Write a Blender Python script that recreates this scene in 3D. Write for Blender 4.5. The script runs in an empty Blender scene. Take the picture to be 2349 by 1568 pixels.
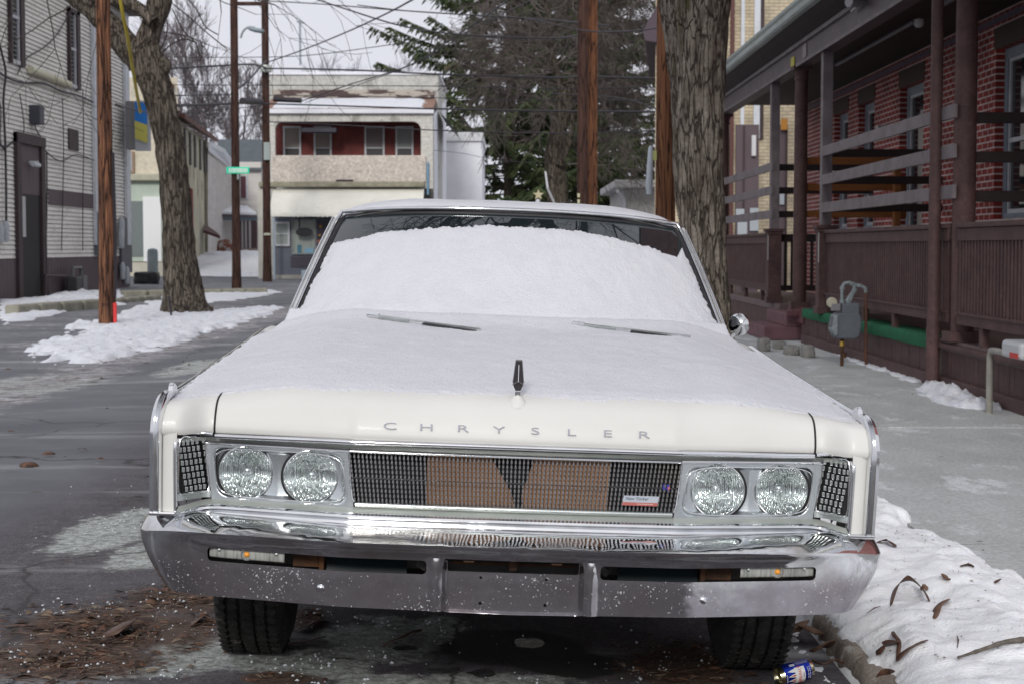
import bpy, math, random
import numpy as np
from mathutils import Vector, Matrix, noise
from math import sin, cos, pi, radians, sqrt, atan
R = radians
scene = bpy.context.scene
col = scene.collection
# ---------------------------------------------------------------- camera
F = 3700.0; CX, CY = 1174.5, 784.0; CAMZ = 1.35       # focal length and centre in pixels of a 2349 px wide view
PITCH = atan(218 / F); YAW = atan(4.5 / F)
cam = bpy.data.cameras.new("camera"); camo = bpy.data.objects.new("camera", cam); col.objects.link(camo)
cam.sensor_width = 36; cam.lens = F / 2349 * 36; cam.clip_end = 2000; cam.clip_start = .05
camo.location = (0, 0, CAMZ); camo.rotation_euler = (R(90) - PITCH, 0, -YAW)
cam.dof.use_dof = True; cam.dof.focus_distance = 4.75; cam.dof.aperture_fstop = 10.0
scene.camera = camo
# ---------------------------------------------------------------- world, sun, exposure
SUN_EL, SUN_AZ = 26.0, 188.0      # azimuth clockwise from +Y: a soft low light from behind the camera
w = bpy.data.worlds.new("World"); scene.world = w; w.use_nodes = True
nt = w.node_tree; nt.nodes.clear()
wo = nt.nodes.new("ShaderNodeOutputWorld"); bg = nt.nodes.new("ShaderNodeBackground")
sky = nt.nodes.new("ShaderNodeTexSky"); sky.sky_type = 'NISHITA'; sky.sun_disc = False
sky.sun_elevation = R(SUN_EL); sky.sun_rotation = R(SUN_AZ); sky.air_density = 2; sky.dust_density = 6
hs = nt.nodes.new("ShaderNodeHueSaturation"); hs.inputs['Saturation'].default_value = .22; hs.inputs['Value'].default_value = .8
mx = nt.nodes.new("ShaderNodeMix"); mx.data_type = 'RGBA'
tc = nt.nodes.new("ShaderNodeTexCoord"); sp = nt.nodes.new("ShaderNodeSeparateXYZ")
nz = nt.nodes.new("ShaderNodeTexNoise"); nz.inputs['Scale'].default_value = 2.2; nz.inputs['Detail'].default_value = 4
cr = nt.nodes.new("ShaderNodeValToRGB")
cr.color_ramp.elements[0].position = .3; cr.color_ramp.elements[0].color = (6.2, 6.3, 7.0, 1)
cr.color_ramp.elements[1].position = .75; cr.color_ramp.elements[1].color = (7.2, 7.25, 7.8, 1)
nt.links.new(tc.outputs['Generated'], nz.inputs['Vector']); nt.links.new(nz.outputs['Fac'], cr.inputs['Fac'])
nt.links.new(sky.outputs[0], hs.inputs['Color'])
mx.inputs[0].default_value = .92
nt.links.new(hs.outputs[0], mx.inputs[6]); nt.links.new(cr.outputs[0], mx.inputs[7])
nt.links.new(mx.outputs[2], bg.inputs['Color']); bg.inputs['Strength'].default_value = .1
nt.links.new(bg.outputs[0], wo.inputs['Surface'])
sl = bpy.data.lights.new("sun", 'SUN'); sl.energy = 1.3; sl.angle = R(12); sl.color = (1, .975, .94)
so = bpy.data.objects.new("sun", sl); col.objects.link(so)
so.rotation_euler = (R(90 - SUN_EL), 0, R(180 - SUN_AZ)); so.location = (0, -20, 20)
scene.view_settings.view_transform = 'Standard'; scene.view_settings.look = 'None'
scene.view_settings.exposure = 0.30; scene.view_settings.gamma = 1.0
scene.render.engine = 'CYCLES'
# ---------------------------------------------------------------- helpers
rng = random.Random(7)
def RX(a): return np.array([[1,0,0],[0,cos(a),-sin(a)],[0,sin(a),cos(a)]])
def RZ(a): return np.array([[cos(a),-sin(a),0],[sin(a),cos(a),0],[0,0,1]])
RC = RZ(-YAW) @ RX(R(90) - PITCH)
def ray(x, y): return RC @ np.array([(x - CX) / F, -(y - CY) / F, -1.0])
def at(x, y, Y):                       # world point seen at picture place (x, y) at distance Y ahead
    d = ray(x, y); t = Y / d[1]; return Vector((d[0]*t, Y, CAMZ + d[2]*t))
def wp(X, x, y):                       # world point on the plane x = X
    d = ray(x, y); t = X / d[0]; return Vector((X, d[1]*t, CAMZ + d[2]*t))
def gp(x, y, z=0.0):                   # world point on the level z
    d = ray(x, y); t = (z - CAMZ) / d[2]; return Vector((d[0]*t, d[1]*t, z))
def nse(x, y=0, z=0): return noise.noise(Vector((x, y, z)))
def fbm(x, y=0, z=0, o=4):
    s = 0; a = 1; f = 1
    for i in range(o): s += a * noise.noise(Vector((x*f, y*f, z*f))); a *= .5; f *= 2.03
    return s
def sst(a, b, x):
    t = min(1, max(0, (x - a) / (b - a))); return t*t*(3 - 2*t)
def interp(tab, x): return float(np.interp(x, [t[0] for t in tab], [t[1] for t in tab]))

class MB:
    def __init__(s): s.v = []; s.f = []; s.attr = {}
    def add(s, vs, fs):
        n = len(s.v); s.v += [tuple(v) for v in vs]; s.f += [tuple(i + n for i in f) for f in fs]; return s
    def box(s, x0, x1, y0, y1, z0, z1):
        if x0 > x1: x0, x1 = x1, x0
        if y0 > y1: y0, y1 = y1, y0
        if z0 > z1: z0, z1 = z1, z0
        v = [(x0,y0,z0),(x1,y0,z0),(x1,y1,z0),(x0,y1,z0),(x0,y0,z1),(x1,y0,z1),(x1,y1,z1),(x0,y1,z1)]
        return s.add(v, [(0,3,2,1),(4,5,6,7),(0,1,5,4),(1,2,6,5),(2,3,7,6),(3,0,4,7)])
    def obox(s, c, sz, M=None):            # oriented box: centre, size, 3x3 matrix
        h = [a / 2 for a in sz]; M = M or Matrix.Identity(3); c = Vector(c)
        v = [c + M @ Vector((sx*h[0], sy*h[1], sz_*h[2])) for sz_ in (-1, 1) for sx, sy in ((-1,-1),(1,-1),(1,1),(-1,1))]
        return s.add(v, [(0,3,2,1),(4,5,6,7),(0,1,5,4),(1,2,6,5),(2,3,7,6),(3,0,4,7)])
    def beam(s, a, b, wd, ht, up=(0,0,1)):  # box from a to b
        a = Vector(a); b = Vector(b); d = (b - a); L = d.length; d.normalize()
        up = Vector(up); sd = d.cross(up)
        if sd.length < 1e-4: sd = d.cross(Vector((1,0,0)))
        sd.normalize(); u = sd.cross(d)
        M = Matrix((d, sd, u)).transposed()
        return s.obox((a + b) / 2, (L, wd, ht), M)
    def tube(s, pts, r, n=8, cap=True, squash=None, closed=False):
        pts = [Vector(p) for p in pts]; k = len(pts)
        rs = r if isinstance(r, (list, tuple)) else [r] * k
        n0 = len(s.v); prev = None
        for i, p in enumerate(pts):
            if closed: t = pts[(i+1) % k] - pts[i-1]
            else: t = pts[min(i+1, k-1)] - pts[max(i-1, 0)]
            if t.length < 1e-9: t = Vector((0,0,1))
            t.normalize()
            if prev is None:
                a = Vector((0,0,1)) if abs(t.z) < .9 else Vector((1,0,0))
                u = t.cross(a).normalized()
            else:
                u = prev - t * prev.dot(t)
                u = u.normalized() if u.length > 1e-6 else t.orthogonal().normalized()
            prev = u; v_ = t.cross(u)
            for j in range(n):
                a = 2*pi*j/n
                s.v.append(tuple(p + (u*cos(a) + v_*sin(a)) * rs[i]))
        seg = k if closed else k - 1
        for i in range(seg):
            for j in range(n):
                a = n0 + i*n + j; b = n0 + i*n + (j+1) % n
                c = n0 + ((i+1) % k)*n + (j+1) % n; d = n0 + ((i+1) % k)*n + j
                s.f.append((a, b, c, d))
        if cap and not closed:
            s.f.append(tuple(n0 + j for j in reversed(range(n))))
            s.f.append(tuple(n0 + (k-1)*n + j for j in range(n)))
        return s
    def grid(s, P, flip=False):            # P[i][j] points
        n0 = len(s.v); a = len(P); b = len(P[0])
        for row in P:
            for p in row: s.v.append(tuple(p))
        for i in range(a-1):
            for j in range(b-1):
                q = (n0+i*b+j, n0+i*b+j+1, n0+(i+1)*b+j+1, n0+(i+1)*b+j)
                s.f.append(q[::-1] if flip else q)
        return s
    def gridmask(s, P, K):
        n0 = len(s.v); a = len(P); b = len(P[0])
        for row in P:
            for p in row: s.v.append(tuple(p))
        for i in range(a-1):
            for j in range(b-1):
                if K[i][j] or K[i+1][j] or K[i][j+1] or K[i+1][j+1]: s.f.append((n0+i*b+j, n0+i*b+j+1, n0+(i+1)*b+j+1, n0+(i+1)*b+j))
        return s
    def lathe(s, prof, M, n=24, cap0=False, cap1=False):   # prof (r, h); M 4x4
        n0 = len(s.v)
        for (r, h) in prof:
            for j in range(n):
                a = 2*pi*j/n; s.v.append(tuple(M @ Vector((r*cos(a), r*sin(a), h))))
        for i in range(len(prof)-1):
            for j in range(n):
                a = n0+i*n+j; b = n0+i*n+(j+1) % n
                s.f.append((a, b, b+n, a+n))
        if cap0: s.f.append(tuple(n0+j for j in reversed(range(n))))
        if cap1: s.f.append(tuple(n0+(len(prof)-1)*n+j for j in range(n)))
        return s
    def prism(s, pts, d):                  # planar polygon (3D points) extruded by vector d
        n = len(pts); d = Vector(d); p = [Vector(q) for q in pts]
        fs = [tuple(range(n))[::-1], tuple(range(n, 2*n))]
        for i in range(n):
            j = (i+1) % n; fs.append((i, j, j+n, i+n))
        return s.add(p + [q + d for q in p], fs)
    def quad(s, a, b, c, d): return s.add([a, b, c, d], [(0,1,2,3)])
    def build(s, name, m=None, parent=None, local=False, smooth=None, bevel=0, base=None, solid=0, segs=2):
        off = Vector((0,0,0))
        if parent is not None and not local: off = wloc(parent)
        elif parent is None and not local:
            if base is not None: off = Vector(base)
            elif s.v:
                A = np.array(s.v); off = Vector(((A[:,0].min()+A[:,0].max())/2, (A[:,1].min()+A[:,1].max())/2, A[:,2].min()))
        me = bpy.data.meshes.new(name)
        if off.length > 0:
            A = np.array(s.v) - np.array(off); me.from_pydata(A.tolist(), [], s.f)
        else: me.from_pydata(s.v, [], s.f)
        me.validate()
        if len(s.f) and not getattr(s, 'nofix', False):
            import bmesh
            bm = bmesh.new(); bm.from_mesh(me); bmesh.ops.recalc_face_normals(bm, faces=bm.faces); bm.to_mesh(me); bm.free()
        for k, vals in s.attr.items():
            at_ = me.attributes.new(k, 'FLOAT', 'POINT'); at_.data.foreach_set('value', vals)
        if smooth is not None:
            me.shade_smooth()
            if smooth < 180: me.set_sharp_from_angle(angle=R(smooth))
        if m is not None: me.materials.append(m)
        o = bpy.data.objects.new(name, me); col.objects.link(o)
        if parent is not None: o.parent = parent
        if parent is None or not local: pass
        if parent is None: o.location = off
        if solid:
            md = o.modifiers.new('solid', 'SOLIDIFY'); md.thickness = abs(solid); md.offset = -1 if solid > 0 else 1
        if bevel:
            md = o.modifiers.new('bevel', 'BEVEL'); md.width = bevel; md.segments = segs; md.limit_method = 'ANGLE'; md.angle_limit = R(35)
            md.harden_normals = False
        return o
def wloc(o):
    v = Vector((0,0,0))
    while o is not None: v = v + o.location; o = o.parent
    return v
def tag(o, label=None, cat=None, group=None, kind=None):
    if label: o['label'] = label
    if cat: o['category'] = cat
    if group: o['group'] = group
    if kind: o['kind'] = kind
    return o
def thing(name, label, cat, loc=(0,0,0), group=None, rot=(0,0,0)):
    o = bpy.data.objects.new(name, None); col.objects.link(o); o.location = loc; o.rotation_euler = rot
    o.empty_display_size = .1
    return tag(o, label, cat, group)
def copy_tree(o, parent=None, loc=None, rot=None, scale=None, label=None):
    c = o.copy(); col.objects.link(c)
    if parent is not None: c.parent = parent
    if loc is not None: c.location = loc
    if rot is not None: c.rotation_euler = rot
    if scale is not None: c.scale = scale
    if label: c['label'] = label
    for ch in list(o.children): copy_tree(ch, c)
    return c
# ---------------------------------------------------------------- materials
def mat(name, c, c2=None, scale=4.0, rough=.7, metal=0.0, bump=0.0, bscale=None, stretch=(1,1,1), detail=6,
        lo=.35, hi=.65, rvar=0.0, coat=0.0, spec=.35, fine=0.0, c3=None, s3=1.0, t3=.6, crack=None):
    m = bpy.data.materials.new(name); m.use_nodes = True; nt = m.node_tree; b = nt.nodes['Principled BSDF']
    L = nt.links.new
    b.inputs['Roughness'].default_value = rough; b.inputs['Metallic'].default_value = metal
    b.inputs['Specular IOR Level'].default_value = spec
    b.inputs['Coat Weight'].default_value = coat; b.inputs['Coat Roughness'].default_value = .05
    tc = nt.nodes.new('ShaderNodeTexCoord'); mp = nt.nodes.new('ShaderNodeMapping'); L(tc.outputs['Object'], mp.inputs[0])
    mp.inputs['Scale'].default_value = stretch
    c2 = c2 or tuple(min(1, a*.82) for a in c)
    nz = nt.nodes.new('ShaderNodeTexNoise'); nz.inputs['Scale'].default_value = scale; nz.inputs['Detail'].default_value = detail
    nz.inputs['Roughness'].default_value = .62
    L(mp.outputs[0], nz.inputs[0])
    cr = nt.nodes.new('ShaderNodeValToRGB'); L(nz.outputs['Fac'], cr.inputs[0])
    cr.color_ramp.elements[0].position = lo; cr.color_ramp.elements[1].position = hi
    cr.color_ramp.elements[0].color = (*c, 1); cr.color_ramp.elements[1].color = (*c2, 1)
    out = cr.outputs[0]
    if c3:
        n3 = nt.nodes.new('ShaderNodeTexNoise'); n3.inputs['Scale'].default_value = s3; n3.inputs['Detail'].default_value = 8
        n3.inputs['Roughness'].default_value = .68
        L(mp.outputs[0], n3.inputs[0])
        r3 = nt.nodes.new('ShaderNodeValToRGB'); L(n3.outputs['Fac'], r3.inputs[0])
        r3.color_ramp.elements[0].position = t3; r3.color_ramp.elements[1].position = t3 + .07
        mx = nt.nodes.new('ShaderNodeMix'); mx.data_type = 'RGBA'; L(r3.outputs[0], mx.inputs[0]); L(out, mx.inputs[6])
        mx.inputs[7].default_value = (*c3, 1); out = mx.outputs[2]
    if fine:
        fs_, fa_ = fine; nf = nt.nodes.new('ShaderNodeTexNoise'); nf.inputs['Scale'].default_value = fs_; nf.inputs['Detail'].default_value = 6; nf.inputs['Roughness'].default_value = .8
        L(tc.outputs['Object'], nf.inputs[0]); mf = nt.nodes.new('ShaderNodeMapRange'); L(nf.outputs['Fac'], mf.inputs[0]); mf.inputs[1].default_value = .34; mf.inputs[2].default_value = .66
        mf.inputs[3].default_value = 1-fa_; mf.inputs[4].default_value = 1+fa_; mm = nt.nodes.new('ShaderNodeMix'); mm.data_type = 'RGBA'; mm.blend_type = 'MULTIPLY'; mm.inputs[0].default_value = 1
        L(out, mm.inputs[6]); L(mf.outputs[0], mm.inputs[7]); out = mm.outputs[2]
    ckh = None
    if crack:
        cs_, cst, cw, cc = crack
        m4 = nt.nodes.new('ShaderNodeMapping'); m4.inputs['Scale'].default_value = cst; L(tc.outputs['Object'], m4.inputs[0])
        wn = nt.nodes.new('ShaderNodeTexNoise'); wn.inputs['Scale'].default_value = cs_*.8; wn.inputs['Detail'].default_value = 5; L(m4.outputs[0], wn.inputs[0])
        wm = nt.nodes.new('ShaderNodeMixRGB'); wm.blend_type = 'LINEAR_LIGHT'; wm.inputs[0].default_value = 1.1/cs_; L(m4.outputs[0], wm.inputs[1]); L(wn.outputs['Color'], wm.inputs[2])
        vc = nt.nodes.new('ShaderNodeTexVoronoi'); vc.feature = 'DISTANCE_TO_EDGE'; vc.inputs['Scale'].default_value = cs_; L(wm.outputs[0], vc.inputs['Vector'])
        rk = nt.nodes.new('ShaderNodeValToRGB'); L(vc.outputs['Distance'], rk.inputs[0]); rk.color_ramp.elements[0].position = cw*.2; rk.color_ramp.elements[1].position = cw
        mk = nt.nodes.new('ShaderNodeMix'); mk.data_type = 'RGBA'; L(rk.outputs[0], mk.inputs[0]); mk.inputs[6].default_value = (*cc, 1); L(out, mk.inputs[7]); out = mk.outputs[2]; ckh = rk.outputs[0]
    L(out, b.inputs['Base Color'])
    if rvar:
        mr = nt.nodes.new('ShaderNodeMapRange'); L(nz.outputs['Fac'], mr.inputs[0])
        mr.inputs[1].default_value = .3; mr.inputs[2].default_value = .7
        mr.inputs[3].default_value = rough; mr.inputs[4].default_value = rough + rvar; L(mr.outputs[0], b.inputs['Roughness'])
    if bump:
        nb = nt.nodes.new('ShaderNodeTexNoise'); nb.inputs['Scale'].default_value = bscale or scale*4; nb.inputs['Detail'].default_value = 5
        L(mp.outputs[0], nb.inputs[0])
        bp = nt.nodes.new('ShaderNodeBump'); bp.inputs['Strength'].default_value = 1.0; bp.inputs['Distance'].default_value = bump
        L(nb.outputs['Fac'], bp.inputs['Height']); L(bp.outputs[0], b.inputs['Normal'])
        if ckh is not None:
            b5 = nt.nodes.new('ShaderNodeBump'); b5.inputs['Distance'].default_value = bump; L(ckh, b5.inputs['Height']); L(bp.outputs[0], b5.inputs['Normal']); L(b5.outputs[0], b.inputs['Normal'])
    return m
def simple(name, c, rough=.5, metal=0, **k):
    m = bpy.data.materials.new(name); m.use_nodes = True; b = m.node_tree.nodes['Principled BSDF']
    b.inputs['Base Color'].default_value = (*c, 1); b.inputs['Roughness'].default_value = rough; b.inputs['Metallic'].default_value = metal
    for kk, vv in k.items(): b.inputs[kk.replace('_', ' ')].default_value = vv
    return m
def brickmat(name, c1, c2, mort, u='Y', v='Z', bw=.215, bh=.075, ms=.01, bump=.006, rough=.85):
    m = bpy.data.materials.new(name); m.use_nodes = True; nt = m.node_tree; b = nt.nodes['Principled BSDF']; L = nt.links.new
    tc = nt.nodes.new('ShaderNodeTexCoord'); sp = nt.nodes.new('ShaderNodeSeparateXYZ'); cb = nt.nodes.new('ShaderNodeCombineXYZ')
    L(tc.outputs['Object'], sp.inputs[0]); L(sp.outputs[u], cb.inputs[0]); L(sp.outputs[v], cb.inputs[1])
    br = nt.nodes.new('ShaderNodeTexBrick'); L(cb.outputs[0], br.inputs['Vector'])
    br.inputs['Color1'].default_value = (*c1, 1); br.inputs['Color2'].default_value = (*c2, 1); br.inputs['Mortar'].default_value = (*mort, 1)
    br.inputs['Scale'].default_value = 1; br.inputs['Mortar Size'].default_value = ms; br.inputs['Brick Width'].default_value = bw
    br.inputs['Row Height'].default_value = bh; br.inputs['Mortar Smooth'].default_value = .2; br.inputs['Bias'].default_value = 0
    nz = nt.nodes.new('ShaderNodeTexNoise'); nz.inputs['Scale'].default_value = 2.3; nz.inputs['Detail'].default_value = 7
    L(tc.outputs['Object'], nz.inputs[0])
    mr = nt.nodes.new('ShaderNodeMapRange'); L(nz.outputs['Fac'], mr.inputs[0]); mr.inputs[1].default_value = .3; mr.inputs[2].default_value = .7
    mr.inputs[3].default_value = .7; mr.inputs[4].default_value = 1.25
    mx = nt.nodes.new('ShaderNodeMix'); mx.data_type = 'RGBA'; mx.blend_type = 'MULTIPLY'; mx.inputs[0].default_value = 1
    L(br.outputs['Color'], mx.inputs[6]); L(mr.outputs[0], mx.inputs[7]); L(mx.outputs[2], b.inputs['Base Color'])
    bp = nt.nodes.new('ShaderNodeBump'); bp.inputs['Distance'].default_value = bump; bp.invert = True
    L(br.outputs['Fac'], bp.inputs['Height']); L(bp.outputs[0], b.inputs['Normal'])
    b.inputs['Roughness'].default_value = rough
    return m
def textobj(name, body, size, m, parent, loc, rot, extrude=.001, align='CENTER', shear=0, sx=1.0, offset=0):
    cu = bpy.data.curves.new(name, 'FONT'); cu.body = body; cu.size = size; cu.extrude = extrude
    cu.align_x = align; cu.align_y = 'CENTER'; cu.shear = shear; cu.offset = offset
    o = bpy.data.objects.new(name, cu); col.objects.link(o)
    dg = bpy.context.evaluated_depsgraph_get()
    me = bpy.data.meshes.new_from_object(o.evaluated_get(dg)); bpy.data.objects.remove(o)
    me.materials.clear(); me.materials.append(m)
    o = bpy.data.objects.new(name, me); col.objects.link(o); o.parent = parent
    o.location = loc; o.rotation_euler = rot; o.scale = (sx, 1, 1)
    return o
M = {}
def chrome(name, c=(.78,.79,.80), r=.07, dirt=None, thr=.6, ds=6, bump=.0006, speck=False):
    m = bpy.data.materials.new(name); m.use_nodes = True; nt = m.node_tree; b = nt.nodes['Principled BSDF']; L = nt.links.new
    tc = nt.nodes.new('ShaderNodeTexCoord')
    n1 = nt.nodes.new('ShaderNodeTexNoise'); n1.inputs['Scale'].default_value = ds; n1.inputs['Detail'].default_value = 7; L(tc.outputs['Object'], n1.inputs[0])
    r1 = nt.nodes.new('ShaderNodeValToRGB'); L(n1.outputs['Fac'], r1.inputs[0]); r1.color_ramp.elements[0].position = thr - .14; r1.color_ramp.elements[1].position = thr + .1
    mk = r1.outputs[0]
    mx = nt.nodes.new('ShaderNodeMix'); mx.data_type = 'RGBA'; L(mk, mx.inputs[0]); mx.inputs[6].default_value = (*c, 1)
    d = dirt or tuple(a*.8 for a in c); mx.inputs[7].default_value = (*d, 1); outc = mx.outputs[2]
    mr = nt.nodes.new('ShaderNodeMapRange'); L(mk, mr.inputs[0]); mr.inputs[3].default_value = r; mr.inputs[4].default_value = r + (.22 if dirt else .06)
    rr = mr.outputs[0]; met = None
    if speck:
        vo = nt.nodes.new('ShaderNodeTexNoise'); vo.inputs['Scale'].default_value = 150; vo.inputs['Detail'].default_value = 6; L(tc.outputs['Object'], vo.inputs[0])
        ns = nt.nodes.new('ShaderNodeTexNoise'); ns.inputs['Scale'].default_value = 7; ns.inputs['Detail'].default_value = 4; L(tc.outputs['Object'], ns.inputs[0])
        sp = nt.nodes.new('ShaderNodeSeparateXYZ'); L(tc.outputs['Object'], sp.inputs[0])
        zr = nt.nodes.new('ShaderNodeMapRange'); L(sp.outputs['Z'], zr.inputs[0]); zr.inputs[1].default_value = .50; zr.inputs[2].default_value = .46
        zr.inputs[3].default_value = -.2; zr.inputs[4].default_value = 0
        ad = nt.nodes.new('ShaderNodeMath'); ad.operation = 'ADD'; L(vo.outputs['Fac'], ad.inputs[0]); L(zr.outputs[0], ad.inputs[1])
        a2 = nt.nodes.new('ShaderNodeMath'); a2.operation = 'MULTIPLY_ADD'; L(ns.outputs['Fac'], a2.inputs[0]); a2.inputs[1].default_value = .35; L(ad.outputs[0], a2.inputs[2])
        rs = nt.nodes.new('ShaderNodeValToRGB'); L(a2.outputs[0], rs.inputs[0]); rs.color_ramp.elements[0].position = .815; rs.color_ramp.elements[1].position = .90
        m2 = nt.nodes.new('ShaderNodeMix'); m2.data_type = 'RGBA'; L(rs.outputs[0], m2.inputs[0]); L(outc, m2.inputs[6]); m2.inputs[7].default_value = (.55,.58,.58,1); outc = m2.outputs[2]
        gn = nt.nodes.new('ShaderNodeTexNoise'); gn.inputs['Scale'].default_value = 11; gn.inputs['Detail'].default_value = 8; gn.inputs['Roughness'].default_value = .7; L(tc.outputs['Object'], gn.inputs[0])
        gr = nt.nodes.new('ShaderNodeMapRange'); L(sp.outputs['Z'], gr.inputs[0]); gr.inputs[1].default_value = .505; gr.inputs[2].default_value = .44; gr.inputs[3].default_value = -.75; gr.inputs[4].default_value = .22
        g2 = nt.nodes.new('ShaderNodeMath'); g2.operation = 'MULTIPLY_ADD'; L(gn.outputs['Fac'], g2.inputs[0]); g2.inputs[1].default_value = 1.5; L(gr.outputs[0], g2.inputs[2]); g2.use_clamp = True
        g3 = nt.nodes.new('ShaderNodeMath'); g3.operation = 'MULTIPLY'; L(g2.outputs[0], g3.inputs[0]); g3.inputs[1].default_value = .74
        m0 = nt.nodes.new('ShaderNodeMix'); m0.data_type = 'RGBA'; L(g3.outputs[0], m0.inputs[0]); L(mx.outputs[2], m0.inputs[6]); m0.inputs[7].default_value = (.20,.175,.20,1); L(m0.outputs[2], m2.inputs[6])  # lower face darkened: grime plus a dark ground reflection put into the colour
        inv = nt.nodes.new('ShaderNodeMath'); inv.operation = 'SUBTRACT'; inv.inputs[0].default_value = 1; L(rs.outputs[0], inv.inputs[1])
        i2 = nt.nodes.new('ShaderNodeMath'); i2.operation = 'MULTIPLY_ADD'; L(g3.outputs[0], i2.inputs[0]); i2.inputs[1].default_value = -.16; L(inv.outputs[0], i2.inputs[2]); i2.use_clamp = True; L(i2.outputs[0], b.inputs['Metallic'])
        # dull film on the lower, road-facing part
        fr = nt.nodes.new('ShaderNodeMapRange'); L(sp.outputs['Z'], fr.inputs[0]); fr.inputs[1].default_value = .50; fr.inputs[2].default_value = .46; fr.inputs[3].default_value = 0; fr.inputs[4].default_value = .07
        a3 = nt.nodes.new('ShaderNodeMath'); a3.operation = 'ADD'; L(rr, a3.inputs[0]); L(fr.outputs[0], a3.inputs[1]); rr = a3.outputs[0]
    else: b.inputs['Metallic'].default_value = 1
    L(outc, b.inputs['Base Color']); L(rr, b.inputs['Roughness'])
    if bump:
        nb = nt.nodes.new('ShaderNodeTexNoise'); nb.inputs['Scale'].default_value = 9; nb.inputs['Detail'].default_value = 2; L(tc.outputs['Object'], nb.inputs[0])
        bp = nt.nodes.new('ShaderNodeBump'); bp.inputs['Distance'].default_value = bump; L(nb.outputs['Fac'], bp.inputs['Height']); L(bp.outputs[0], b.inputs['Normal'])
    return m
# ================================================================ THE CAR (local frame: x right, y to the rear, z up)
M['paint'] = mat('cream_paint', (.70,.692,.655), (.65,.642,.605), scale=1.6, rough=.42, coat=.08, bump=.0003, bscale=60, c3=(.50,.475,.42), s3=16, t3=.73)
M['chrome'] = chrome('bright_chrome')
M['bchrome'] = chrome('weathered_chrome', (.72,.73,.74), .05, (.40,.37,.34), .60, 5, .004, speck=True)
M['alu'] = mat('brushed_trim', (.55,.58,.56), (.40,.43,.42), scale=9, rough=.26, metal=.85, stretch=(1,1,6))
M['dull'] = mat('sill_paint', (.46,.48,.44), (.36,.38,.35), scale=7, rough=.35, metal=.3)
M['black'] = simple('black_recess', (.012,.012,.013), .7)
M['rubber'] = mat('rubber_gasket', (.02,.018,.022), (.03,.028,.03), scale=20, rough=.5)
M['tyre'] = mat('tyre_rubber', (.016,.016,.016), (.035,.033,.03), scale=24, rough=.9, bump=.003, bscale=70, c3=(.085,.08,.07), s3=16, t3=.58, spec=.2)
M['rust'] = mat('rusty_steel', (.10,.045,.02), (.035,.02,.014), scale=14, rough=.9, bump=.002)
M['tan'] = mat('cardboard', (.52,.31,.20), (.46,.27,.17), scale=6, rough=.9)
M['glass_dark'] = simple('windscreen_glass', (.012,.018,.02), .015, 0, IOR=1.75)
M['lens'] = simple('clear_lens', (1,1,1), .03, 0, Transmission_Weight=1.0, IOR=1.42)
M['amber'] = simple('amber_bulb', (.9,.35,.03), .3)
def snowmat(name, c=(.80,.80,.845), c2=(.75,.76,.81), bump=.006, bs=55, dirt=None, t=.66, s3=5):
    m = mat(name, c, c2, scale=7, rough=.65, bump=bump, bscale=bs, c3=dirt, s3=s3, t3=t)
    b = m.node_tree.nodes['Principled BSDF']; b.inputs['Subsurface Weight'].default_value = .25
    b.inputs['Subsurface Radius'].default_value = (.02,.025,.03); b.inputs['Subsurface Scale'].default_value = .4
    return m
M['snowcar'] = snowmat('powder_snow', (.66,.66,.69), (.62,.625,.66), bump=.004, bs=120)

car = thing('sedan_car', 'old cream white sedan parked at the kerb, snow on bonnet and windscreen, four round headlights', 'car',
            (-0.012 - .0, 4.46, 0.0), rot=(0, R(2.1), R(1.0)))
def cp(mb, name, m, parent=car, **k): k.setdefault('local', True); return mb.build(name, m, parent, **k)

def yplan(ax):   # sweep of the bonnet lip
    return .07 * min(1, max(0, (ax-.455)/.39)) * (1 - sst(.862, .938, ax))
ROWS = [(-.020,.802),(-.026,.808),(-.027,.818),(-.022,.84),(-.011,.865),(.004,.888),(.024,.908),(.05,.924),(.085,.936),(.13,.945),(.2,.952),(.3,.96),(.45,.97),
        (.7,.985),(1.0,1.003),(1.3,1.02),(1.5,1.030),(1.62,1.034)]
DROP = [(-.03,0),(-.012,.005),(.004,.012),(.024,.024),(.05,.036),(.1,.052),(.4,.064),(1.35,.082),(2,.07)]
def bodypt(x, yo, z, ex=0.0):
    ax = abs(x)
    yy = yo + yplan(ax) * (1 - sst(0, .7, yo))
    d = interp(DROP, yo) * sst(.58, .99, ax)
    cr = .006 * math.exp(-(x/.03)**2) * sst(.1,.3,yo)
    step = -.005 * sst(.45, .462, ax) * (1 - sst(.02, .3, yo))
    return Vector((x, yy - step - ex*.6, z - d + cr + ex))
def hood_z(x, y):
    z = interp([(a, b) for a, b in ROWS if a > .02], y)
    ax = abs(x); return z - interp(DROP, y) * sst(.58, .99, ax)
def linsp(a, b, n): return [a + (b-a)*i/(n-1) for i in range(n)]
def resample(rows, k=3):
    out = []
    for i in range(len(rows)-1):
        a = rows[max(i-1,0)]; b = rows[i]; c = rows[i+1]; d = rows[min(i+2, len(rows)-1)]
        for j in range(k):
            t = j/k
            f = lambda p,q,r_,s_: .5*((2*q)+(-p+r_)*t+(2*p-5*q+4*r_-s_)*t*t+(-p+3*q-3*r_+s_)*t**3)
            out.append(tuple(f(a[m_],b[m_],c[m_],d[m_]) for m_ in range(len(a))))
    out.append(rows[-1]); return out
RR = resample(ROWS[2:], 3)
RR = [ROWS[0], ROWS[1]] + RR
mb = MB(); mb.grid([[bodypt(x, yo, z) for x in linsp(-.842, .842, 120)] for yo, z in RR])
hood = cp(mb, 'hood', M['paint'], smooth=180)
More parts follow.
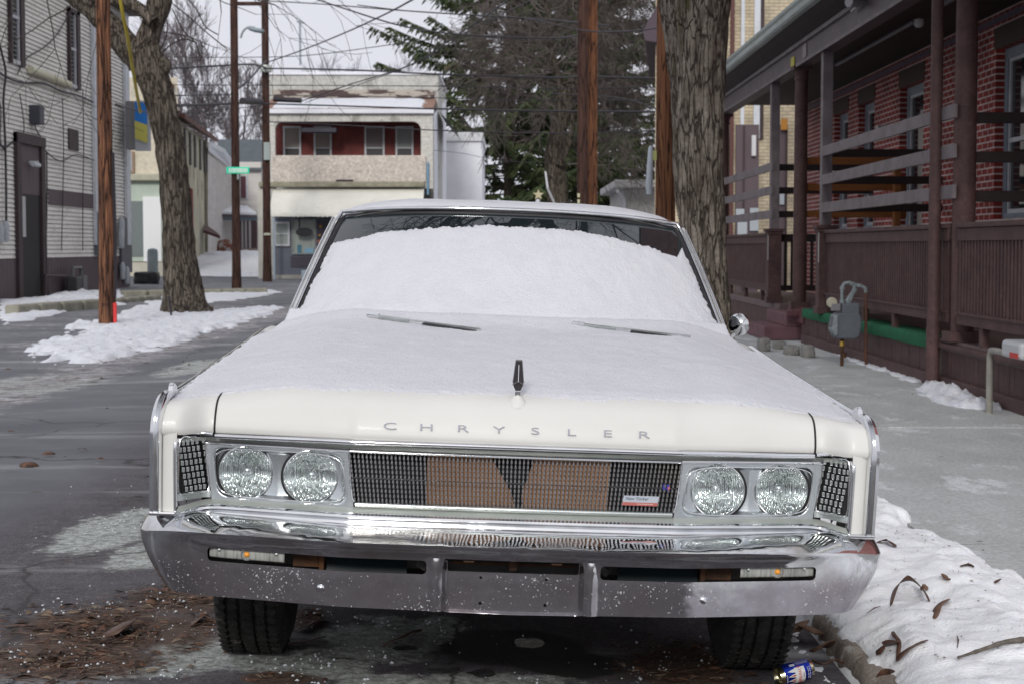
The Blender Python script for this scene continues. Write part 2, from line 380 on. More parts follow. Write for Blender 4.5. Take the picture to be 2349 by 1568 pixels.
# fenders
def xw(z):  # body half width by height
    return interp([(.25,.93),(.35,.962),(.5,.985),(.62,.992),(.78,.996),(.86,.99),(.9,.985),(1.0,.975),(1.05,.95)], z)
BELT = [(0,.875),(.05,.885),(1.35,.938),(2.3,.985),(4.2,.985),(5.2,.93)]
def zlow(y):
    z = .27 if y > .42 else .56
    for c in (.80, 3.95):
        if abs(y-c) < .43: z = max(z, .30 + sqrt(max(0, .43**2 - (y-c)**2)))
    return z
for s in (-1, 1):
    mb = MB()
    mb.grid([[bodypt(s*x, yo, z) for x in linsp(.848, .985, 14)] for yo, z in RR])
    # blade front face and inner return
    mb.grid([[Vector((s*x, -.018 + .012*sst(.955,.99,x) - .004*(1-sst(.935,.945,x)) , z)) for x in (.936,.941,.95,.96,.97,.985)] for z in linsp(.582,.815,8)])
    mb.grid([[Vector((s*.936, y, z)) for y in (-.018, .03)] for z in (.582, .79)])
    # side
    P = []
    for y in linsp(0.0, 2.2, 56):
        zt = interp(BELT, y); zl = zlow(y)
        P.append([Vector((s*(xw(zt+(zl-zt)*t)), y, zt+(zl-zt)*t)) for t in linsp(0,1,12)])
    mb.grid(P)
    P = []
    for x in linsp(.84, .985, 6):   # cowl sides behind the bonnet
        P.append([Vector((s*x, y, interp([(1.5,1.03),(2.2,1.035)], y) - .085*sst(.58,.99,x)*(1-.4*sst(1.5,2.2,y)))) for y in linsp(1.5,2.3,8)])
    mb.grid(P)
    cp(mb, 'front_fender', M['paint'], smooth=70)
    mb = MB(); P = []
    for y in linsp(2.2, 5.25, 70):
        zt = interp(BELT, y) + .0; zl = zlow(y)
        P.append([Vector((s*(xw(zt+(zl-zt)*t)-.1*sst(4.6,5.3,y)**2), y, zt+(zl-zt)*t)) for t in linsp(0,1,12)])
    mb.grid(P)
    cp(mb, 'side_panel', M['paint'], smooth=40)
mb = MB()
mb.grid([[Vector((x, y, interp([(4.15,1.02),(4.6,1.0),(5.2,.94),(5.28,.9),(5.3,.75),(5.25,.42)], y) if False else z - .04*(abs(x)/.95)**3)) for x in linsp(-.95,.95,24)] for y, z in ((4.1,1.03),(4.6,1.01),(5.1,.96),(5.24,.92),(5.28,.85),(5.28,.7),(5.24,.42))])
cp(mb, 'boot_lid', M['paint'], smooth=50)
mb = MB(); mb.box(-.86,.86,.60,5.1,.34,.5); mb.box(-.60,.60,.9,1.5,.25,.36); cp(mb, 'underbody', M['black'])
mb = MB(); mb.box(-.9,.9,.19,.22,.36,.8); cp(mb, 'radiator_panel', M['black'])
# seams between bonnet and fenders
for s in (-1, 1):
    mb = MB(); pts = []
    for yo, z in RR:
        if yo > .42: break
        xx = .845 - .045*sst(.02,.4,yo); p = bodypt(s*xx, yo, z); pts.append(p + Vector((0,-.0005,.0005)))
    mb.tube(pts, .0028, 6); cp(mb, 'seam', M['black'])
# lip chrome under the bonnet edge
def lip(x, z, o): return Vector((x, -.027 + yplan(abs(x)) + o, z))
mb = MB(); xs = linsp(-.842, .842, 90)
prof = [(.004,.8035),(-.004,.8045),(-.0075,.800),(-.0075,.794),(-.003,.790),(.006,.790)]
mb.grid([[lip(x, z - .004*sst(.455,.85,abs(x)), o) for o, z in prof] for x in xs]); cp(mb, 'lip_trim', M['chrome'], smooth=60)
for s in (-1, 1):     # chrome frame round the lamp opening
    mb = MB(); pts = [(.848,.045,.797),(.89,.048,.8005),(.915,.03,.799),(.932,.008,.793),(.9395,-.012,.782),(.9405,-.018,.765),(.9395,-.018,.70),(.936,-.018,.60),(.935,-.018,.585)]
    pts = [Vector((s*a,b,c)) for a,b,c in pts]; rr = resample([tuple(p) for p in pts], 4)
    mb.tube(rr, .0062, 8); cp(mb, 'opening_trim', M['chrome'], smooth=60)
# chrome edge moulding: down the nose and back along the fender top
for s in (-1, 1):
    path = [(.990,-.016,.586),(.9915,-.017,.65),(.993,-.017,.72),(.994,-.016,.79),(.9935,-.012,.83),(.991,-.002,.858),(.9885,.018,.879),(.987,.05,.893),(.985,.10,.899),
            (.985,.3,.906),(.985,.7,.921),(.985,1.35,.948),(.98,2.0,.985)]
    path = resample(path, 3); n = len(path); mb = MB(); P = []
    for i, p in enumerate(path):
        a = Vector(path[max(i-1,0)]); b = Vector(path[min(i+1,n-1)]); t = (b-a).normalized()
        sd = Vector((1,0,0)); up = sd.cross(t).normalized()   # outward (front / top)
        f = sst(.02, .2, p[1]); wd = .0155*(1-f) + .009*f; ht = .020*(1-f) + .006*f
        prof = [(-1,-.2),(-1,.55),(-.62,1.0),(-.2,.62),(.05,.55),(.35,.95),(1.0,.55),(1.12,-.6)]
        P.append([Vector((s*(p[0] + wd*u), p[1] + up.y*ht*v, p[2] + up.z*ht*v)) if True else 0 for u, v in prof])
    mb.grid(P); cp(mb, 'edge_moulding', M['chrome'], smooth=35)
    mb = MB(); mb.box(s*.932, s*1.008, -.034, .03, .575, .588); cp(mb, 'moulding_cap', M['chrome'], bevel=.005)
    mb = MB(); x0 = .972
    mb.prism([(s*x0,.085,.892),(s*x0,.10,.925),(s*x0,.118,.932),(s*x0,.155,.920),(s*x0,.175,.897)], (s*.014,0,0)); cp(mb, 'fender_sight', M['chrome'], bevel=.002)
# ---- plan curve for the recessed face
def yf(ax):
    if ax <= .46: return -.012*(1-(ax/.46)**2)
    if ax <= .86: return .08*(ax-.46)/.40
    return .08 - .085*sst(.865,.935,ax)
# header strips above grille and lamps
def strip(name, x0, x1, prof, m, fn=yf, n=60, parent=car, solid=0, smooth=60):
    mb = MB(); mb.grid([[Vector((x, fn(abs(x)) + o, z)) for o, z in prof] for x in linsp(x0, x1, n)]); return cp(mb, name, m, parent, smooth=smooth)
strip('header_panel', -.935, .935, [(.03,.7895),(.002,.789),(-.006,.786),(.004,.776)], M['dull'])
for a, b in ((-.872,-.463),(-.4615,.4615),(.463,.872)):
    strip('header_bead', a, b, [(.012,.777),(-.006,.7775),(-.011,.774),(-.010,.768),(-.004,.7645),(.012,.764)], M['chrome'], n=30)
strip('grille_sill', -.442, .442, [(.03,.6275),(-.004,.6275),(-.008,.625),(-.008,.6155),(-.004,.613)], M['alu'])
# lower sill and two-ribbed chrome moulding
def yl(ax): return yf(ax)*(1-.0) - .02*sst(.9,.94,ax)
def lowz(ax): return -.012*sst(.82,.94,ax)
def lstrip(name, prof, m):
    mb = MB(); mb.grid([[Vector((x, yl(abs(x)) + o, z + lowz(abs(x)))) for o, z in prof] for x in linsp(-.928,.928,110)]); return cp(mb, name, m, smooth=50)
lstrip('sill_panel', [(.0,.6135),(-.006,.611),(-.022,.606),(-.036,.6015)], M['dull'])
lstrip('sill_moulding', [(-.030,.602),(-.038,.6025),(-.046,.598),(-.047,.592),(-.041,.5895),(-.044,.587),(-.054,.583),(-.056,.576),(-.051,.570),(-.04,.569),(.02,.569)], M['chrome'])
# ---- grille
mb = MB(); mb.box(-.47,.47,.055,.06,.60,.79); cp(mb, 'grille_back', M['black'])
gx = lambda u, z: u * (.443 + .018*(z-.6275)/.1365)
mb = MB()
mb.prism([(-.246,.020,.764),(-.246,.020,.6275),(-.001,.020,.6275),(-.006,.020,.66),(-.069,.020,.764)], (0,.003,0))
mb.prism([(.268,.020,.764),(.053,.020,.764),(.020,.020,.66),(.022,.020,.6275),(.262,.020,.6275)], (0,.003,0))
cp(mb, 'cardboard_blank', M['tan'])
mb = MB(); mn = MB(); NB = 80
for i in range(NB+1):
    u = -1 + 2*i/NB
    def pt(z, o): x = gx(u, z); return (x, yf(abs(x)) + o, z)
    sk = .0015*u
    for z0, z1 in ((.6275,.6925),(.6975,.764)):
        a = pt(z0,.006); b = pt(z1,.006)
        mb.beam(a, b, .0030, .010, up=(0,1,0))
    for k in range(10):
        z = .634 + .0133*k + .0006
        if abs(z-.695) < .004: z = .695
        p = pt(z, -.001); mn.box(p[0]-.0026, p[0]+.0026, p[1]-.001, p[1]+.004, z-.0036, z+.0036)
cp(mb, 'grille_bars', mat('grille_metal', (.13,.125,.13), (.22,.22,.22), scale=30, rough=.35, metal=.9))
cp(mn, 'grille_studs', M['chrome'])
mb = MB(); mb.tube([Vector((x, yf(abs(x))+.001, .695)) for x in linsp(-.452,.452,40)], .0014, 6); cp(mb, 'grille_crossbar', bpy.data.materials['grille_metal'], smooth=60)
for s in (-1, 1):
    mb = MB(); mb.tube([Vector((s*x, yf(.46)-.004, z)) for x, z in ((.463,.764),(.460,.72),(.456,.68),(.451,.64),(.445,.628))], .0035, 6); cp(mb, 'grille_end', M['chrome'], smooth=60)
# badge low on the right of the grille
bd = MB(); bd.prism([(.300,-.012,.6455),(.397,-.012,.6455),(.4035,-.012,.672),(.304,-.012,.672)], (0,.006,0))
badge = cp(bd, 'badge', simple('badge_white', (.42,.45,.50), .4), bevel=.0006)
bd = MB(); bd.prism([(.300,-.0128,.6455),(.397,-.0128,.6455),(.3998,-.0128,.6545),(.3013,-.0128,.6545)], (0,.0005,0)); cp(bd, 'badge_band', simple('badge_red', (.42,.12,.10), .4), badge)
t = textobj('badge_script', 'New Yorker', .0125, simple('badge_ink', (.05,.07,.09), .5), badge, (.308,-.0125,.6645), (R(90),0,0), .0003, 'LEFT', .35)
t = textobj('badge_lettering', 'limited limited limited', .0052, simple('badge_ivory', (.75,.68,.62), .5), badge, (.340,-.0132,.6505), (R(90),0,0), .0002, 'LEFT', 0)
bd = MB(); bd.box(.413,.4195,-.004,-.002,.690,.706); bd.box(.4235,.431,-.004,-.002,.690,.706); flag = cp(bd, 'flag_badge', simple('flag_blue', (.04,.04,.30), .4))
bd = MB(); bd.box(.4265,.4315,-.0055,-.0042,.692,.700); cp(bd, 'flag_field', simple('flag_red', (.5,.12,.14), .4), flag)
# ---- headlight panels
HL = [(.571,.040,.690),(.757,.090,.690)]
for s in (-1, 1):
    mb = MB(); P = []
    NU, NV = 130, 60
    for i in range(NU+1):
        u = i/NU; row = []
        for j in range(NV+1):
            v = j/NV; z = .608 + v*(.768-.608)
            xi = .4455 + .0175*v; xo = .852 + .021*v; x = xi + (xo-xi)*u
            # rounded recess
            cxm = (xi+xo)/2; hx = (xo-xi)/2 - .020; hz = .068; cz = .6885
            qx = abs(x-cxm) - hx + .028; qz = abs(z-cz) - hz + .028
            sd = sqrt(max(qx,0)**2 + max(qz,0)**2) + min(max(qx,qz),0) - .028
            rim = sst(.002, -.010, sd)
            y = yf(x)
            dish = 0; hole = 0
            for c in HL:
                d = sqrt((x-c[0])**2 + (z-c[2])**2); dish = max(dish, .030*max(0, 1-(d/.135)**2)); hole = max(hole, sst(.0755, .068, d))
            y += rim*(.003 + dish*.75) - .003*(1-rim) + .075*hole
            row.append(Vector((s*x, y, z)))
        P.append(row)
    mb.grid(P); pan = cp(mb, 'headlight_bezel', M['alu2'] if 'alu2' in M else M.setdefault('alu2', mat('polished_alloy', (.66,.70,.71), (.52,.56,.58), scale=9, rough=.22, metal=.88, rvar=.14)), smooth=40)
    mb = MB(); loop = []
    for k in range(60):      # bright outline of the recess
        a = 2*pi*k/60; 
        n_ = 5.0; ca, sa = cos(a), sin(a)
        ex = math.copysign(abs(ca)**(2/n_), ca); ez = math.copysign(abs(sa)**(2/n_), sa)
        z = .6885 + ez*.068; v = (z-.608)/.16; xi = .4455+.0175*v; xo = .852+.021*v
        x = (xi+xo)/2 + ex*((xo-xi)/2-.020); loop.append(Vector((s*x, yf(x)-.003, z)))
    mb.tube(loop, .0022, 6, closed=True); cp(mb, 'bezel_rim', M['chrome'], pan, smooth=80)
    for c in HL:
        yc = yf(c[0]) + .004
        T = Matrix.Translation(Vector((s*c[0], yc, c[2]))) @ Matrix.Rotation(R(90), 4, 'X')   # +z of lathe -> -y
        mb = MB(); mb.lathe([(.0760,-.03),(.0768,.000),(.0755,.004),(.0735,.0045),(.0725,.002),(.072,-.01)], T, 56)
        ring = cp(mb, 'headlight', M['chrome'], smooth=60)
        mb = MB(); mb.lathe([(.083,-.03),(.0835,-.004),(.0765,-.001)], T, 48); cp(mb, 'headlight_gasket', M['black'], ring, smooth=60)
        # reflector bowl
        mb = MB(); mb.lathe([(.0725,-.006),(.066,-.016),(.054,-.030),(.036,-.043),(.016,-.051),(.0,-.052)], T, 48)
        refm = M.get('reflector')
        if not refm:
            refm = simple('fluted_reflector', (.90,.93,.92), .10, 1.0); M['reflector'] = refm; nt = refm.node_tree; b = nt.nodes['Principled BSDF']
            tcn = nt.nodes.new('ShaderNodeTexCoord'); mp_ = nt.nodes.new('ShaderNodeMapping'); mp_.inputs['Scale'].default_value = (2.2,1,.09); nt.links.new(tcn.outputs['Object'], mp_.inputs[0])
            vo = nt.nodes.new('ShaderNodeTexVoronoi'); vo.inputs['Scale'].default_value = 105; nt.links.new(mp_.outputs[0], vo.inputs['Vector'])
            bp = nt.nodes.new('ShaderNodeBump'); bp.inputs['Distance'].default_value = .009; nt.links.new(vo.outputs['Distance'], bp.inputs['Height']); nt.links.new(bp.outputs[0], b.inputs['Normal'])
        cp(mb, 'reflector', refm, ring, smooth=80)
        mb = MB(); mb.lathe([(.0,-.030),(.012,-.032),(.016,-.040),(.014,-.050)], T, 20); cp(mb, 'lamp_cap', M['chrome'], ring, smooth=80)
        # ribbed glass: relief on the inside
        P = []; NR, NA = 26, 96
        for i in range(NR+1):
            r = .0722*i/NR; row = []
            for k in range(NA+1):
                a = 2*pi*k/NA; x = r*cos(a); z = r*sin(a)
                row.append((x, z, .011*sqrt(max(0,1-(r/.0735)**2)) ))
            P.append(row)
        mb = MB(); mb.grid([[T @ Vector((x, z, h)) for x, z, h in row] for row in P])
        mg = M.get('ribbed')
        if not mg:
            mg = bpy.data.materials.new('clear_cover_glass'); mg.use_nodes = True; nt = mg.node_tree; nt.nodes.clear()
            o_ = nt.nodes.new('ShaderNodeOutputMaterial'); tr_ = nt.nodes.new('ShaderNodeBsdfTransparent'); gl = nt.nodes.new('ShaderNodeBsdfGlossy'); ms = nt.nodes.new('ShaderNodeMixShader')
            gl.inputs['Roughness'].default_value = .03; tr_.inputs[0].default_value = (.93,.96,.95,1); ms.inputs[0].default_value = .16
            tcn = nt.nodes.new('ShaderNodeTexCoord'); sp_ = nt.nodes.new('ShaderNodeSeparateXYZ'); nt.links.new(tcn.outputs['Object'], sp_.inputs[0])
            m1 = nt.nodes.new('ShaderNodeMath'); m1.operation = 'MULTIPLY'; m1.inputs[1].default_value = 2*pi/.0058; nt.links.new(sp_.outputs['X'], m1.inputs[0])
            m2 = nt.nodes.new('ShaderNodeMath'); m2.operation = 'SINE'; nt.links.new(m1.outputs[0], m2.inputs[0])
            bp = nt.nodes.new('ShaderNodeBump'); bp.inputs['Distance'].default_value = .0016; nt.links.new(m2.outputs[0], bp.inputs['Height']); nt.links.new(bp.outputs[0], gl.inputs['Normal'])
            nt.links.new(tr_.outputs[0], ms.inputs[1]); nt.links.new(gl.outputs[0], ms.inputs[2]); nt.links.new(ms.outputs[0], o_.inputs[0])
            M['ribbed'] = mg
        cp(mb, 'headlight_lens', mg, ring, smooth=80)
    # corner grid lamp
    mb = MB(); P = [[Vector((s*x, yf(x)+.018, z)) for z in (.62,.79)] for x in linsp(.868,.935,10)]; mb.grid(P); cl = cp(mb, 'corner_grille', M['black'], smooth=60)
    mb = MB()
    for i in range(6):
        for j in range(8):
            z = .645 + j*.0186; sl = .028*(.78-z)/.14
            x = .885 - sl*.75 + i*.0098 + (.0 if i else -.004); 
            if x > .932: continue
            mb.obox((s*x, yf(x)+.004, z), (.0082,.012,.0135), Matrix.Rotation(s*R(-18),3,'Z'))
    cp(mb, 'grille_chip', M['alu'], cl, bevel=.0012)
    mb = MB(); fr = [(.876,.785),(.90,.789),(.930,.786),(.9325,.70),(.929,.636),(.905,.633),(.862,.634),(.868,.70)]
    mb.tube([Vector((s*x, yf(x)-.002, z)) for x, z in resample(fr+[fr[0]],3)], .0035, 6); cp(mb, 'corner_frame', M['chrome'], cl, smooth=60)
    strip('corner_surround', s*.855, s*.938, [(.012,.635),(-.004,.634),(-.006,.615)], M['alu'], n=14)
# ---- bonnet lettering
lettm = chrome('letter_chrome', (.52,.53,.56), .12)
for i, ch in enumerate('CHRYSLER'):
    x = -.351 + i*.1003
    textobj('letter', ch, .029, lettm, car, (x, -.0225, .8435 + .0), (R(62),0,0), .0034, 'CENTER', 0, 2.05, -.0004)
# ---- bonnet ornament
mb = MB()
mb.lathe([(.030,-.02),(.022,.0),(.012,.010),(.009,.016)], Matrix.Translation((0,.045,.922)), 20); orn = cp(mb, 'bonnet_ornament', M['paint'], smooth=60)
mb = MB(); mb.box(-.008,.008,.036,.052,.934,.950); cp(mb, 'ornament_stem', M['chrome'], orn, bevel=.002)
mb = MB(); sh = [(-.006,.948),(-.013,.962),(-.0155,.975),(-.0095,1.03),(-.0085,1.035),(.0085,1.035),(.0095,1.03),(.0155,.975),(.013,.962),(.006,.948)]
mb.prism([(x,.040,z) for x, z in sh], (0,.010,0)); cp(mb, 'ornament_blade', simple('dark_enamel', (.035,.03,.035), .25), orn, bevel=.001)
mb = MB()
for s in (-1,1):
    mb.beam((s*.0155,.038,.973),(s*.0092,.038,1.034),.0018,.006,up=(0,1,0)); mb.beam((s*.017,.036,.966),(0,.034,.976),.0022,.006,up=(0,1,0))
mb.beam((0,.034,.974),(0,.037,1.022),.0018,.005,up=(0,1,0)); mb.box(-.009,.009,.038,.05,1.033,1.037); cp(mb, 'ornament_edge', M['chrome'], orn)
# ---- bumper
Q = [0,.46,.8,.9,1.0,1.1,1.2]
TT = [(0,-.06,.572),(.46,-.055,.574),(.80,.0,.583),(.89,.02,.585),(.975,.05,.581),(1.0,.13,.576),(1.0,.6,.573)]
CC = [(0,-.23,.554),(.46,-.222,.554),(.80,-.15,.553),(.935,-.082,.545),(1.028,-.005,.528),(1.062,.10,.520),(1.045,.6,.52)]
BB = [(0,-.18,.366),(.46,-.17,.370),(.79,-.095,.370),(.89,-.058,.368),(.958,-.012,.368),(.985,.10,.378),(.98,.6,.42)]
qs = [.0]; 
while qs[-1] < 1.199: qs.append(qs[-1] + (.004 if .15 < qs[-1] < .24 else .0125))
def tabq(Tb):
    A = np.array([[np.interp(q, Q, [t[k] for t in Tb]) for k in range(3)] for q in qs])
    for _ in range(10 if True else 0):
        B_ = A.copy(); B_[1:-1] = (A[:-2] + 2*A[1:-1] + A[2:])/4; A = B_
    return A
AT, AC, AB = tabq(TT), tabq(CC), tabq(BB)
tprof = [(-1.0,0),(-.8,.25),(-.6,.5),(-.4,.74),(-.25,.88),(-.13,.96),(-.06,.99)]
fprof = [(0,0),(.03,.03),(.06,.12),(.10,.28),(.15,.44),(.21,.58),(.28,.70),(.36,.78),(.46,.84),(.56,.88),(.7,.92),(.85,.965),(.95,.99),(1.0,1.0)]
def bcol(i, s):
    a, c, b = AT[i], AC[i], AB[i]; out = []
    out.append(Vector((s*a[0], a[1]+.01, a[2]-.02)))
    for t, g in tprof:
        out.append(Vector((s*(a[0]+(c[0]-a[0])*g), a[1]+(c[1]-a[1])*g, a[2]+(c[2]-a[2])*g**2.4 + .004*sin(pi*g))))
    ax = c[0]
    for t, g in fprof:
        en = sst(.80, .98, ax); g2 = g*(1-en) + en*t**1.25; gx = g*(1-en) + en*t**1.7
        x = c[0]+(b[0]-c[0])*gx; y = c[1]+(b[1]-c[1])*g2; z = c[2]+(b[2]-c[2])*t
        wz = sst(.515,.500,z)
        y += .030*(1-sst(.176,.192,ax))*wz - .010*math.exp(-((ax-.208)/.016)**2)*wz
        out.append(Vector((s*x, y, z)))
    out.append(Vector((s*b[0]*.99, b[1]+.012, b[2]-.004))); out.append(Vector((s*b[0]*.98, b[1]+.05, b[2]+.004)))
    return out
mb = MB(); n = len(qs)
mb.grid([bcol(i, -1) for i in range(n-1, 0, -1)] + [bcol(i, 1) for i in range(n)])
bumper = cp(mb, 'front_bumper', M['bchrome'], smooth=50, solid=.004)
def rrect(x0, x1, z0, z1, r, k=5):
    P = []
    for cx, cz, a0 in ((x1-r,z1-r,0),(x0+r,z1-r,90),(x0+r,z0+r,180),(x1-r,z0+r,270)):
        for j in range(k+1):
            a = R(a0+90*j/k); P.append((cx+r*cos(a), -.6, cz+r*sin(a)))
    return P
cut = MB()
for s in (-1, 1):
    a, b = sorted((s*.233, s*.832)); cut.prism(rrect(a, b, .468, .507, .012), (0,.9,0))
cut.prism(rrect(-.177,.177,.474,.508,.006), (0,.9,0))
cut.box(-.090,-.082,-.6,.2,.383,.391); cut.box(.086,.094,-.6,.2,.383,.391); cut.prism(rrect(-.090,-.083,.455,.462,.003),(0,.9,0)); cut.prism(rrect(.087,.094,.455,.462,.003),(0,.9,0))
co = cut.build('cutter', None, None, local=True)
md = bumper.modifiers.new('b', 'BOOLEAN'); md.object = co; md.operation = 'DIFFERENCE'; md.solver = 'EXACT'
co.parent = car
bpy.context.view_layer.update()
dg = bpy.context.evaluated_depsgraph_get()
me = bpy.data.meshes.new_from_object(bumper.evaluated_get(dg)); bumper.modifiers.clear(); bumper.data = me
me.shade_smooth(); me.set_sharp_from_angle(angle=R(32))
bpy.data.objects.remove(co)
for s in (-1, 1):     # bolts
    mb = MB(); T = Matrix.Translation(Vector((s*.515,-.158,.418))) @ Matrix.Rotation(R(90),4,'X')
    mb.lathe([(.0125,-.012),(.0125,.0),(.009,.005),(.004,.0075),(0,.008)], T, 20); cp(mb, 'bumper_bolt', M['chrome'], bumper, smooth=70)
# turn lamps inside the slots
for s in (-1, 1):
    def ly(x): return float(np.interp(x, AC[:,0], AC[:,1])) + .055
    mb = MB(); P = []
    for x in linsp(.618,.828,22): P.append([Vector((s*x, ly(x)+o, z)) for o, z in ((.03,.476),(.0,.477),(-.004,.481),(-.004,.503),(.0,.507),(.03,.508))])
    mb.grid(P); ml = M.get('turnlens')
    if not ml:
        ml = mat('turn_lens', (.60,.61,.56), (.34,.35,.32), scale=110, rough=.18, stretch=(1,1,.08), lo=.42, hi=.58, bump=.001, bscale=160); ml.node_tree.nodes['Principled BSDF'].inputs['Transmission Weight'].default_value = .35; M['turnlens'] = ml
    tl = cp(mb, 'turn_lamp', ml, smooth=50)
    x = .722; mb = MB(); T = Matrix.Translation(Vector((s*x, ly(x)-.004, .493))) @ Matrix.Rotation(R(90),4,'X')
    mb.lathe([(.0085,-.002),(.0075,.003),(.004,.005),(0,.006)], T, 7); cp(mb, 'lamp_bulb', M['amber'], tl, smooth=80)
    mb = MB(); mb.lathe([(.0165,-.003),(.017,.002),(.0135,.002),(.013,-.003)], T, 20); cp(mb, 'bulb_ring', M['chrome'], tl, smooth=60)
    for xx in (.64, .80):
        mb = MB(); T = Matrix.Translation(Vector((s*xx, ly(xx)-.005, .499))) @ Matrix.Rotation(R(90),4,'X'); mb.lathe([(.0045,-.002),(.0045,.002),(0,.003)], T, 12); cp(mb, 'lamp_screw', M['alu'], tl)
    # rusty bracket and dark valance seen in the slot
    mb = MB(); mb.box(s*.53, s*.60, -.09, -.07, .46, .52); mb.box(s*.515, s*.528, -.10, -.04, .45, .52); cp(mb, 'slot_bracket', M['rust'], bumper)
    mb = MB(); mb.obox((s*.40,-.06,.47),(.22,.01,.09),Matrix.Rotation(R(-25),3,'X')); cp(mb, 'valance', simple('valance_blue', (.012,.02,.024), .25), bumper)
    mb = MB(); mb.obox((s*.248,-.09,.476),(.03,.02,.02),Matrix.Rotation(R(30),3,'Y')); mb.box(s*.23,s*.9,-.02,.10,.45,.57); cp(mb, 'inner_panel', mat('dirty_steel',(.05,.048,.045),(.10,.095,.085),scale=20,rough=.8), bumper)
    mb = MB(); mb.prism([(s*.44,.0,.372),(s*.41,.0,.35),(s*.33,.0,.333),(s*.29,.0,.330),(s*.285,.0,.372)], (0,.12,0)); cp(mb, 'frame_horn', M['rust'])
    mb = MB(); mb.prism([(s*.14,-.10,.497),(s*.10,-.10,.497),(s*.108,-.10,.488),(s*.132,-.10,.488)], (0,.002,0)); cp(mb, 'cardboard_flap', M['tan'], bumper)
mb = MB(); mb.box(-.30,.30,.0,.06,.345,.38); mb.box(-.9,.9,-.02,.02,.575,.60) if False else None; cp(mb, 'crossmember', M['rust'])
mb = MB(); mb.box(-.19,.19,-.06,-.05,.45,.53); cp(mb, 'inner_frame', simple('dark_steel', (.025,.025,.027), .5))
mb = MB(); mb.obox((.0,-.10,.49),(.02,.06,.03)); mb.box(-.17,.17,-.09,-.085,.480,.488); cp(mb, 'hood_latch', M['rust'])
# ---- wheels
def tyre_prof():
    W = .105; P = [(.19,-W+.02),(.24,-W),(.29,-W-.004),(.325,-W+.012)]
    xs_ = []; g = [-.062,-.024,.024,.062]
    pts = [(-.085,.341)]
    for c in g: pts += [(c-.006,.345),(c-.004,.334),(c+.004,.334),(c+.006,.345)]
    pts += [(.085,.341)]
    P += [(r, h) for h, r in pts]; P += [(.325,W-.012),(.29,W+.004),(.24,W),(.19,W-.02)]
    return P
wheels = []
for s in (-1, 1):
    for yy in (.80, 3.95):
        T = Matrix.Translation(Vector((s*.805, yy, .345))) @ Matrix.Rotation(R(90),4,'Y')
        mb = MB(); mb.lathe(tyre_prof(), T, 72); whl = cp(mb, 'wheel', M['tyre'], smooth=35)
        mb = MB(); mb.lathe([(.195,-.08),(.18,-.06),(.12,-.05),(.0,-.06)], T, 32); mb.lathe([(.195,.08),(.18,.05),(.12,.07),(.0,.08)], T, 32); cp(mb, 'wheel_rim', M['alu'], whl, smooth=40)
        if yy < 1:      # tread blocks: diagonal sipes as raised lugs
            mb = MB()
            for c in (-.078,-.043,0,.043,.078):
                for k in range(64):
                    a = 2*pi*(k + (.5 if c > 0 else 0))/64
                    Mx = Matrix.Rotation(a, 4, 'X')
                    p = Mx @ Vector((c, 0, .3445)); rr = (Mx @ Matrix.Rotation(R(28 if c < 0 else -28), 4, 'Z')).to_3x3()
                    mb.obox((s*.805 + p.x, yy + p.y, .345 + p.z), (.026,.0235,.006), rr)
            cp(mb, 'tread', M['tyre'], whl)
# ---- windscreen
def wsp(u, s_, out=0.0):
    au = abs(u)
    B_ = Vector((.85*u, 1.62 + .30*au**2.6, 1.028 - .010*au**2)); H_ = Vector((.712*u, 2.17 + .25*au**3, 1.487 - .030*au**2.5))
    p = B_.lerp(H_, s_); bul = .028*4*s_*(1-s_)*(1-.5*au)
    nn = Vector((0,-.70,.71)); p += nn*(bul + out); 
    return p
mb = MB(); mb.grid([[wsp(u, s_) for u in linsp(-1,1,60)] for s_ in linsp(-.02,1,24)]); ws = cp(mb, 'windscreen', M['glass_dark'], smooth=80)
def per(k, out):   # perimeter scaled outwards
    L_ = [wsp(-1, s_, out) + Vector((-k,0,0)) for s_ in linsp(-.05,.93,20)]
    c = [wsp(u, 1, out) + Vector((k*u, 0, k*.9)) for u in linsp(-.985,.985,40)]
    r_ = [wsp(1, s_, out) + Vector((k,0,0)) for s_ in linsp(.93,-.05,20)]
    return L_ + c + r_
mb = MB(); mb.tube(per(-.010,.002), .013, 8); cp(mb, 'screen_gasket', M['rubber'], smooth=70)
mb = MB(); mb.tube(per(.010,.008), .0085, 8); cp(mb, 'screen_trim', M['chrome'], smooth=70)
for s in (-1, 1):
    mb = MB(); mb.tube([wsp(s, s_, .004)+Vector((s*.030,.012,0)) for s_ in linsp(-.06,.96,20)], .0075, 8); cp(mb, 'drip_rail', M['chrome'], smooth=70)
    mb = MB(); mb.grid([[wsp(s, s_, .002)+Vector((s*o,p_,0)) for o, p_ in ((.0,0),(.018,.002),(.035,.02),(.04,.06))] for s_ in linsp(-.06,1.0,12)]); cp(mb, 'front_pillar', M['paint'], smooth=60)
RY = [(2.17,1.492),(2.22,1.502),(2.4,1.516),(2.65,1.526),(2.9,1.528),(3.3,1.515),(3.7,1.475),(3.95,1.43)]
def roofp(x, y, ex=0):
    hw = .735; au = min(1.0, abs(x)/hw); 
    return Vector((x, y + .25*au**3*(1-sst(2.17,2.7,y)), interp(RY, y) - .062*au**4 + ex))
mb = MB(); mb.grid([[roofp(x, y) for x in linsp(-.735,.735,40)] for y in linsp(2.17,3.95,30)]); cp(mb, 'roof', M['paint'], smooth=60)
for s in (-1, 1):
    mb = MB(); mb.quad((s*.885,2.02,.99),(s*.90,3.55,.99),(s*.74,3.3,1.44),(s*.735,2.45,1.45)); cp(mb, 'side_window', M['glass_dark'])
    mb = MB(); mb.add([(s*.90,3.55,.98),(s*.90,4.35,1.0),(s*.73,3.95,1.42),(s*.74,3.3,1.46)], [(0,1,2,3)]); cp(mb, 'rear_pillar', M['paint'], solid=.03)
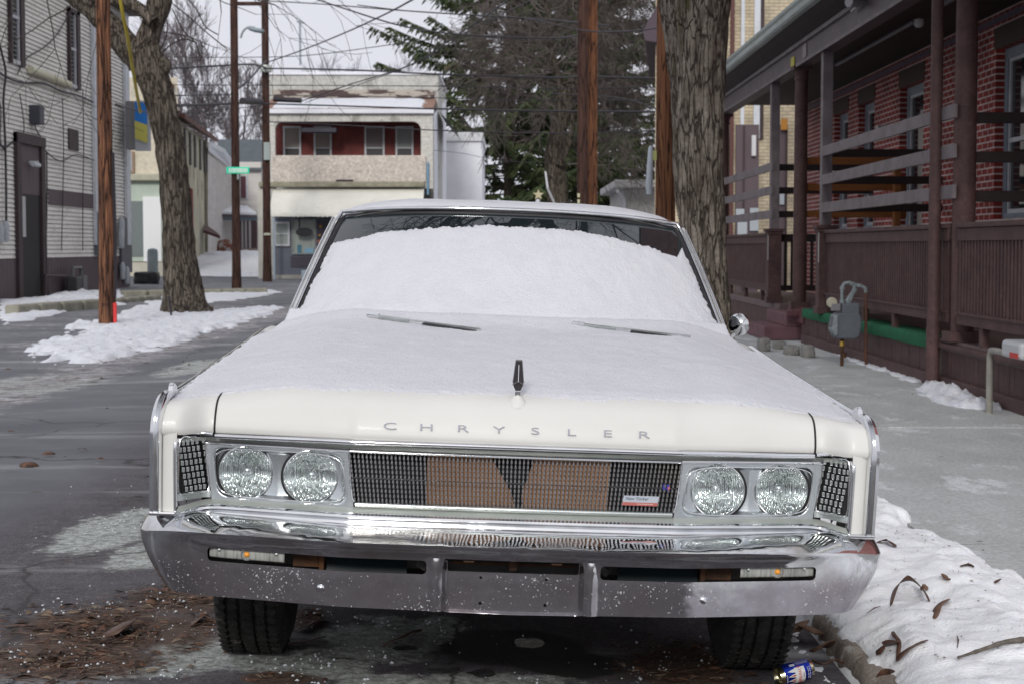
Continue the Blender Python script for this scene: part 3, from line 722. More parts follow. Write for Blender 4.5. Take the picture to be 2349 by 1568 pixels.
mb = MB(); mb.quad((-.85,4.3,1.0),(.85,4.3,1.0),(.72,3.93,1.43),(-.72,3.93,1.43)); cp(mb, 'rear_window', M['glass_dark'])
# ---- mirror on the driver's side (right in the picture)
mb = MB(); c = Vector((1.035, 2.66, 1.045))
T = Matrix.Translation(c) @ Matrix.Rotation(R(90),4,'X') @ Matrix.Rotation(R(-28),4,'Y')
mb.lathe([(.0,.032),(.018,.030),(.034,.023),(.045,.011),(.049,.0),(.049,-.006),(.0,-.006)], T, 32); mir = cp(mb, 'door_mirror', M['chrome'], smooth=60)
mb = MB(); mb.tube([c+Vector((.0,0,-.02)), c+Vector((-.03,0,-.06)), c+Vector((-.06,0,-.075))], [.007,.009,.016], 8); mb.beam(c+Vector((-.045,-.05,-.06)), c+Vector((.022,-.055,.03)), .004, .012, up=(0,1,0)); cp(mb, 'mirror_arm', M['chrome'], mir, smooth=60)
# ---- snow on the car
def H_ws(x, y):
    s_ = .3; 
    for _ in range(6):
        wd = .85 + (.712-.85)*s_; u = max(-1.15, min(1.15, x/wd)); au = abs(u)
        yb = 1.62 + .30*au**2.6; yh = 2.17 + .25*au**3; s_ = (y-yb)/(yh-yb); s_ = max(-.8, min(1.1, s_))
    p = wsp(u, s_); z = p.z + (y - p.y)*.82 if s_ > 0 else p.z + (y-p.y)*.55
    return z, u, s_
STOP = [(-1.1,.62),(-1,.64),(-.95,.675),(-.86,.70),(-.75,.73),(-.5,.78),(-.2,.812),(.1,.818),(.35,.80),(.55,.765),(.72,.715),(.84,.66),(.90,.64),(.94,.70),(.975,.75),(1,.72),(1.1,.66)]
nx, ny = 420, 450
P = []; KM = []
for j in range(ny):
    y = .02 + (2.30-.02)*j/(ny-1); row = []; krow = []
    for i in range(nx):
        x = -.985 + 1.97*i/(nx-1); ax = abs(x)
        yo = y - yplan(ax)*(1-sst(0,.7,y))
        zh = hood_z(x, max(.03, yo)) if y < 1.7 else hood_z(x, 1.62)
        zw, u, s_ = H_ws(x, y)
        inside = abs(u) < 1.02
        n1 = fbm(x*9, y*9, 3.1); n2 = fbm(x*75, y*75, 7.7, 3)
        if s_ > 0.02 and inside:
            z0 = zw; 
            m_ = min((interp(STOP, u) + .016 + .016*fbm(x*4, 4.2, 0) - s_)*.62, (1.0 - abs(u))*.85*1.0 - .008 - .010*sst(-.2,.6,n1*2) - (.012*sst(.1,.6,s_)))
            m_ += .011*n2 + .006*n1
        else:
            z0 = max(zh, zw) if inside else zh
            edge = .060 + .016*sst(.3,.95,ax) + .012*fbm(x*4, 1.3, 9) + .020*math.exp(-(x/.04)**2)
            m_ = min(yo - edge, .972 - ax + .01) + .014*n2
            if not inside and y > 1.85: m_ = min(m_, .965-ax, (ax - .885))
            if s_ > -.5 and inside: m_ = max(m_, .02)
        k_ = max(0, m_); th = .030*(1-math.exp(-k_/.022)) if m_ > 0 else -.05
        fill = 0
        if inside and -.75 < s_ < .8:       # drift filling the cowl
            fill = .030*math.exp(-((y-1.60-.28*abs(u)**2.6)/.10)**2)
        und = .004*fbm(x*3.1, y*3.1, 5) + (.005*fbm(x*16, y*16, 8, 3) if s_ > .02 and inside else .0012*fbm(x*22,y*22,8,3))
        if not (s_ > .02 and inside): th *= .12 + .88*sst(.03, .6, yo)
        if m_ > 0: z = z0 + th*(.92 + .10*n1) + fill + und*.5*min(1,k_/.03) + .0007*n2
        else: z = z0 - .012 - .03*min(1, -m_*40)
        row.append(Vector((x, y, z))); krow.append(m_ > -.0)
    P.append(row); KM.append(krow)
SN = P
mb = MB(); mb.gridmask(P, KM); mb.nofix = True
def snowz(x, y):
    i = int(round((x+.985)/1.97*(nx-1))); j = int(round((y-.02)/2.28*(ny-1))); return SN[max(0,min(ny-1,j))][max(0,min(nx-1,i))].z
for face in range(0): pass
snow = mb.build('snow_cover', M['snowcar'], None, local=True, smooth=180)
snow.location = car.location; snow.rotation_euler = car.rotation_euler
tag(snow, 'thin layer of fresh snow lying on the bonnet and windscreen of the cream sedan', 'snow', kind='stuff')
mb = MB(); P = []
for y in linsp(2.185,3.95,60):
    row = []
    for x in linsp(-.728,.728,90):
        p = roofp(x, y); e = min(.735-abs(x), y-2.17, 4-y); p.z += .028*(1-math.exp(-max(0,e)/.03)) - .003 + .003*fbm(x*6,y*6,2)*min(1,e*20); row.append(p)
    P.append(row)
mb.grid(P); sr = mb.build('snow_cover', M['snowcar'], None, local=True, smooth=180); sr.location = car.location; sr.rotation_euler = car.rotation_euler
tag(sr, 'snow lying on the roof of the cream sedan', 'snow', kind='stuff')
# ---- wipers
RCAR = (Matrix.Rotation(R(1.0),3,'Z') @ Matrix.Rotation(R(2.1),3,'Y')); CARO = Vector(car.location)
def carray(px, py):       # place on the snowy car surface seen at (px, py), local frame
    d = RCAR.transposed() @ Vector(ray(px, py)); o = RCAR.transposed() @ (Vector((0,0,CAMZ)) - CARO)
    t = 5.0
    while t < 8:
        p = o + d*t
        if .05 < p.y < 2.3 and p.z < snowz(p.x, p.y): return p
        t += .01
    return o + d*6.1
for a, b, r0 in (((843,727),(1103,759),1), ((1312,744),(1583,776),.35)):
    A_ = carray(*a); B_ = carray(*b); mb = MB(); pts = []
    A_.z = snowz(A_.x, A_.y); B_.z = snowz(B_.x, B_.y)
    up = Vector((0,-.5,.8))
    A2 = A_ + up*.008*r0; B2 = B_ + up*.004; Mid = A_.lerp(B_, .45)
    mb.beam(A2, A2.lerp(B2,.38), .013*(.4+.6*r0), .011, up=up); arm = cp(mb, 'wiper', M['alu'], bevel=.002)
    mb = MB(); mb.beam(A2.lerp(B2,.34)+up*.002, B2+up*.004, .004, .008, up=up); cp(mb, 'wiper_blade', mat('wiper_metal',(.45,.47,.47),(.6,.62,.62),scale=30,rough=.4,metal=.6), arm)
    mb = MB(); mb.beam(A2.lerp(B2,.5)-Vector((0,.010,.004)), B2.lerp(A2,.04)-Vector((0,.016,.006)), .012, .003, up=up); cp(mb, 'blade_rubber', M['rubber'], arm)
    mb = MB(); mb.beam(A2+up*.004, A2.lerp(B2,.11)+up*.004, .017*(.5+.5*r0), .012, up=up); cp(mb, 'wiper_cap', M['chrome'], arm, bevel=.003)
# ================================================================ GROUND
def gz(x, y):
    if x > 1.12: return -.05
    z = float(np.interp(x, [-60,-14,-7,-5,-3.2,-1.5,1.12], [.03,.02,.0,.0,.055,.055,-.042]))
    return z
def ell(cx, cy, rx, ry):
    c = gp(cx, cy, .02); a = gp(cx, cy-ry, .02); b = gp(cx, cy+ry, .02)
    return (c.x, (a.y+b.y)/2, rx*c.y/F, (a.y-b.y)/2)
def em(es, x, y):
    m = 0
    for cx, cy, rx, ry in es:
        d = sqrt(((x-cx)/rx)**2 + ((y-cy)/ry)**2); m = max(m, 1.25 - d)
    return max(0.0, min(1.0, m))
def sdf(poly, x, y):
    d = 1e9; ins = False; n = len(poly)
    for i in range(n):
        ax_, ay = poly[i]; bx, by = poly[(i+1) % n]
        ex, ey = bx-ax_, by-ay; wx, wy = x-ax_, y-ay
        t = max(0, min(1, (wx*ex+wy*ey)/(ex*ex+ey*ey+1e-12)))
        d = min(d, (wx-ex*t)**2 + (wy-ey*t)**2)
        if (ay > y) != (by > y) and x < (bx-ax_)*(y-ay)/(by-ay) + ax_: ins = not ins
    return sqrt(d) * (1 if ins else -1)
LITTER = [ell(*e) for e in ((250,1470,330,75),(420,1390,150,45),(150,1540,300,60),(700,1420,60,30),(1560,1500,190,60),(1750,1560,150,30),(640,1560,120,20))]
ICE = [ell(*e) for e in ((235,1245,130,55),(340,1290,90,40),(330,1200,90,25),(860,1470,150,65),(760,1530,120,30),(1150,1545,200,22),(1000,1430,70,30),(430,850,65,22),(470,1510,170,45),(60,885,170,35),(250,1555,200,18),(1440,1555,150,14),(620,1520,170,30),(900,1560,160,20),(1300,1560,160,14),(1620,1545,120,16))]
WETS = [ell(*e) for e in ((1180,1470,210,50),(1015,1523,48,16),(1110,1531,36,12),(1215,1455,42,14),(945,1468,40,10),(1300,1500,160,40))]
SPOT = [ell(*e) for e in ((1015,1523,46,14),(1110,1531,34,12),(1215,1455,40,13),(925,1478,38,6),(965,1455,20,8))]
def axis_pts(segs):
    out = []
    for a, b, st in segs:
        n = max(1, int(round((b-a)/st))); out += [a + (b-a)*i/n for i in range(n)]
    out.append(segs[-1][1]); return out
xs = axis_pts([(-60,-20,4),(-20,-8,.6),(-8,-2.6,.15),(-2.6,1.12,.04)])
ys = axis_pts([(-14,2,1.0),(2,4.4,.2),(4.4,9,.04),(9,20,.2),(20,60,.8),(60,110,5)])
mb = MB(); P = []; A1 = []; A2 = []; A3 = []; A4 = []; A5 = []; A6 = []
for y in ys:
    row = []
    for x in xs:
        near = -3.5 < x and 4 < y < 14
        z = gz(x, y) + (.006*fbm(x*2.2, y*2.2, 1) if near else 0) + .012*fbm(x*.5,y*.5,4,2)
        row.append((x, y, z))
        A1.append(em(ICE, x, y)); A2.append(em(LITTER, x, y) if near else 0); A3.append(em(WETS, x, y) if near else 0); A5.append(em(SPOT, x, y) if near else 0)
        # dusty light lane against darker worn lanes, and grey slush at the far edge
        lane = -.2 if x > -1.9 else 0
        A4.append(1 - sst(-2.7,-2.0, x + .3*nse(y*.3))); A6.append(.75*math.exp(-((x+4.6)/.75)**2)*(1 if y > 9 else 0) + .45*(1-sst(-6.2,-5.2,x))*(1 if 12 < y < 60 else .3))
    P.append(row)
mb.grid(P); mb.attr = {'ice': A1, 'litter': A2, 'wet': A3, 'lane': A4, 'spot': A5, 'slush': A6}
def roadmat():
    m = bpy.data.materials.new('worn_asphalt'); m.use_nodes = True; nt = m.node_tree; b = nt.nodes['Principled BSDF']; L = nt.links.new
    tc = nt.nodes.new('ShaderNodeTexCoord')
    def noi(s, d=6, r=.6, st=None):
        n = nt.nodes.new('ShaderNodeTexNoise'); n.inputs['Scale'].default_value = s; n.inputs['Detail'].default_value = d; n.inputs['Roughness'].default_value = r
        if st:
            mp = nt.nodes.new('ShaderNodeMapping'); mp.inputs['Scale'].default_value = st; L(tc.outputs['Object'], mp.inputs[0]); L(mp.outputs[0], n.inputs[0])
        else: L(tc.outputs['Object'], n.inputs[0])
        return n.outputs['Fac']
    def ramp(f, a, b_, c0=(0,0,0), c1=(1,1,1)):
        r = nt.nodes.new('ShaderNodeValToRGB'); L(f, r.inputs[0]); r.color_ramp.elements[0].position = a; r.color_ramp.elements[1].position = b_
        r.color_ramp.elements[0].color = (*c0,1); r.color_ramp.elements[1].color = (*c1,1); return r.outputs[0]
    def mix(f, a, b_):
        x = nt.nodes.new('ShaderNodeMix'); x.data_type = 'RGBA'
        L(f, x.inputs[0])
        for i, q in ((6,a),(7,b_)):
            if isinstance(q, tuple): x.inputs[i].default_value = (*q,1)
            else: L(q, x.inputs[i])
        return x.outputs[2]
    def attr(n): a = nt.nodes.new('ShaderNodeAttribute'); a.attribute_name = n; return a.outputs['Fac']
    def madd(a, k, c): 
        x = nt.nodes.new('ShaderNodeMath'); x.operation = 'MULTIPLY_ADD'; L(a, x.inputs[0]); x.inputs[1].default_value = k
        if isinstance(c, float): x.inputs[2].default_value = c
        else: L(c, x.inputs[2])
        return x.outputs[0]
    base = mix(ramp(noi(3.1, 10, .75), .38, .62), (.042,.034,.040), (.098,.086,.098)); base = mix(ramp(noi(16, 8, .8), .52, .64), base, (.135,.125,.135))
    grain = noi(75, 6, .85); base = mix(ramp(grain, .50, .66), base, (.20,.19,.20)); base = mix(ramp(noi(95, 5, .8, (1,1.3,1)), .56, .60), base, (.035,.03,.033))
    lane = mix(ramp(noi(.7), .35, .6), (.10,.104,.118), (.155,.16,.175)); base = mix(attr('lane'), base, lane)
    base = mix(ramp(noi(.9, 8, .7, (.25,1.6,1)), .56, .66), base, (.32,.325,.325))      # salt streaks
    wet = ramp(madd(attr('wet'), 1.0, madd(noi(6), .5, -.25)), .35, .5); base = mix(wet, base, (.018,.016,.014))
    ice = madd(attr('ice'), 1.0, madd(noi(5, 12, .80), 2.4, -1.14)); base = mix(ramp(ice, .34, .60), base, mix(ramp(noi(30, 8, .8), .42, .6), (.20,.21,.19), (.56,.59,.57)))
    lit = madd(attr('litter'), 1.0, madd(noi(7, 9, .75), 1.1, -.6)); base = mix(ramp(lit, .35, .6), base, mix(ramp(noi(60, 9, .8, (.5,1.6,1)), .4, .62), (.040,.022,.015), (.16,.10,.07)))
    spt = ramp(madd(attr('spot'), 1.0, madd(noi(9), .5, -.25)), .3, .36); base = mix(spt, base, (.008,.007,.006))
    # cracks
    vo = nt.nodes.new('ShaderNodeTexVoronoi'); vo.feature = 'DISTANCE_TO_EDGE'; vo.inputs['Scale'].default_value = .38
    nn = nt.nodes.new('ShaderNodeTexNoise'); nn.inputs['Scale'].default_value = 2.2; nn.inputs['Detail'].default_value = 6; L(tc.outputs['Object'], nn.inputs[0])
    va = nt.nodes.new('ShaderNodeMixRGB'); va.blend_type = 'LINEAR_LIGHT'; va.inputs[0].default_value = .25; L(tc.outputs['Object'], va.inputs[1]); L(nn.outputs['Color'], va.inputs[2]); L(va.outputs[0], vo.inputs['Vector'])
    base = mix(ramp(vo.outputs['Distance'], .0015, .006, (1,1,1), (0,0,0)), base, (.03,.027,.028))
    slu = madd(attr('slush'), 1.0, madd(noi(1.6, 9, .75, (.5,1,1)), 2.0, -1.1)); base = mix(ramp(slu, .35, .6), base, mix(ramp(noi(5, 9, .8), .42, .62), (.10,.085,.08), (.50,.50,.52)))
    L(base, b.inputs['Base Color'])
    rr = ramp(spt, 0, 1, (.8,.8,.8), (.08,.08,.08)); L(rr, b.inputs['Roughness'])
    bp = nt.nodes.new('ShaderNodeBump'); bp.inputs['Distance'].default_value = .004; L(noi(130, 4, .7), bp.inputs['Height'])
    bp2 = nt.nodes.new('ShaderNodeBump'); bp2.inputs['Distance'].default_value = .012; L(ice, bp2.inputs['Height']); L(bp.outputs[0], bp2.inputs['Normal']); bp2.inputs['Strength'].default_value = .5
    L(bp2.outputs[0], b.inputs['Normal']); return m
road = mb.build('road', roadmat(), None, local=True, smooth=180); tag(road, kind='structure')
# the land further off
mb = MB(); P = []
for y in axis_pts([(-300,-14,50),(-14,60,20),(60,130,4),(130,600,60)]):
    P.append([(x, y, -.07 + (sst(74,92,y)*1.1*sst(-5,-9,x)) ) for x in axis_pts([(-400,-60,60),(-60,10,2),(10,400,60)])])
mb.grid(P); tag(mb.build('ground', mat('frozen_ground', (.16,.15,.14), (.55,.56,.6), scale=.35, rough=.9, lo=.48, hi=.55), None, local=True, smooth=180), kind='structure')
# pavement slabs
conc = mat('frosty_concrete', (.40,.41,.405), (.50,.51,.51), scale=1.7, rough=.8, bump=.001, bscale=120, c3=(.63,.64,.655), s3=2.6, t3=.56, stretch=(1,.55,1), fine=(45,.28), detail=12)
conc2 = mat('coarse_concrete', (.38,.40,.39), (.58,.60,.59), scale=9, rough=.85, bump=.004, bscale=220, fine=(90,.35), detail=10)
mb = MB(); e = [-12,-5,0,7.0,11.6,16.2,20.8,25.4,30,34.6,39.2,45,52]
def slab(mb, x0, x1, y0, y1, z, st=.35):
    nx_ = max(2, int((x1-x0)/st)+1); ny_ = max(2, int((y1-y0)/st)+1)
    mb.grid([[(x, y, z + .006*fbm(x*.8,y*.8,8,2)) for x in linsp(x0,x1,nx_)] for y in linsp(y0,y1,ny_)])
    for (a, b_) in (((x0,y0),(x1,y0)),((x1,y0),(x1,y1)),((x1,y1),(x0,y1)),((x0,y1),(x0,y0))):
        mb.quad((*a,z),(*b_,z),(*b_,z-.12),(*a,z-.12))
for a, b in zip(e[2:], e[3:]):
    slab(mb, 1.87 + .02*nse(a), 4.3, a+.014, b-.014, .05 + .012*nse(a*3.3))
tag(mb.build('sidewalk', conc, None, local=True), kind='structure')
mb = MB(); slab(mb, 1.9-.08, 4.3, 2.0, 6.975, .042); slab(mb, 1.9, 4.3, -12, 1.98, .042); 
tag(mb.build('sidewalk', conc2, None, local=True), kind='structure')
# verge soil and the kerb
mb = MB(); mb.grid([[(x, y, (.03 if x < 1.85 else .0) + .015*fbm(x*3,y*3,2)) for x in (1.2,1.3,1.4,1.5,1.6,1.7,1.8,1.9,2.6,3.4,4.2)] for y in linsp(-12,52,320)])
tag(mb.build('verge', mat('soil', (.06,.045,.035), (.12,.10,.08), scale=8, rough=.95, bump=.01, c3=(.6,.61,.65), s3=2.2, t3=.60), None, local=True, smooth=180), kind='structure')
mb = MB(); P = []
for y in axis_pts([(-12,3.5,.4),(3.5,9,.035),(9,52,.4)]):
    j = .010*fbm(y*4,0,1) ; row = []
    for u, z in ((1.085,-.10),(1.09,.0),(1.10,.035),(1.125,.046),(1.17,.048),(1.205,.040),(1.215,-.08)):
        row.append((u + j + .008*fbm(y*11,u*20,3), y, z + .006*fbm(y*13,u*30,6)))
    P.append(row)
mb.grid(P); tag(mb.build('kerb', mat('kerb_concrete', (.30,.26,.22), (.17,.14,.115), scale=7, rough=.9, bump=.005, bscale=60, c3=(.40,.38,.35), s3=12, t3=.56, fine=(60,.3)), None, local=True, smooth=180), kind='structure')
# ---- snow
M['snow'] = snowmat('trodden_snow', (.73,.74,.77), (.63,.65,.70), .012, 28, (.36,.34,.34), .60, 4.5)
M['snowbank'] = snowmat('snow_bank', (.89,.90,.915), (.84,.855,.885), .005, 110, (.58,.60,.63), .72, 3.5)
def xr(y): return float(np.interp(y, [3,5.2,5.8,6.2,6.5,7.0,7.5,8.2,8.6,9.2], [2.3,1.98,1.88,1.93,1.93,1.84,1.86,1.86,1.84,1.80]))
mb = MB(); P = []
for y in axis_pts([(3.0,4.3,.06),(4.3,8.8,.016),(8.8,14,.08)]):
    row = []
    for x in axis_pts([(.84,2.2,.016),(2.2,3.0,.03)]):
        base = .045 if x > 1.085 else float(np.interp(x,[.84,1.07,1.085],[-.034,-.04,.03]))
        r_ = min(x-.98 - .05*fbm(y*3,1,1), xr(y) - x + .11*fbm(y*5,x*3,2,5), (9.4-y)*.3)
        k = .020*fbm(x*4, y*4, 3.3)
        m_ = r_ + k
        # kerb stones left bare
        for c, rx, ry in ((gp(1880,1430,.05),.045,.30),(gp(1943,1492,.05),.05,.20),(gp(2008,1552,.05),.055,.17)):
            d = sqrt(((x-c.x)/rx)**2 + ((y-c.y)/ry)**2); m_ = min(m_, (d-1)*.05 + .012*fbm(x*20,y*20,1))
        if x < 1.09: m_ = min(m_, (x-.90)*.3 - .02 + .05*fbm(x*7, y*7, 5))
        lump = .035 + .030*fbm(x*2.1, y*1.6, 11, 3) + .030*max(0, fbm(x*4.5, y*3.5, 2, 3)) + .006*fbm(x*13, y*11, 6) + .0045*fbm(x*38, y*34, 6, 3)
        big = .085*math.exp(-((x-1.66)/.22)**2 - ((y-6.15)/.42)**2) + .05*math.exp(-((x-1.38)/.2)**2 - ((y-6.6)/.8)**2) + .05*math.exp(-((x-1.6)/.2)**2-((y-5.0)/.4)**2)
        H_ = (lump + big + .02) * sst(1.0, 1.35, x) + .016 + .012*fbm(x*9,y*9,1)
        t = H_*(1-math.exp(-max(0,m_)/.035)) if m_ > 0 else -.05
        row.append((x, y, base + t))
    P.append(row)
BANK = P; mb.grid(P); mb.nofix = True
bank = mb.build('snow_bank', M['snowbank'], None, local=True, smooth=180); tag(bank, 'lumpy snow heaped over the kerb and the pavement edge, to the right of the car', 'snow bank', kind='stuff')
def bankz(x, y):
    best = -1
    ysb = [r[0][1] for r in BANK]; j = int(np.searchsorted(ysb, y)); j = max(0, min(len(BANK)-1, j))
    row = BANK[j]; i = int(np.searchsorted([p[0] for p in row], x)); i = max(0, min(len(row)-1, i)); return row[i][2]
def snow_patch(label, pts, h=.05, step=.12, zb=.0, rough=.25, fs=2.0, world=False):
    poly = [(p[0], p[1]) for p in pts] if world else [tuple(gp(px, py, .03))[:2] for px, py in pts]
    X = [p[0] for p in poly]; Y = [p[1] for p in poly]; mb = MB(); P = []
    x0, x1, y0, y1 = min(X)-.6, max(X)+.6, min(Y)-1, max(Y)+1
    nx_ = min(260, int((x1-x0)/step)+2); ny_ = min(320, int((y1-y0)/(step*2.2))+2)
    for y in linsp(y0, y1, ny_):
        row = []
        for x in linsp(x0, x1, nx_):
            d = sdf(poly, x, y) + rough*fbm(x*fs, y*fs*.6, 3, 5)
            g = (gz(x, y) if not callable(zb) and zb == 0 else (zb(x,y) if callable(zb) else zb))
            t = (h*(1-math.exp(-d/.2))*(1+.9*fbm(x*fs*2.5,y*fs*2,9,4)) + .010) if d > 0 else -.06
            row.append((x, y, g + t))
        P.append(row)
    mb.grid(P); mb.nofix = True
    o = mb.build('snow_patch', M['snow'], None, local=True, smooth=180); tag(o, label, 'snow', kind='stuff'); return o
snow_patch('snow on the verge round the leaning street tree and the red brown pole', [(161,743),(228,737),(300,712),(363,690),(430,690),(480,715),(560,708),(640,703),(600,722),(504,748),(403,779),(302,809),(240,826),(168,830),(64,800),(111,782),(208,765)], .07, .055, rough=.46, fs=3.4)
snow_patch('snow strip between the stone kerb and the white clapboard building', [(0,690),(100,683),(215,690),(300,697),(190,705),(90,725),(0,745)], .06, .09)
snow_patch('low snow heap against the brown skirt of the clapboard building', [(85,690),(130,678),(200,676),(280,672),(275,684),(150,692)], .12, .09, rough=.3)
snow_patch('snow strip along the far side of the verge by the cross street', [(370,676),(430,668),(600,664),(650,668),(560,684),(450,694),(380,697)], .05, .12)
snow_patch('snowy bank rising beside the alley house', [(-17.5,76),(-10.3,70.5),(-10.0,84),(-13.5,97),(-20,97)], .12, .25, zb=lambda x, y: .0 + .95*sst(70,92,y), rough=.5, fs=.5, world=True)
snow_patch('chunks of snow at the foot of the brown porch skirt beside the downpipe', [(3.6,12.9),(3.95,12.7),(4.0,14.8),(3.75,14.9),(3.62,14)], .14, .035, zb=.05, rough=.09, fs=6, world=True)
snow_patch('thin snow line along the porch skirt at the right edge', [(3.78,9.8),(4.0,9.8),(4.0,12.2),(3.9,12.2),(3.84,11)], .09, .03, zb=.05, rough=.07, fs=7, world=True)
snow_patch('crumbs of snow between the gas meter and the downpipe', [(3.85,15.4),(4.0,15.4),(4.0,19.6),(3.9,19.6)], .05, .035, zb=.05, rough=.08, fs=5, world=True)
# ---- leaf litter and ice crumbs (nobody could count them)
def leafbit(mb, c, L_, W_, a, curl, tilt, n=4):
    pts = []
    ca, sa = cos(a), sin(a)
    for i in range(n+1):
        t = i/n - .5; w_ = W_*sqrt(max(0.03, 1-(2*t)**2)); h = curl*(.25-t*t)*4*L_*.5
        x = t*L_
        for s_ in (-1, 1):
            lx, ly_ = x, s_*w_/2; lz = h + s_*tilt*w_
            pts.append((c[0]+lx*ca-ly_*sa, c[1]+lx*sa+ly_*ca, c[2]+max(-.004,lz)+.003))
    mb.add(pts, [(2*i, 2*i+1, 2*i+3, 2*i+2) for i in range(n)])
rg = random.Random(11); mb = MB(); mb2 = MB(); mb3 = MB()
for k in range(90000):
    x = rg.uniform(-2.3, 1.05); y = rg.uniform(4.6, 7.6); m_ = em(LITTER, x, y)
    dens = fbm(x*3.2, y*2.2, 4)
    if rg.random() > (m_**1.5)*(.45 + 1.1*dens) : continue
    z = gz(x, y) + .006*fbm(x*2.2, y*2.2, 1)
    L_ = rg.choice((.006,.009,.012,.016,.022,.03,.05)); W_ = rg.uniform(.10,.40)*L_
    if rg.random() < .25: L_ = rg.uniform(.03,.09); W_ = .003
    leafbit(mb if rg.random() < .82 else mb2, (x,y,z), L_, W_, rg.uniform(-.6,.6) + (0 if rg.random()<.7 else rg.uniform(0,pi)), rg.uniform(-.1,.35), rg.uniform(-.3,.3), 2 if L_ < .015 else 3)
    if len(mb.f) > 75000: break
for k in range(60000):
    x = rg.uniform(-3.2, 1.6); y = rg.uniform(4.6, 9.0); m_ = max(em(LITTER, x, y), .6*em(ICE, x, y), .012)
    if rg.random() > m_*.55*(.5+1.2*fbm(x*4,y*3,9)): continue
    z = gz(x, y); r = rg.choice((.0015,.0015,.002,.002,.003,.004,.006)); n0 = len(mb3.v)
    q = [(x+r*rg.uniform(.6,1.3),y,z+r*.5),(x,y+r*rg.uniform(.6,1.3),z+r*.5),(x-r*rg.uniform(.6,1.3),y,z+r*.5),(x,y-r*rg.uniform(.6,1.3),z+r*.5),(x,y,z+r*1.4),(x,y,z-r*.3)]
    mb3.add(q, [(0,1,4),(1,2,4),(2,3,4),(3,0,4),(1,0,5),(2,1,5),(3,2,5),(0,3,5)])
mb.nofix = mb2.nofix = True
tag(mb.build('leaf_litter', mat('wet_litter', (.13,.065,.04), (.035,.02,.014), scale=22, rough=.7, lo=.42, hi=.58), None, local=True), 'matted brown leaf litter on the road round the front wheels', 'leaf litter', kind='stuff')
tag(mb2.build('leaf_litter', mat('pale_litter', (.24,.17,.11), (.10,.075,.055), scale=30, rough=.8), None, local=True), 'scattered straw coloured scraps of dead leaf in the litter', 'leaf litter', kind='stuff')
tag(mb3.build('ice_crumbs', simple('ice_crumb', (.6,.63,.66), .35), None, local=True), 'white crumbs of ice and salt sprinkled over road and litter', 'ice crumbs', kind='stuff')
mb = MB()
for k in range(260):
    x = rg.uniform(1.95, 3.95); y = rg.uniform(5.6, 24)
    if rg.random() > .35 + .9*fbm(x*2,y*1.2,5): continue
    leafbit(mb, (x,y,.058), rg.choice((.012,.02,.035,.05)), rg.uniform(.006,.018), rg.uniform(-.5,.5), rg.uniform(0,.3), rg.uniform(-.2,.2), 3)
for k in range(420):
    x = rg.uniform(-6, -1.3); y = rg.uniform(6.5, 26)
    if rg.random() > .3 + .9*fbm(x*1.2,y*.6,15): continue
    leafbit(mb, (x,y,gz(x,y)+.012), rg.choice((.02,.03,.05,.08)), rg.uniform(.008,.03), rg.uniform(-.5,.5), rg.uniform(0,.5), rg.uniform(-.3,.3), 3)
for k in range(520):
    x = rg.uniform(1.0, 1.9); y = rg.uniform(4.6, 8.2)
    z = bankz(x, y)
    if z < .05: continue
    leafbit(mb, (x,y,z+.001), rg.choice((.004,.006,.010,.016)), rg.uniform(.002,.006), rg.uniform(0,3), rg.uniform(0,.3), rg.uniform(-.3,.3), 2)
mb.nofix = True; tag(mb.build('leaf_litter', bpy.data.materials['wet_litter'], None, local=True), 'sparse dark scraps of leaf scattered over the road, the right pavement and the snow bank', 'leaf litter', kind='stuff')
for i, (px, py, s_) in enumerate(((112,1047,.045),(66,1074,.06))):
    g = gp(px, py, .04); mb = MB(); P = []
    for a in range(9):
        th = pi*a/8; P.append([(g.x + s_*sin(th)*cos(2*pi*b/12)*(1+.3*nse(a*.9,b*.8,i)), g.y + s_*sin(th)*sin(2*pi*b/12), g.z + s_*.55*cos(th) + .01) for b in range(13)])
    mb.grid(P); tag(mb.build('road_clod', bpy.data.materials['wet_litter'], None, smooth=60), ('small dark clod of dirt on the road left of the car, the farther one','larger dark clod of dirt on the road at the left picture edge')[i], 'clod')
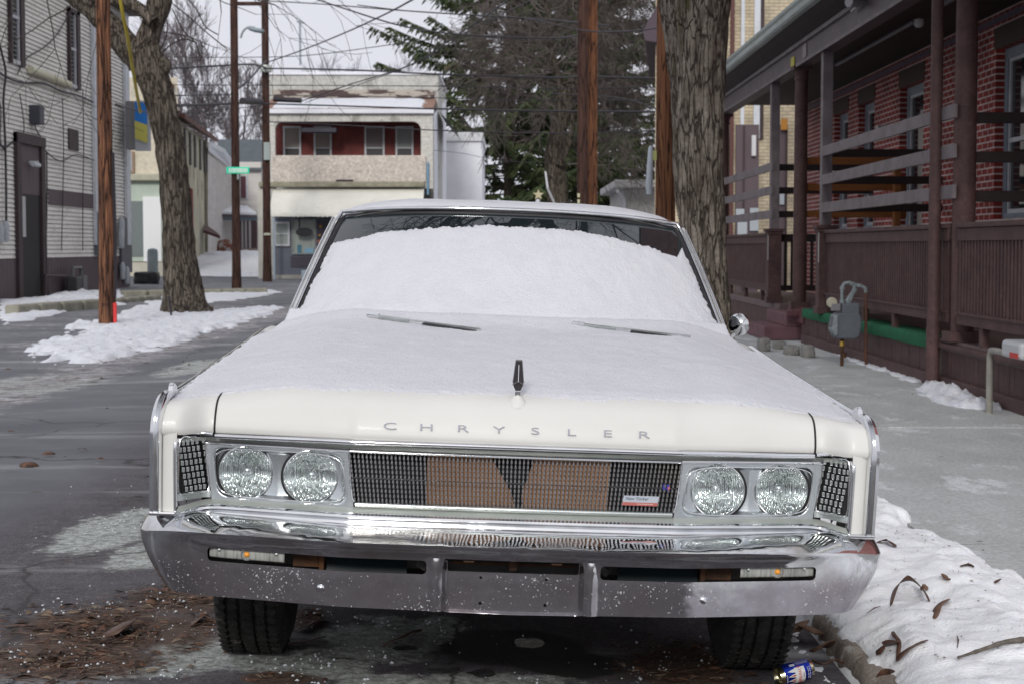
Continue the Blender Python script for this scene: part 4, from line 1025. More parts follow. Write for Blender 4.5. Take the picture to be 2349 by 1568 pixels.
# ---- single leaves, pods and twigs on the snow
M['pod'] = mat('brown_pod', (.055,.028,.022), (.12,.06,.035), scale=40, rough=.5, bump=.001)
M['leafb'] = mat('dry_leaf', (.11,.055,.035), (.19,.11,.07), scale=25, rough=.8, bump=.001)
def onbank(px, py):
    d = Vector(ray(px, py)); o = Vector((0,0,CAMZ)); t = 4.3
    while t < 12:
        p = o + d*t; z = bankz(p.x, p.y) if .85 < p.x < 2.99 and 3 < p.y < 13.9 else .05
        if p.x < .85: z = gz(p.x, p.y)
        if p.z < max(z, gz(p.x,p.y) if p.x < 1.1 else .045): p.z = max(z, .0); return p
        t += .008
    return o + d*6
def pod(name, label, pxs, w_, lift=.0, arch=0.0, m=None, cat='leaf', ang=.35, group=None):
    if arch < .04: arch *= .15; lift *= .3; w_ *= 1.45
    else: arch *= 1.3; w_ *= 1.1
    if name == 'fallen_leaf': w_ *= 1.35
    pts = [onbank(*q) for q in pxs]; rs = resample([tuple(p) for p in pts], 5); n = len(rs); mb = MB(); P = []
    for i, p in enumerate(rs):
        t = i/(n-1); a = Vector(rs[max(0,i-1)]); b_ = Vector(rs[min(n-1,i+1)]); d = (b_-a).normalized(); s_ = d.cross(Vector((0,0,1))).normalized()
        ww = w_*max(.08, sin(pi*min(1,max(0,.04+.92*t)))**.55)*(1+.15*sin(9*t)); c = Vector(p) + Vector((0,0,.003+lift*.6+arch*.45*4*t*(1-t)))
        up = Vector((0,0,1))*cos(ang) 
        P.append([c - s_*ww*.5*cos(ang) - Vector((0,0,1))*ww*.5*sin(ang) + Vector((0,0,.5*ww*sin(ang))), c + Vector((0,0,ww*.18+.5*ww*sin(ang)*.2)), c + s_*ww*.5*cos(ang) + Vector((0,0,1))*ww*.5*sin(ang)+ Vector((0,0,.2*ww))])
    mb.grid(P); o = mb.build(name, m or M['pod'], None, base=tuple(pts[0]), smooth=70, solid=.0025); return tag(o, label, cat, group)
gq = lambda x, y: (1559.8+.336*x, 1042+.336*y)
pod('curled_leaf', 'large arched brown curled leaf standing on the snow bank', [gq(1440,1035),gq(1480,960),gq(1560,930),gq(1640,960),gq(1700,1010)], .036, .0, .045, ang=1.0)
pod('curled_leaf', 'small torn orange brown scrap just behind the large arched curl', [gq(1650,935),gq(1668,905),gq(1682,930)], .016, .005, .02, M['leafb'])
pod('seed_pod', 'long dark pod pointing up to the right on the lower snow slope', [gq(1480,1425),gq(1560,1345),gq(1690,1285)], .030, .004, .01, cat='seed pod')
pod('seed_pod', 'broad flat pod lying left of the long dark pod', [gq(1352,1385),gq(1400,1330),gq(1500,1310)], .036, .003, .01, cat='seed pod')
pod('stem', 'thin hooked stem rising between the two dark pods', [gq(1480,1420),gq(1495,1330),gq(1460,1270),gq(1450,1225)], .010, .012, .03, cat='stem')
pod('seed_pod', 'dark curved pod lying behind the bumper corner on snow', [gq(1350,608),gq(1410,600),gq(1470,640)], .022, .002, .012, cat='seed pod')
pod('curled_leaf', 'small pointed curl of leaf right of the arched leaf, further back', [gq(1800,835),gq(1815,865),gq(1842,868)], .018, .004, .012, M['leafb'])
pod('seed_pod', 'short brown pod by the pavement edge at the right', [gq(1920,770),gq(1965,762),gq(2010,778)], .020, .002, .006, cat='seed pod')
pod('curled_leaf', 'narrow leaf with a trailing stem on the right hand snow slope', [gq(1740,1125),gq(1765,1050),gq(1835,995)], .020, .003, .015, M['leafb'])
pod('curled_leaf', 'tiny dark leaf tip poking from snow near the right edge', [gq(2155,885),gq(2180,862)], .016, .004, .01)
pod('fallen_leaf', 'brown broken leaf on snow beside the right front tyre, above the blue can', [gq(860,1285),gq(895,1300),gq(935,1320)], .055, .004, .006, M['leafb'], cat='leaf', ang=.2)
pod('fallen_leaf', 'folded olive brown leaf at the right end of the blue can', [gq(925,1440),gq(965,1425),gq(1030,1412)], .045, .006, .012, M['leafb'], cat='leaf', ang=.6)
pod('fallen_leaf', 'dark leaf tucked under the right front tyre edge', [gq(785,1300),gq(805,1265),gq(825,1235)], .04, .004, .006, M['leafb'], cat='leaf', ang=.3)
pod('fallen_leaf', 'dark bark scrap on the bare kerb stone nearest the camera', [gq(1290,1530),gq(1360,1500),gq(1445,1490)], .045, .01, .01, M['pod'], cat='leaf', ang=.3)
mb = MB(); tp = [onbank(*gq(x, y)) + Vector((0,0,.012)) for x, y in ((1900,1412),(1990,1385),(2110,1340),(2220,1305),(2349,1290))]
tg = mb.tube(resample([tuple(p) for p in tp], 4), [.0035+.0055*i/16 + .0015*(i % 5 == 0) for i in range(17)], 7).build('twig', mat('twig_bark', (.16,.14,.12), (.09,.075,.06), scale=60, rough=.9, bump=.001), None, smooth=70)
tag(tg, 'grey knobbly twig lying on snow at the bottom right', 'twig')
mb = MB(); tp = [onbank(*gq(x, y)) + Vector((0,0,.008)) for x, y in ((905,1500),(980,1515),(1050,1500),(1120,1500))]
tag(mb.tube(resample([tuple(p) for p in tp], 4), .004, 6).build('twig', M['pod'], None, smooth=70), 'short dark twig right of the blue can', 'twig')
for (a, b_, lab) in (((1275,1105),(1370,1045),'hair thin stem on snow left below the arched leaf'),((1890,1250),(1895,1330),'hair thin upright stem on the lower right snow')):
    mb = MB(); mb.tube([onbank(*gq(*a))+Vector((0,0,.004)), onbank(*gq((a[0]+b_[0])/2+8,(a[1]+b_[1])/2))+Vector((0,0,.012)), onbank(*gq(*b_))+Vector((0,0,.006))], [.001,.0025,.001], 5)
    tag(mb.build('grass_stem', M['pod'], None, smooth=70), lab, 'stem')
# leaves on the road
for i, (q, w_, lab) in enumerate([
    ([(878,1485),(905,1478),(935,1462),(962,1452)], .035, 'black wet curled leaf on pale frost under the bumper'),
    ([(440,1437),(465,1420),(490,1424)], .018, 'grey curled stem just left of the left front tyre'),
    ([(680,1448),(700,1442),(735,1425)], .022, 'dark pod pointing at the inner side of the left front tyre'),
    ([(660,1480),(700,1477),(745,1462)], .014, 'thin dark pod in front of the left front tyre'),
    ([(258,1465),(275,1452),(288,1440)], .06, 'flat purple grey leaf among the litter at the left')]):
    pod('fallen_leaf', lab, q, w_, .002, .008, M['pod'])
# ---- beer can
can = thing('beer_can', 'dented blue beer can lying on its side by the right front tyre', 'can', (0,0,0))
cc = onbank(1822, 1568); c0 = at(1822, 1541, 5.02)
ax_ = Vector((.93, .32, .15)).normalized(); can.location = c0
Mz = ax_.to_track_quat('Z', 'Y').to_matrix()
# roll so the label faces the camera and up
can.rotation_euler = Mz.to_euler()
CR, CL = .033, .118
mb = MB(); I4 = Matrix.Identity(4)
def dent(v): 
    return v
prof = [(.0,-CL/2+.012),(.022,-CL/2+.010),(.0262,-CL/2),(.0275,-CL/2-.001),(.0285,-CL/2+.001),(.0295,-CL/2+.006),(.0325,-CL/2+.013),(CR,-CL/2+.017)]
cm_gold = simple('can_bare_metal', (.65,.60,.40), .2, 1.0)
mb.lathe(prof[:7], I4, 48); mt = MB(); mt.lathe([(.0325,CL/2-.014),(.029,CL/2-.004),(.0268,CL/2),(.0255,CL/2+.001),(.025,CL/2-.003),(.0,CL/2-.004)], I4, 48)
mb.build('can_end', cm_gold, can, local=True, smooth=50); mt.build('can_end', cm_gold, can, local=True, smooth=50)
mb = MB(); P = []
for k in range(49):
    a = 2*pi*k/48; row = []
    for h in linsp(-CL/2+.0125, CL/2-.0135, 14):
        r = CR - .0008*max(0, fbm(cos(a)*2, sin(a)*2, h*30)) ; row.append((r*cos(a), r*sin(a), h))
    P.append(row)
mb.grid(P); mb.build('can_body', simple('can_blue', (.008,.03,.35), .22, .75), can, local=True, smooth=80)
# direction facing camera, as an angle on the can
Mi = can.rotation_euler.to_matrix().transposed(); vv = Mi @ (Vector((0,0,CAMZ)) - c0); A0 = math.atan2(vv.y, vv.x)
upv = Mi @ Vector((0,0,1)); Au = math.atan2(upv.y, upv.x)
sg = 1 if ((Au - A0 + pi) % (2*pi) - pi) > 0 else -1
def wrapmesh(me, u0, h0, r, flipdir):      # text x -> round the can, text y -> along the can
    for v in me.vertices:
        x, y, z = v.co; a = A0 + sg*(u0 + x/CR) ; h = h0 + y*flipdir; v.co = ((r+z)*cos(a), (r+z)*sin(a), h)
def wrappatch(name, a0, a1, h0, h1, m, r=CR+.0006, n=14):
    mb = MB(); mb.grid([[(r*cos(A0+sg*a), r*sin(A0+sg*a), h) for h in linsp(h0,h1,4)] for a in linsp(a0,a1,n)]); return mb.build(name, m, can, local=True, smooth=80)
white = simple('can_white', (.75,.74,.70), .35); redm = simple('can_red', (.55,.03,.03), .35)
wrappatch('label_panel', -1.5, .42, -.012, .022, white)
for i, a in enumerate((.16,-.30,-.76,-1.22)):      # flame shaped points below the panel
    mb = MB(); P = []
    for hh, wq in ((-.012,.17),(-.018,.15),(-.026,.09),(-.034,.03),(-.038,.005)): P.append([((CR+.0007)*cos(A0+sg*(a+q*wq)), (CR+.0007)*sin(A0+sg*(a+q*wq)), hh) for q in (-1,-.3,.3,1)])
    mb.grid(P); mb.build('label_point', white, can, local=True, smooth=80)
    if i:
        mb = MB(); P = []
        for hh, wq in ((-.010,.02),(-.014,.07),(-.019,.07),(-.025,.03),(-.029,.004)): P.append([((CR+.0011)*cos(A0+sg*(a+q*wq)), (CR+.0011)*sin(A0+sg*(a+q*wq)), hh) for q in (-1,0,1)])
        mb.grid(P); mb.build('label_flame', simple('can_rust_red',(.5,.07,.02),.35), can, local=True, smooth=80)
def cantext(name, body, size, m, u0, h0, flip=1):
    o = textobj(name, body, size, m, can, (0,0,0), (0,0,0), .0002); me = o.data
    wrapmesh(me, u0, h0, CR+.0013, flip); return o
fd = 1
cantext('can_lettering', "Hamm's", .019, redm, -.42, .0045); cantext('can_small_lettering', 'BEER', .0062, simple('can_ink',(.03,.05,.2),.4), -.42, .0165)
cantext('can_side_lettering', "from the land of\nsky blue waters", .006, white, -.35, .036); cantext('can_lower_lettering', 'refreshing', .0065, white, -.5, -.042)
wrappatch('bar_code', .62, .9, -.022, -.004, simple('can_grey', (.5,.52,.55), .4)); wrappatch('small_print', .66, 1.02, .0, .042, simple('can_print', (.12,.12,.25), .4))
# ================================================================ THE BROWN PORCH HOUSE (right)
M['pbrown'] = mat('porch_paint', (.105,.060,.058), (.068,.040,.040), scale=4, rough=.6, bump=.003, bscale=30, c3=(.17,.13,.13), s3=14, t3=.63, spec=.2, fine=(30,.22))
M['pgrey'] = mat('rail_paint', (.20,.175,.185), (.13,.11,.115), scale=4, rough=.6, c3=(.22,.19,.20), s3=10, t3=.6)
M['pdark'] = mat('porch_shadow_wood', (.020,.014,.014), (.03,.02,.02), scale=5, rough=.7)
M['brick'] = brickmat('red_brick', (.30,.036,.026), (.19,.022,.018), (.60,.48,.46), 'Y', 'Z')
M['brickx'] = brickmat('red_brick_end', (.20,.022,.016), (.13,.016,.012), (.42,.33,.32), 'X', 'Z')
M['gutter'] = mat('gutter_paint', (.42,.46,.44), (.30,.34,.32), scale=4, rough=.5, stretch=(1,.4,3))
M['orange_wood'] = mat('raw_lumber', (.26,.10,.028), (.18,.065,.02), scale=5, rough=.8, stretch=(.6,.6,8), bump=.002)
M['green'] = mat('green_carpet', (.008,.13,.055), (.012,.09,.045), scale=8, rough=.95, bump=.004, bscale=90)
M['winframe'] = mat('blue_grey_frame', (.23,.27,.31), (.19,.22,.26), scale=5, rough=.5)
M['winwhite'] = mat('white_frame', (.55,.56,.58), (.46,.47,.5), scale=5, rough=.5)
M['pane'] = simple('window_pane', (.02,.024,.028), .06, 0, IOR=1.6)
XW = 4.0; XB = 5.5
house = thing('porch_house', 'dark red brick row house behind a brown painted timber porch, along the pavement', 'house', (4.0, 12, .0))
def hp(mb, name, m, parent=None, **k): return mb.build(name, m, parent or house, **k)
# brick wall with window openings
wins = [(16.6,18.4,1.66,3.57),(21.6,22.9,.62,3.57),(24.5,25.6,1.62,3.57),(26.4,27.5,1.62,3.57),(12.0,13.2,1.66,3.57)]
def wallwith(X, y0, y1, z0, z1, holes, th=.3):
    mb = MB(); ycuts = sorted({y0, y1} | {h[0] for h in holes} | {h[1] for h in holes}); zc = sorted({z0, z1} | {h[2] for h in holes} | {h[3] for h in holes})
    for a, b in zip(ycuts, ycuts[1:]):
        for c, d in zip(zc, zc[1:]):
            if any(h[0] <= a and b <= h[1] and h[2] <= c and d <= h[3] for h in holes): continue
            mb.quad((X,a,c),(X,b,c),(X,b,d),(X,a,d))
    for h in holes:
        a, b, c, d = h
        mb.quad((X,a,c),(X+th,a,c),(X+th,a,d),(X,a,d)); mb.quad((X,b,c),(X+th,b,c),(X+th,b,d),(X,b,d)); mb.quad((X,a,c),(X,b,c),(X+th,b,c),(X+th,a,c)); mb.quad((X,a,d),(X,b,d),(X+th,b,d),(X+th,a,d))
    return mb
mb = wallwith(XB, 8.5, 30.6, .5, 3.9, wins, .16); mb.box(XB,XB+.2,8.5,30.6,3.9,9.5); mb.quad((XB,8.5,0),(12,8.5,0),(12,8.5,9.5),(XB,8.5,9.5)); mb.quad((XB,30.6,0),(12,30.6,0),(12,30.6,9.5),(XB,30.6,9.5))
hp(mb, 'wall', M['brick'])
mb = MB(); mb.box(XB,12,8.5,30.6,9.5,9.7); hp(mb, 'roof', M['pdark'])
mb = MB(); mb.box(XB-.02,XB+.01,8.5,30.5,3.86,3.93); hp(mb, 'wall_trim', mat('trim_purple', (.16,.12,.16), (.12,.09,.12), scale=4, rough=.6))
for (a, b, c, d) in wins:
    mb = MB(); t = .11
    mb.box(XB+.10,XB+.16,a,a+t,c,d); mb.box(XB+.10,XB+.16,b-t,b,c,d); mb.box(XB+.10,XB+.16,a+t,b-t,d-t,d); mb.box(XB+.08,XB+.16,a+t,b-t,c,c+.06)
    wf = hp(mb, 'window', M['winframe'])
    mb = MB(); zm = (c+d)/2 - .1
    for e0, e1, f0, f1 in ((a+t,a+t+.04,c+.06,d-t),(b-t-.04,b-t,c+.06,d-t),(a+t+.04,b-t-.04,zm,zm+.05),(a+t+.04,b-t-.04,d-t-.04,d-t),(a+t+.04,b-t-.04,c+.06,c+.11)): mb.box(XB+.12,XB+.155,e0,e1,f0,f1)
    hp(mb, 'sash', M['winwhite'], wf)
    mb = MB(); mb.box(XB+.145,XB+.15,a+t,b-t,c+.06,d-t); hp(mb, 'pane', M['pane'], wf)
    mb = MB(); mb.box(XB-.012,XB+.005,a-.05,b+.05,d+.002,d+.24); hp(mb, 'lintel', mat('lintel_brown', (.055,.035,.028), (.07,.045,.035), scale=3, rough=.7), wf)
mb = MB(); mb.box(XB+.125,XB+.135,21.75,22.35,1.2,3.1); hp(mb, 'curtain', simple('curtain_cream', (.35,.33,.29), .8))
# porch roof: ceiling, beam, soffit, gutter
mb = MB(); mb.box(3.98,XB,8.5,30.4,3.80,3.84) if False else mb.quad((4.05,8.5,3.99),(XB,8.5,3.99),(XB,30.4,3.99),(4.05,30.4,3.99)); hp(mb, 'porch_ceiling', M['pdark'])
M['fascia'] = mat('fascia_paint', (.088,.065,.078), (.06,.043,.052), scale=3, rough=.5, c3=(.2,.16,.19), s3=8, t3=.62)
mb = MB(); mb.box(3.90,4.10,8.5,30.35,3.80,4.08); hp(mb, 'porch_beam', M['fascia'])
mb = MB(); mb.box(3.86,3.90,8.5,30.35,4.04,4.09); mb.box(3.895,3.90,8.5,30.35,3.79,3.83); hp(mb, 'beam_moulding', M['pgrey'])
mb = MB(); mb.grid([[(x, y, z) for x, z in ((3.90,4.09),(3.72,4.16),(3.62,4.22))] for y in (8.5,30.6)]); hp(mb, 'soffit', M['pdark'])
mb = MB(); P = []
for y in linsp(8.5,30.7,40):
    P.append([(x, y, z + .006*nse(y*.8)) for x, z in ((3.63,4.22),(3.56,4.225),(3.535,4.25),(3.53,4.31),(3.505,4.34),(3.50,4.375),(3.515,4.385),(3.64,4.385),(3.64,4.22))])
mb.grid(P); hp(mb, 'gutter', M['gutter'], smooth=30)
mb = MB(); mb.quad((3.6,8.5,4.38),(XB,8.5,5.0),(XB,30.6,5.0),(3.6,30.6,4.38)); mb.quad((3.6,30.6,4.38),(XB,30.6,5.0),(XB,30.6,4.0),(3.6,30.6,4.1)); hp(mb, 'porch_roof', mat('porch_shingle', (.09,.085,.085), (.06,.055,.055), scale=8, rough=.9))
# floor, skirt
mb = MB(); mb.box(3.99,XB,8.5,21.9,.40,.50); mb.box(4.02,XB,21.9,23.0,.40,.49); mb.box(3.99,XB,23.9,30.4,.40,.50); mb.box(4.6,XB,21.8,24.0,.38,.485); hp(mb, 'porch_floor', mat('floor_paint', (.14,.10,.10), (.10,.07,.07), scale=6, rough=.6, c3=(.2,.17,.17), s3=14, t3=.6), bevel=.01)
mb = MB()
y = 8.5
while y < 22.0:
    mb.box(4.005+.003*rng.random(), 4.03, y, y+.135, .06, .40); y += .142
y = 24.6
while y < 30.2: mb.box(4.005+.003*rng.random(), 4.03, y, y+.135, .06, .40); y += .142
mb.box(4.03,4.06,8.5,22,.03,.40); mb.box(4.03,4.06,24.6,30.3,.03,.40)
hp(mb, 'skirt', M['pbrown'])
mb = MB(); mb.box(3.955,4.005,8.5,21.9,.05,.165); mb.box(3.93,4.02,8.5,15.0,.43,.475); hp(mb, 'skirt_board', M['pbrown'], bevel=.008)
mb = MB(); P = []
for y in linsp(15.0,21.8,60):
    j = .01*fbm(y*3,1,1); P.append([(x + j*.4, y, z + j) for x, z in ((4.0,.39),(3.955,.395),(3.945,.44),(3.95,.49),(3.97,.512),(4.25,.512))])
mb.grid(P); hp(mb, 'green_carpet', M['green'], smooth=60)
# railings: (from, to)
posts = []
def rail_section(y0, y1, nm=True):
    mb = MB(); mb.box(3.97,4.06,y0,y1,1.40,1.515); mb.box(3.945,4.085,y0,y1,1.515,1.56); rs = hp(mb, 'railing', M['pbrown'], bevel=.006)
    mb = MB(); mb.box(3.975,4.055,y0,y1,.66,.76); mb.box(3.96,4.07,y0,y1,.745,.77); hp(mb, 'bottom_rail', M['pbrown'], rs, bevel=.005)
    mb = MB(); n = int((y1-y0)/.092)
    for i in range(n): yy = y0 + .05 + i*(y1-y0-.1)/(n-1); mb.box(3.985,4.045,yy-.026,yy+.026,.755,1.405)
    hp(mb, 'balusters', M['pbrown'], rs)
    n = max(2, int((y1-y0)/1.4))
    for i in range(n): mb = MB(); yy = y0 + (i+.5)*(y1-y0)/n; mb.box(3.985,4.045,yy-.05,yy+.05,.50,.665); hp(mb, 'rail_block', M['pbrown'], rs)
rail_section(8.6, 14.35); rail_section(14.65, 20.35); rail_section(24.75, 30.15)
def upper_rails(y0, y1):
    for z in (1.84, 2.20, 2.555):
        mb = MB(); mb.beam((3.955,y0,z),(3.955,y1,z-.012+.02*rng.random()),.035,.125); hp(mb, 'upper_rail', M['pgrey'], bevel=.004)
upper_rails(14.4, 20.6); upper_rails(24.4, 30.2)
# posts
def square_post(y, zb=1.62):
    mb = MB(); mb.box(3.935,4.065,y-.07,y+.07,zb,3.85); p = hp(mb, 'post', M['pgrey'], bevel=.006)
    mb = MB(); mb.box(3.90,4.10,y-.11,y+.11,.50,zb-.06); hp(mb, 'pedestal', M['pbrown'], p, bevel=.008)
    mb = MB(); mb.box(3.86,4.14,y-.15,y+.15,zb-.045,zb); mb.box(3.88,4.12,y-.13,y+.13,zb-.09,zb-.045); hp(mb, 'post_cap', M['pbrown'], p, bevel=.008)
    mb = MB(); mb.box(3.88,4.12,y-.13,y+.13,.50,.60); hp(mb, 'post_foot', M['pbrown'], p, bevel=.008)
    mb = MB(); mb.box(3.895,3.90,y-.105,y-.08,1.15,1.55); hp(mb, 'worn_edge', simple('bare_white', (.5,.5,.5), .7), p)
square_post(20.5); square_post(24.5)
def round_post(y, r, zb, x=4.0, thin=1.0):
    mb = MB(); mb.lathe([(r*1.02,zb),(r*1.05,zb+.6),(r,3.1),(r*.93,3.62),(r*1.06,3.63),(r*1.06,3.66),(r*.95,3.67),(r*1.1,3.74),(r*1.3,3.77)], Matrix.Translation((x,y,0)), 28); p = hp(mb, 'column', M['pbrown'], smooth=40)
    mb = MB(); mb.box(x-r*1.45,x+r*1.45,y-r*1.45,y+r*1.45,3.76,3.82); hp(mb, 'column_cap', M['pbrown'], p, bevel=.006); mb = MB(); mb.box(x-r*1.5,x+r*1.5,y-r*1.5,y+r*1.5,zb,zb+.09); hp(mb, 'column_foot', M['pbrown'], p, bevel=.006)
round_post(14.5, .098, .5, 4.07); round_post(22.3, .09, .5); round_post(30.3, .1, .5)
# cross partitions of rails inside the porch
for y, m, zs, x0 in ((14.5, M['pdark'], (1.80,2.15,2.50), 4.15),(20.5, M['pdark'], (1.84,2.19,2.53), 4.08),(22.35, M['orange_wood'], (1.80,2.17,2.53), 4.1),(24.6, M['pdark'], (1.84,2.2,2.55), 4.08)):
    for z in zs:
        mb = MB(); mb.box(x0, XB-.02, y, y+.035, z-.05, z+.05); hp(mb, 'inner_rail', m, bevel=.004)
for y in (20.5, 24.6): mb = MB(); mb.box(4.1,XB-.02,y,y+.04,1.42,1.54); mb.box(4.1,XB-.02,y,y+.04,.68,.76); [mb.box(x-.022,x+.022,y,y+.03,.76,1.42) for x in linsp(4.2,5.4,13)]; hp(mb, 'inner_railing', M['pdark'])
mb = MB(); mb.box(5.28,5.36,22.2,22.3,.5,2.6); mb.box(5.28,5.36,22.3,22.35,.5,2.6); hp(mb, 'inner_post', M['orange_wood'])
# fluorescent tubes and lamp under the ceiling
mb = MB(); mb.tube([(4.55,12.0,3.90),(4.55,17.4,3.90)], .035, 10); mb.tube([(4.62,18.6,3.92),(4.62,23.0,3.92)], .028, 10); hp(mb, 'ceiling_tube', mat('tube_fitting', (.2,.19,.21), (.15,.14,.16), scale=4, rough=.5), smooth=60)
mb = MB(); mb.lathe([(.0,-.07),(.04,-.06),(.055,-.02),(.05,.02),(.0,.05)], Matrix.Translation((5.38,23.7,3.0)), 16); mb.box(5.36,5.5,23.62,23.78,2.98,3.12); mb.lathe([(.0,-.06),(.035,-.05),(.045,0),(.0,.05)], Matrix.Translation((5.40,23.35,3.0)), 16); hp(mb, 'wall_lamp', simple('lamp_grey', (.35,.35,.36), .4), smooth=50)
mb = MB(); mb.lathe([(.03,0),(.055,.03),(.055,.09),(.02,.10)], Matrix.Translation((4.62,18.4,3.82)), 14); hp(mb, 'ceiling_lamp', simple('lamp_white', (.6,.6,.6), .4), smooth=50)
mb = MB(); mb.tube([(3.84,17.9,4.02),(3.70,17.8,4.02)], [.05,.06], 12); mb.tube([(3.86,17.9,4.02),(3.84,18.3,3.99)], .018, 8); hp(mb, 'floodlight', simple('flood_grey', (.30,.29,.31), .4), smooth=50)
for (z0, z1, y0, c, nm) in ((3.80,3.95,22.25,(.55,.50,.06),'number_plate'),(3.84,4.02,21.35,(.32,.27,.26),'notice')):
    mb = MB(); mb.box(3.885,3.897,y0,y0+.26,z0,z1); hp(mb, nm, mat(nm+'_paint', c, tuple(a*.7 for a in c), scale=20, rough=.6, lo=.45, hi=.55))
# steps and stone blocks
mb = MB(); mb.box(3.55,4.1,22.5,24.2,.05,.235); mb.box(3.85,4.6,22.5,24.2,.235,.42); hp(mb, 'steps', mat('step_paint', (.17,.085,.10), (.12,.06,.07), scale=5, rough=.7), bevel=.015)
mb = MB(); mb.box(3.98,4.12,21.9,22.6,.30,.52); mb.lathe([(.14,.40),(.15,.46),(.13,.54)], Matrix.Translation((3.98,22.3,0)), 20); hp(mb, 'column_base', mat('base_paint', (.12,.045,.055), (.09,.035,.04), scale=5, rough=.6), bevel=.01)
stone = mat('rough_stone', (.27,.26,.24), (.17,.165,.155), scale=6, rough=.9, bump=.012, bscale=24, c3=(.36,.37,.35), s3=8, t3=.58)
def rock(x, y, z0, sx, sy, sz, seed):
    mb = MB(); P = []; N = 14
    for i in range(N+1):
        th = pi*i/N; row = []
        for j in range(2*N+1):
            ph = 2*pi*j/(2*N); d = Vector((sin(th)*cos(ph), sin(th)*sin(ph), cos(th)))
            k = 1/max(abs(d.x),abs(d.y),abs(d.z))*.72 + .28; k *= 1 + .10*fbm(d.x*2+seed, d.y*2, d.z*2)
            row.append((x+d.x*k*sx, y+d.y*k*sy, z0+sz+d.z*k*sz))
        P.append(row)
    mb.grid(P); return mb
for i, (px, py, wd, hh, lab) in enumerate(((1755,805,15,22,'tall grey stone block beside the porch steps, nearest the car mirror'),(1790,800,16,14,'low flat grey stone beside the porch steps'),(1818,815,18,18,'grey stone block in front of the lowest porch step'),(1856,820,16,22,'upright rough stone block at the right of the porch steps'))):
    g = gp(px, py, .05); sc = g.y/F
    tag(rock(g.x, g.y+.1, .03, wd*sc*.9, .16, hh*sc*.75, i*7.7).build('stone_block', stone, None, smooth=70), lab, 'stone block', 'stone blocks by the porch steps')
# downpipe in front
mb = MB(); P0 = wp(3.92, 2142, 868); mb.tube([(3.90,14.85,.05),(3.90,14.85,.6),(3.90,14.85,.62),(3.90,14.85,4.2)], [.062,.062,.055,.055], 18)
tag(mb.build('downpipe', M['pbrown'], None, smooth=60), 'tall brown round downpipe standing in front of the porch railing', 'downpipe')
# gas meters
def gasmeter(x, y, zb):
    gm = mat('meter_grey', (.12,.135,.155), (.095,.105,.125), scale=6, rough=.5); gp_ = mat('pipe_grey', (.26,.30,.31), (.17,.20,.21), scale=20, rough=.5); br = simple('brass', (.5,.32,.07), .4, .6)
    t = thing('gas_meter', 'grey gas meter on a pipe in front of the green carpeted porch edge', 'gas meter', (x, y, zb))
    mb = MB(); mb.box(-.05,.14,-.09,.09,.55,.685); mb.build('meter_body', gm, t, local=True, bevel=.015, segs=3)
    mb = MB(); ol = [(-.10,.30),(.10,.30),(.145,.33),(.165,.45),(.16,.555),(.13,.58),(-.10,.58),(-.145,.55),(-.165,.44),(-.14,.33)]
    mb.prism([(u,-.10,v_) for u, v_ in ol], (0,.2,0)); mb.build('meter_drum', gm, t, local=True, bevel=.02, segs=3)
    mb = MB(); mb.prism([(-.165,-.11,.40),(-.13,-.12,.33),(-.10,-.12,.35),(-.10,-.12,.56),(-.14,-.12,.56)], (0,.2,0)); mb.build('meter_cover', gp_, t, local=True, bevel=.01)
    mb = MB(); mb.lathe([(.0,.0),(.05,.0),(.06,.03),(.03,.07),(.0,.07)], Matrix.Translation((-.15,-.05,.69)) @ Matrix.Rotation(R(-90),4,'X'), 20); mb.build('regulator', simple('regulator_tan', (.45,.42,.32), .6), t, local=True, smooth=50)
    mb = MB(); mb.box(-.16,-.06,-.06,.02,.60,.68); mb.build('regulator_box', simple('regulator_grey', (.20,.19,.20), .6), t, local=True, bevel=.01)
    mb = MB(); mb.tube([(-.035,0,.66),(-.035,0,.86),(-.01,0,.90),(.04,0,.91),(.09,0,.885),(.10,0,.83),(.05,0,.76),(.01,0,.70)], .020, 10); mb.tube([(.07,0,.89),(.16,0,.875),(.215,.0,.85),(.225,0,.80)], .021, 10); mb.tube([(.12,0,.84),(.07,0,.76),(.05,0,.69)], .017, 10)
    for p in ((-.035,0,.70),(-.035,0,.85),(.07,0,.90),(.15,0,.88),(.03,0,.70),(.10,0,.83)): mb.lathe([(.0,-.018),(.029,-.018),(.029,.018),(.0,.018)], Matrix.Translation(p), 10)
    mb.build('meter_pipes', gp_, t, local=True, smooth=50)
    mb = MB(); mb.tube([(.225,0,.82),(.23,0,.1),(.25,.05,.02)], .018, 8); mb.build('riser_pipe', mat('rusty_pipe', (.14,.06,.035), (.10,.05,.04), scale=12, rough=.8), t, local=True, smooth=60)
    mb = MB(); mb.tube([(-.03,0,.32),(-.03,0,.0)], .020, 8); mb.lathe([(.0,-.03),(.032,-.03),(.032,.03),(.0,.03)], Matrix.Translation((-.01,0,.12)), 10); mb.build('supply_pipe', M['rust'], t, local=True, smooth=50)
    mb = MB(); mb.lathe([(.0,-.025),(.026,-.025),(.026,.025),(.0,.025)], Matrix.Translation((-.03,0,.245)), 10); mb.build('brass_valve', br, t, local=True, smooth=50)
    return t
g = wp(3.78, 1945, 838); gasmeter(3.66, 17.6, .05)
t = thing('meter_stand', 'small grey meter box on a bent galvanised pipe at the right picture edge', 'meter', (3.75, 11.9, .05))
mb = MB(); a = wp(3.72, 2278, 935); b_ = wp(3.72, 2278, 828)
galv = mat('galvanised', (.32,.31,.28), (.24,.23,.20), scale=15, rough=.5)
mb = MB(); mb.tube([(3.75,a.y+.2,.05),(3.75,a.y+.2,.50),(3.75,a.y+.17,.545),(3.75,a.y+.05,.55),(3.75,a.y-.9,.55)], .027, 10); mb.build('pipe', galv, t, smooth=60)
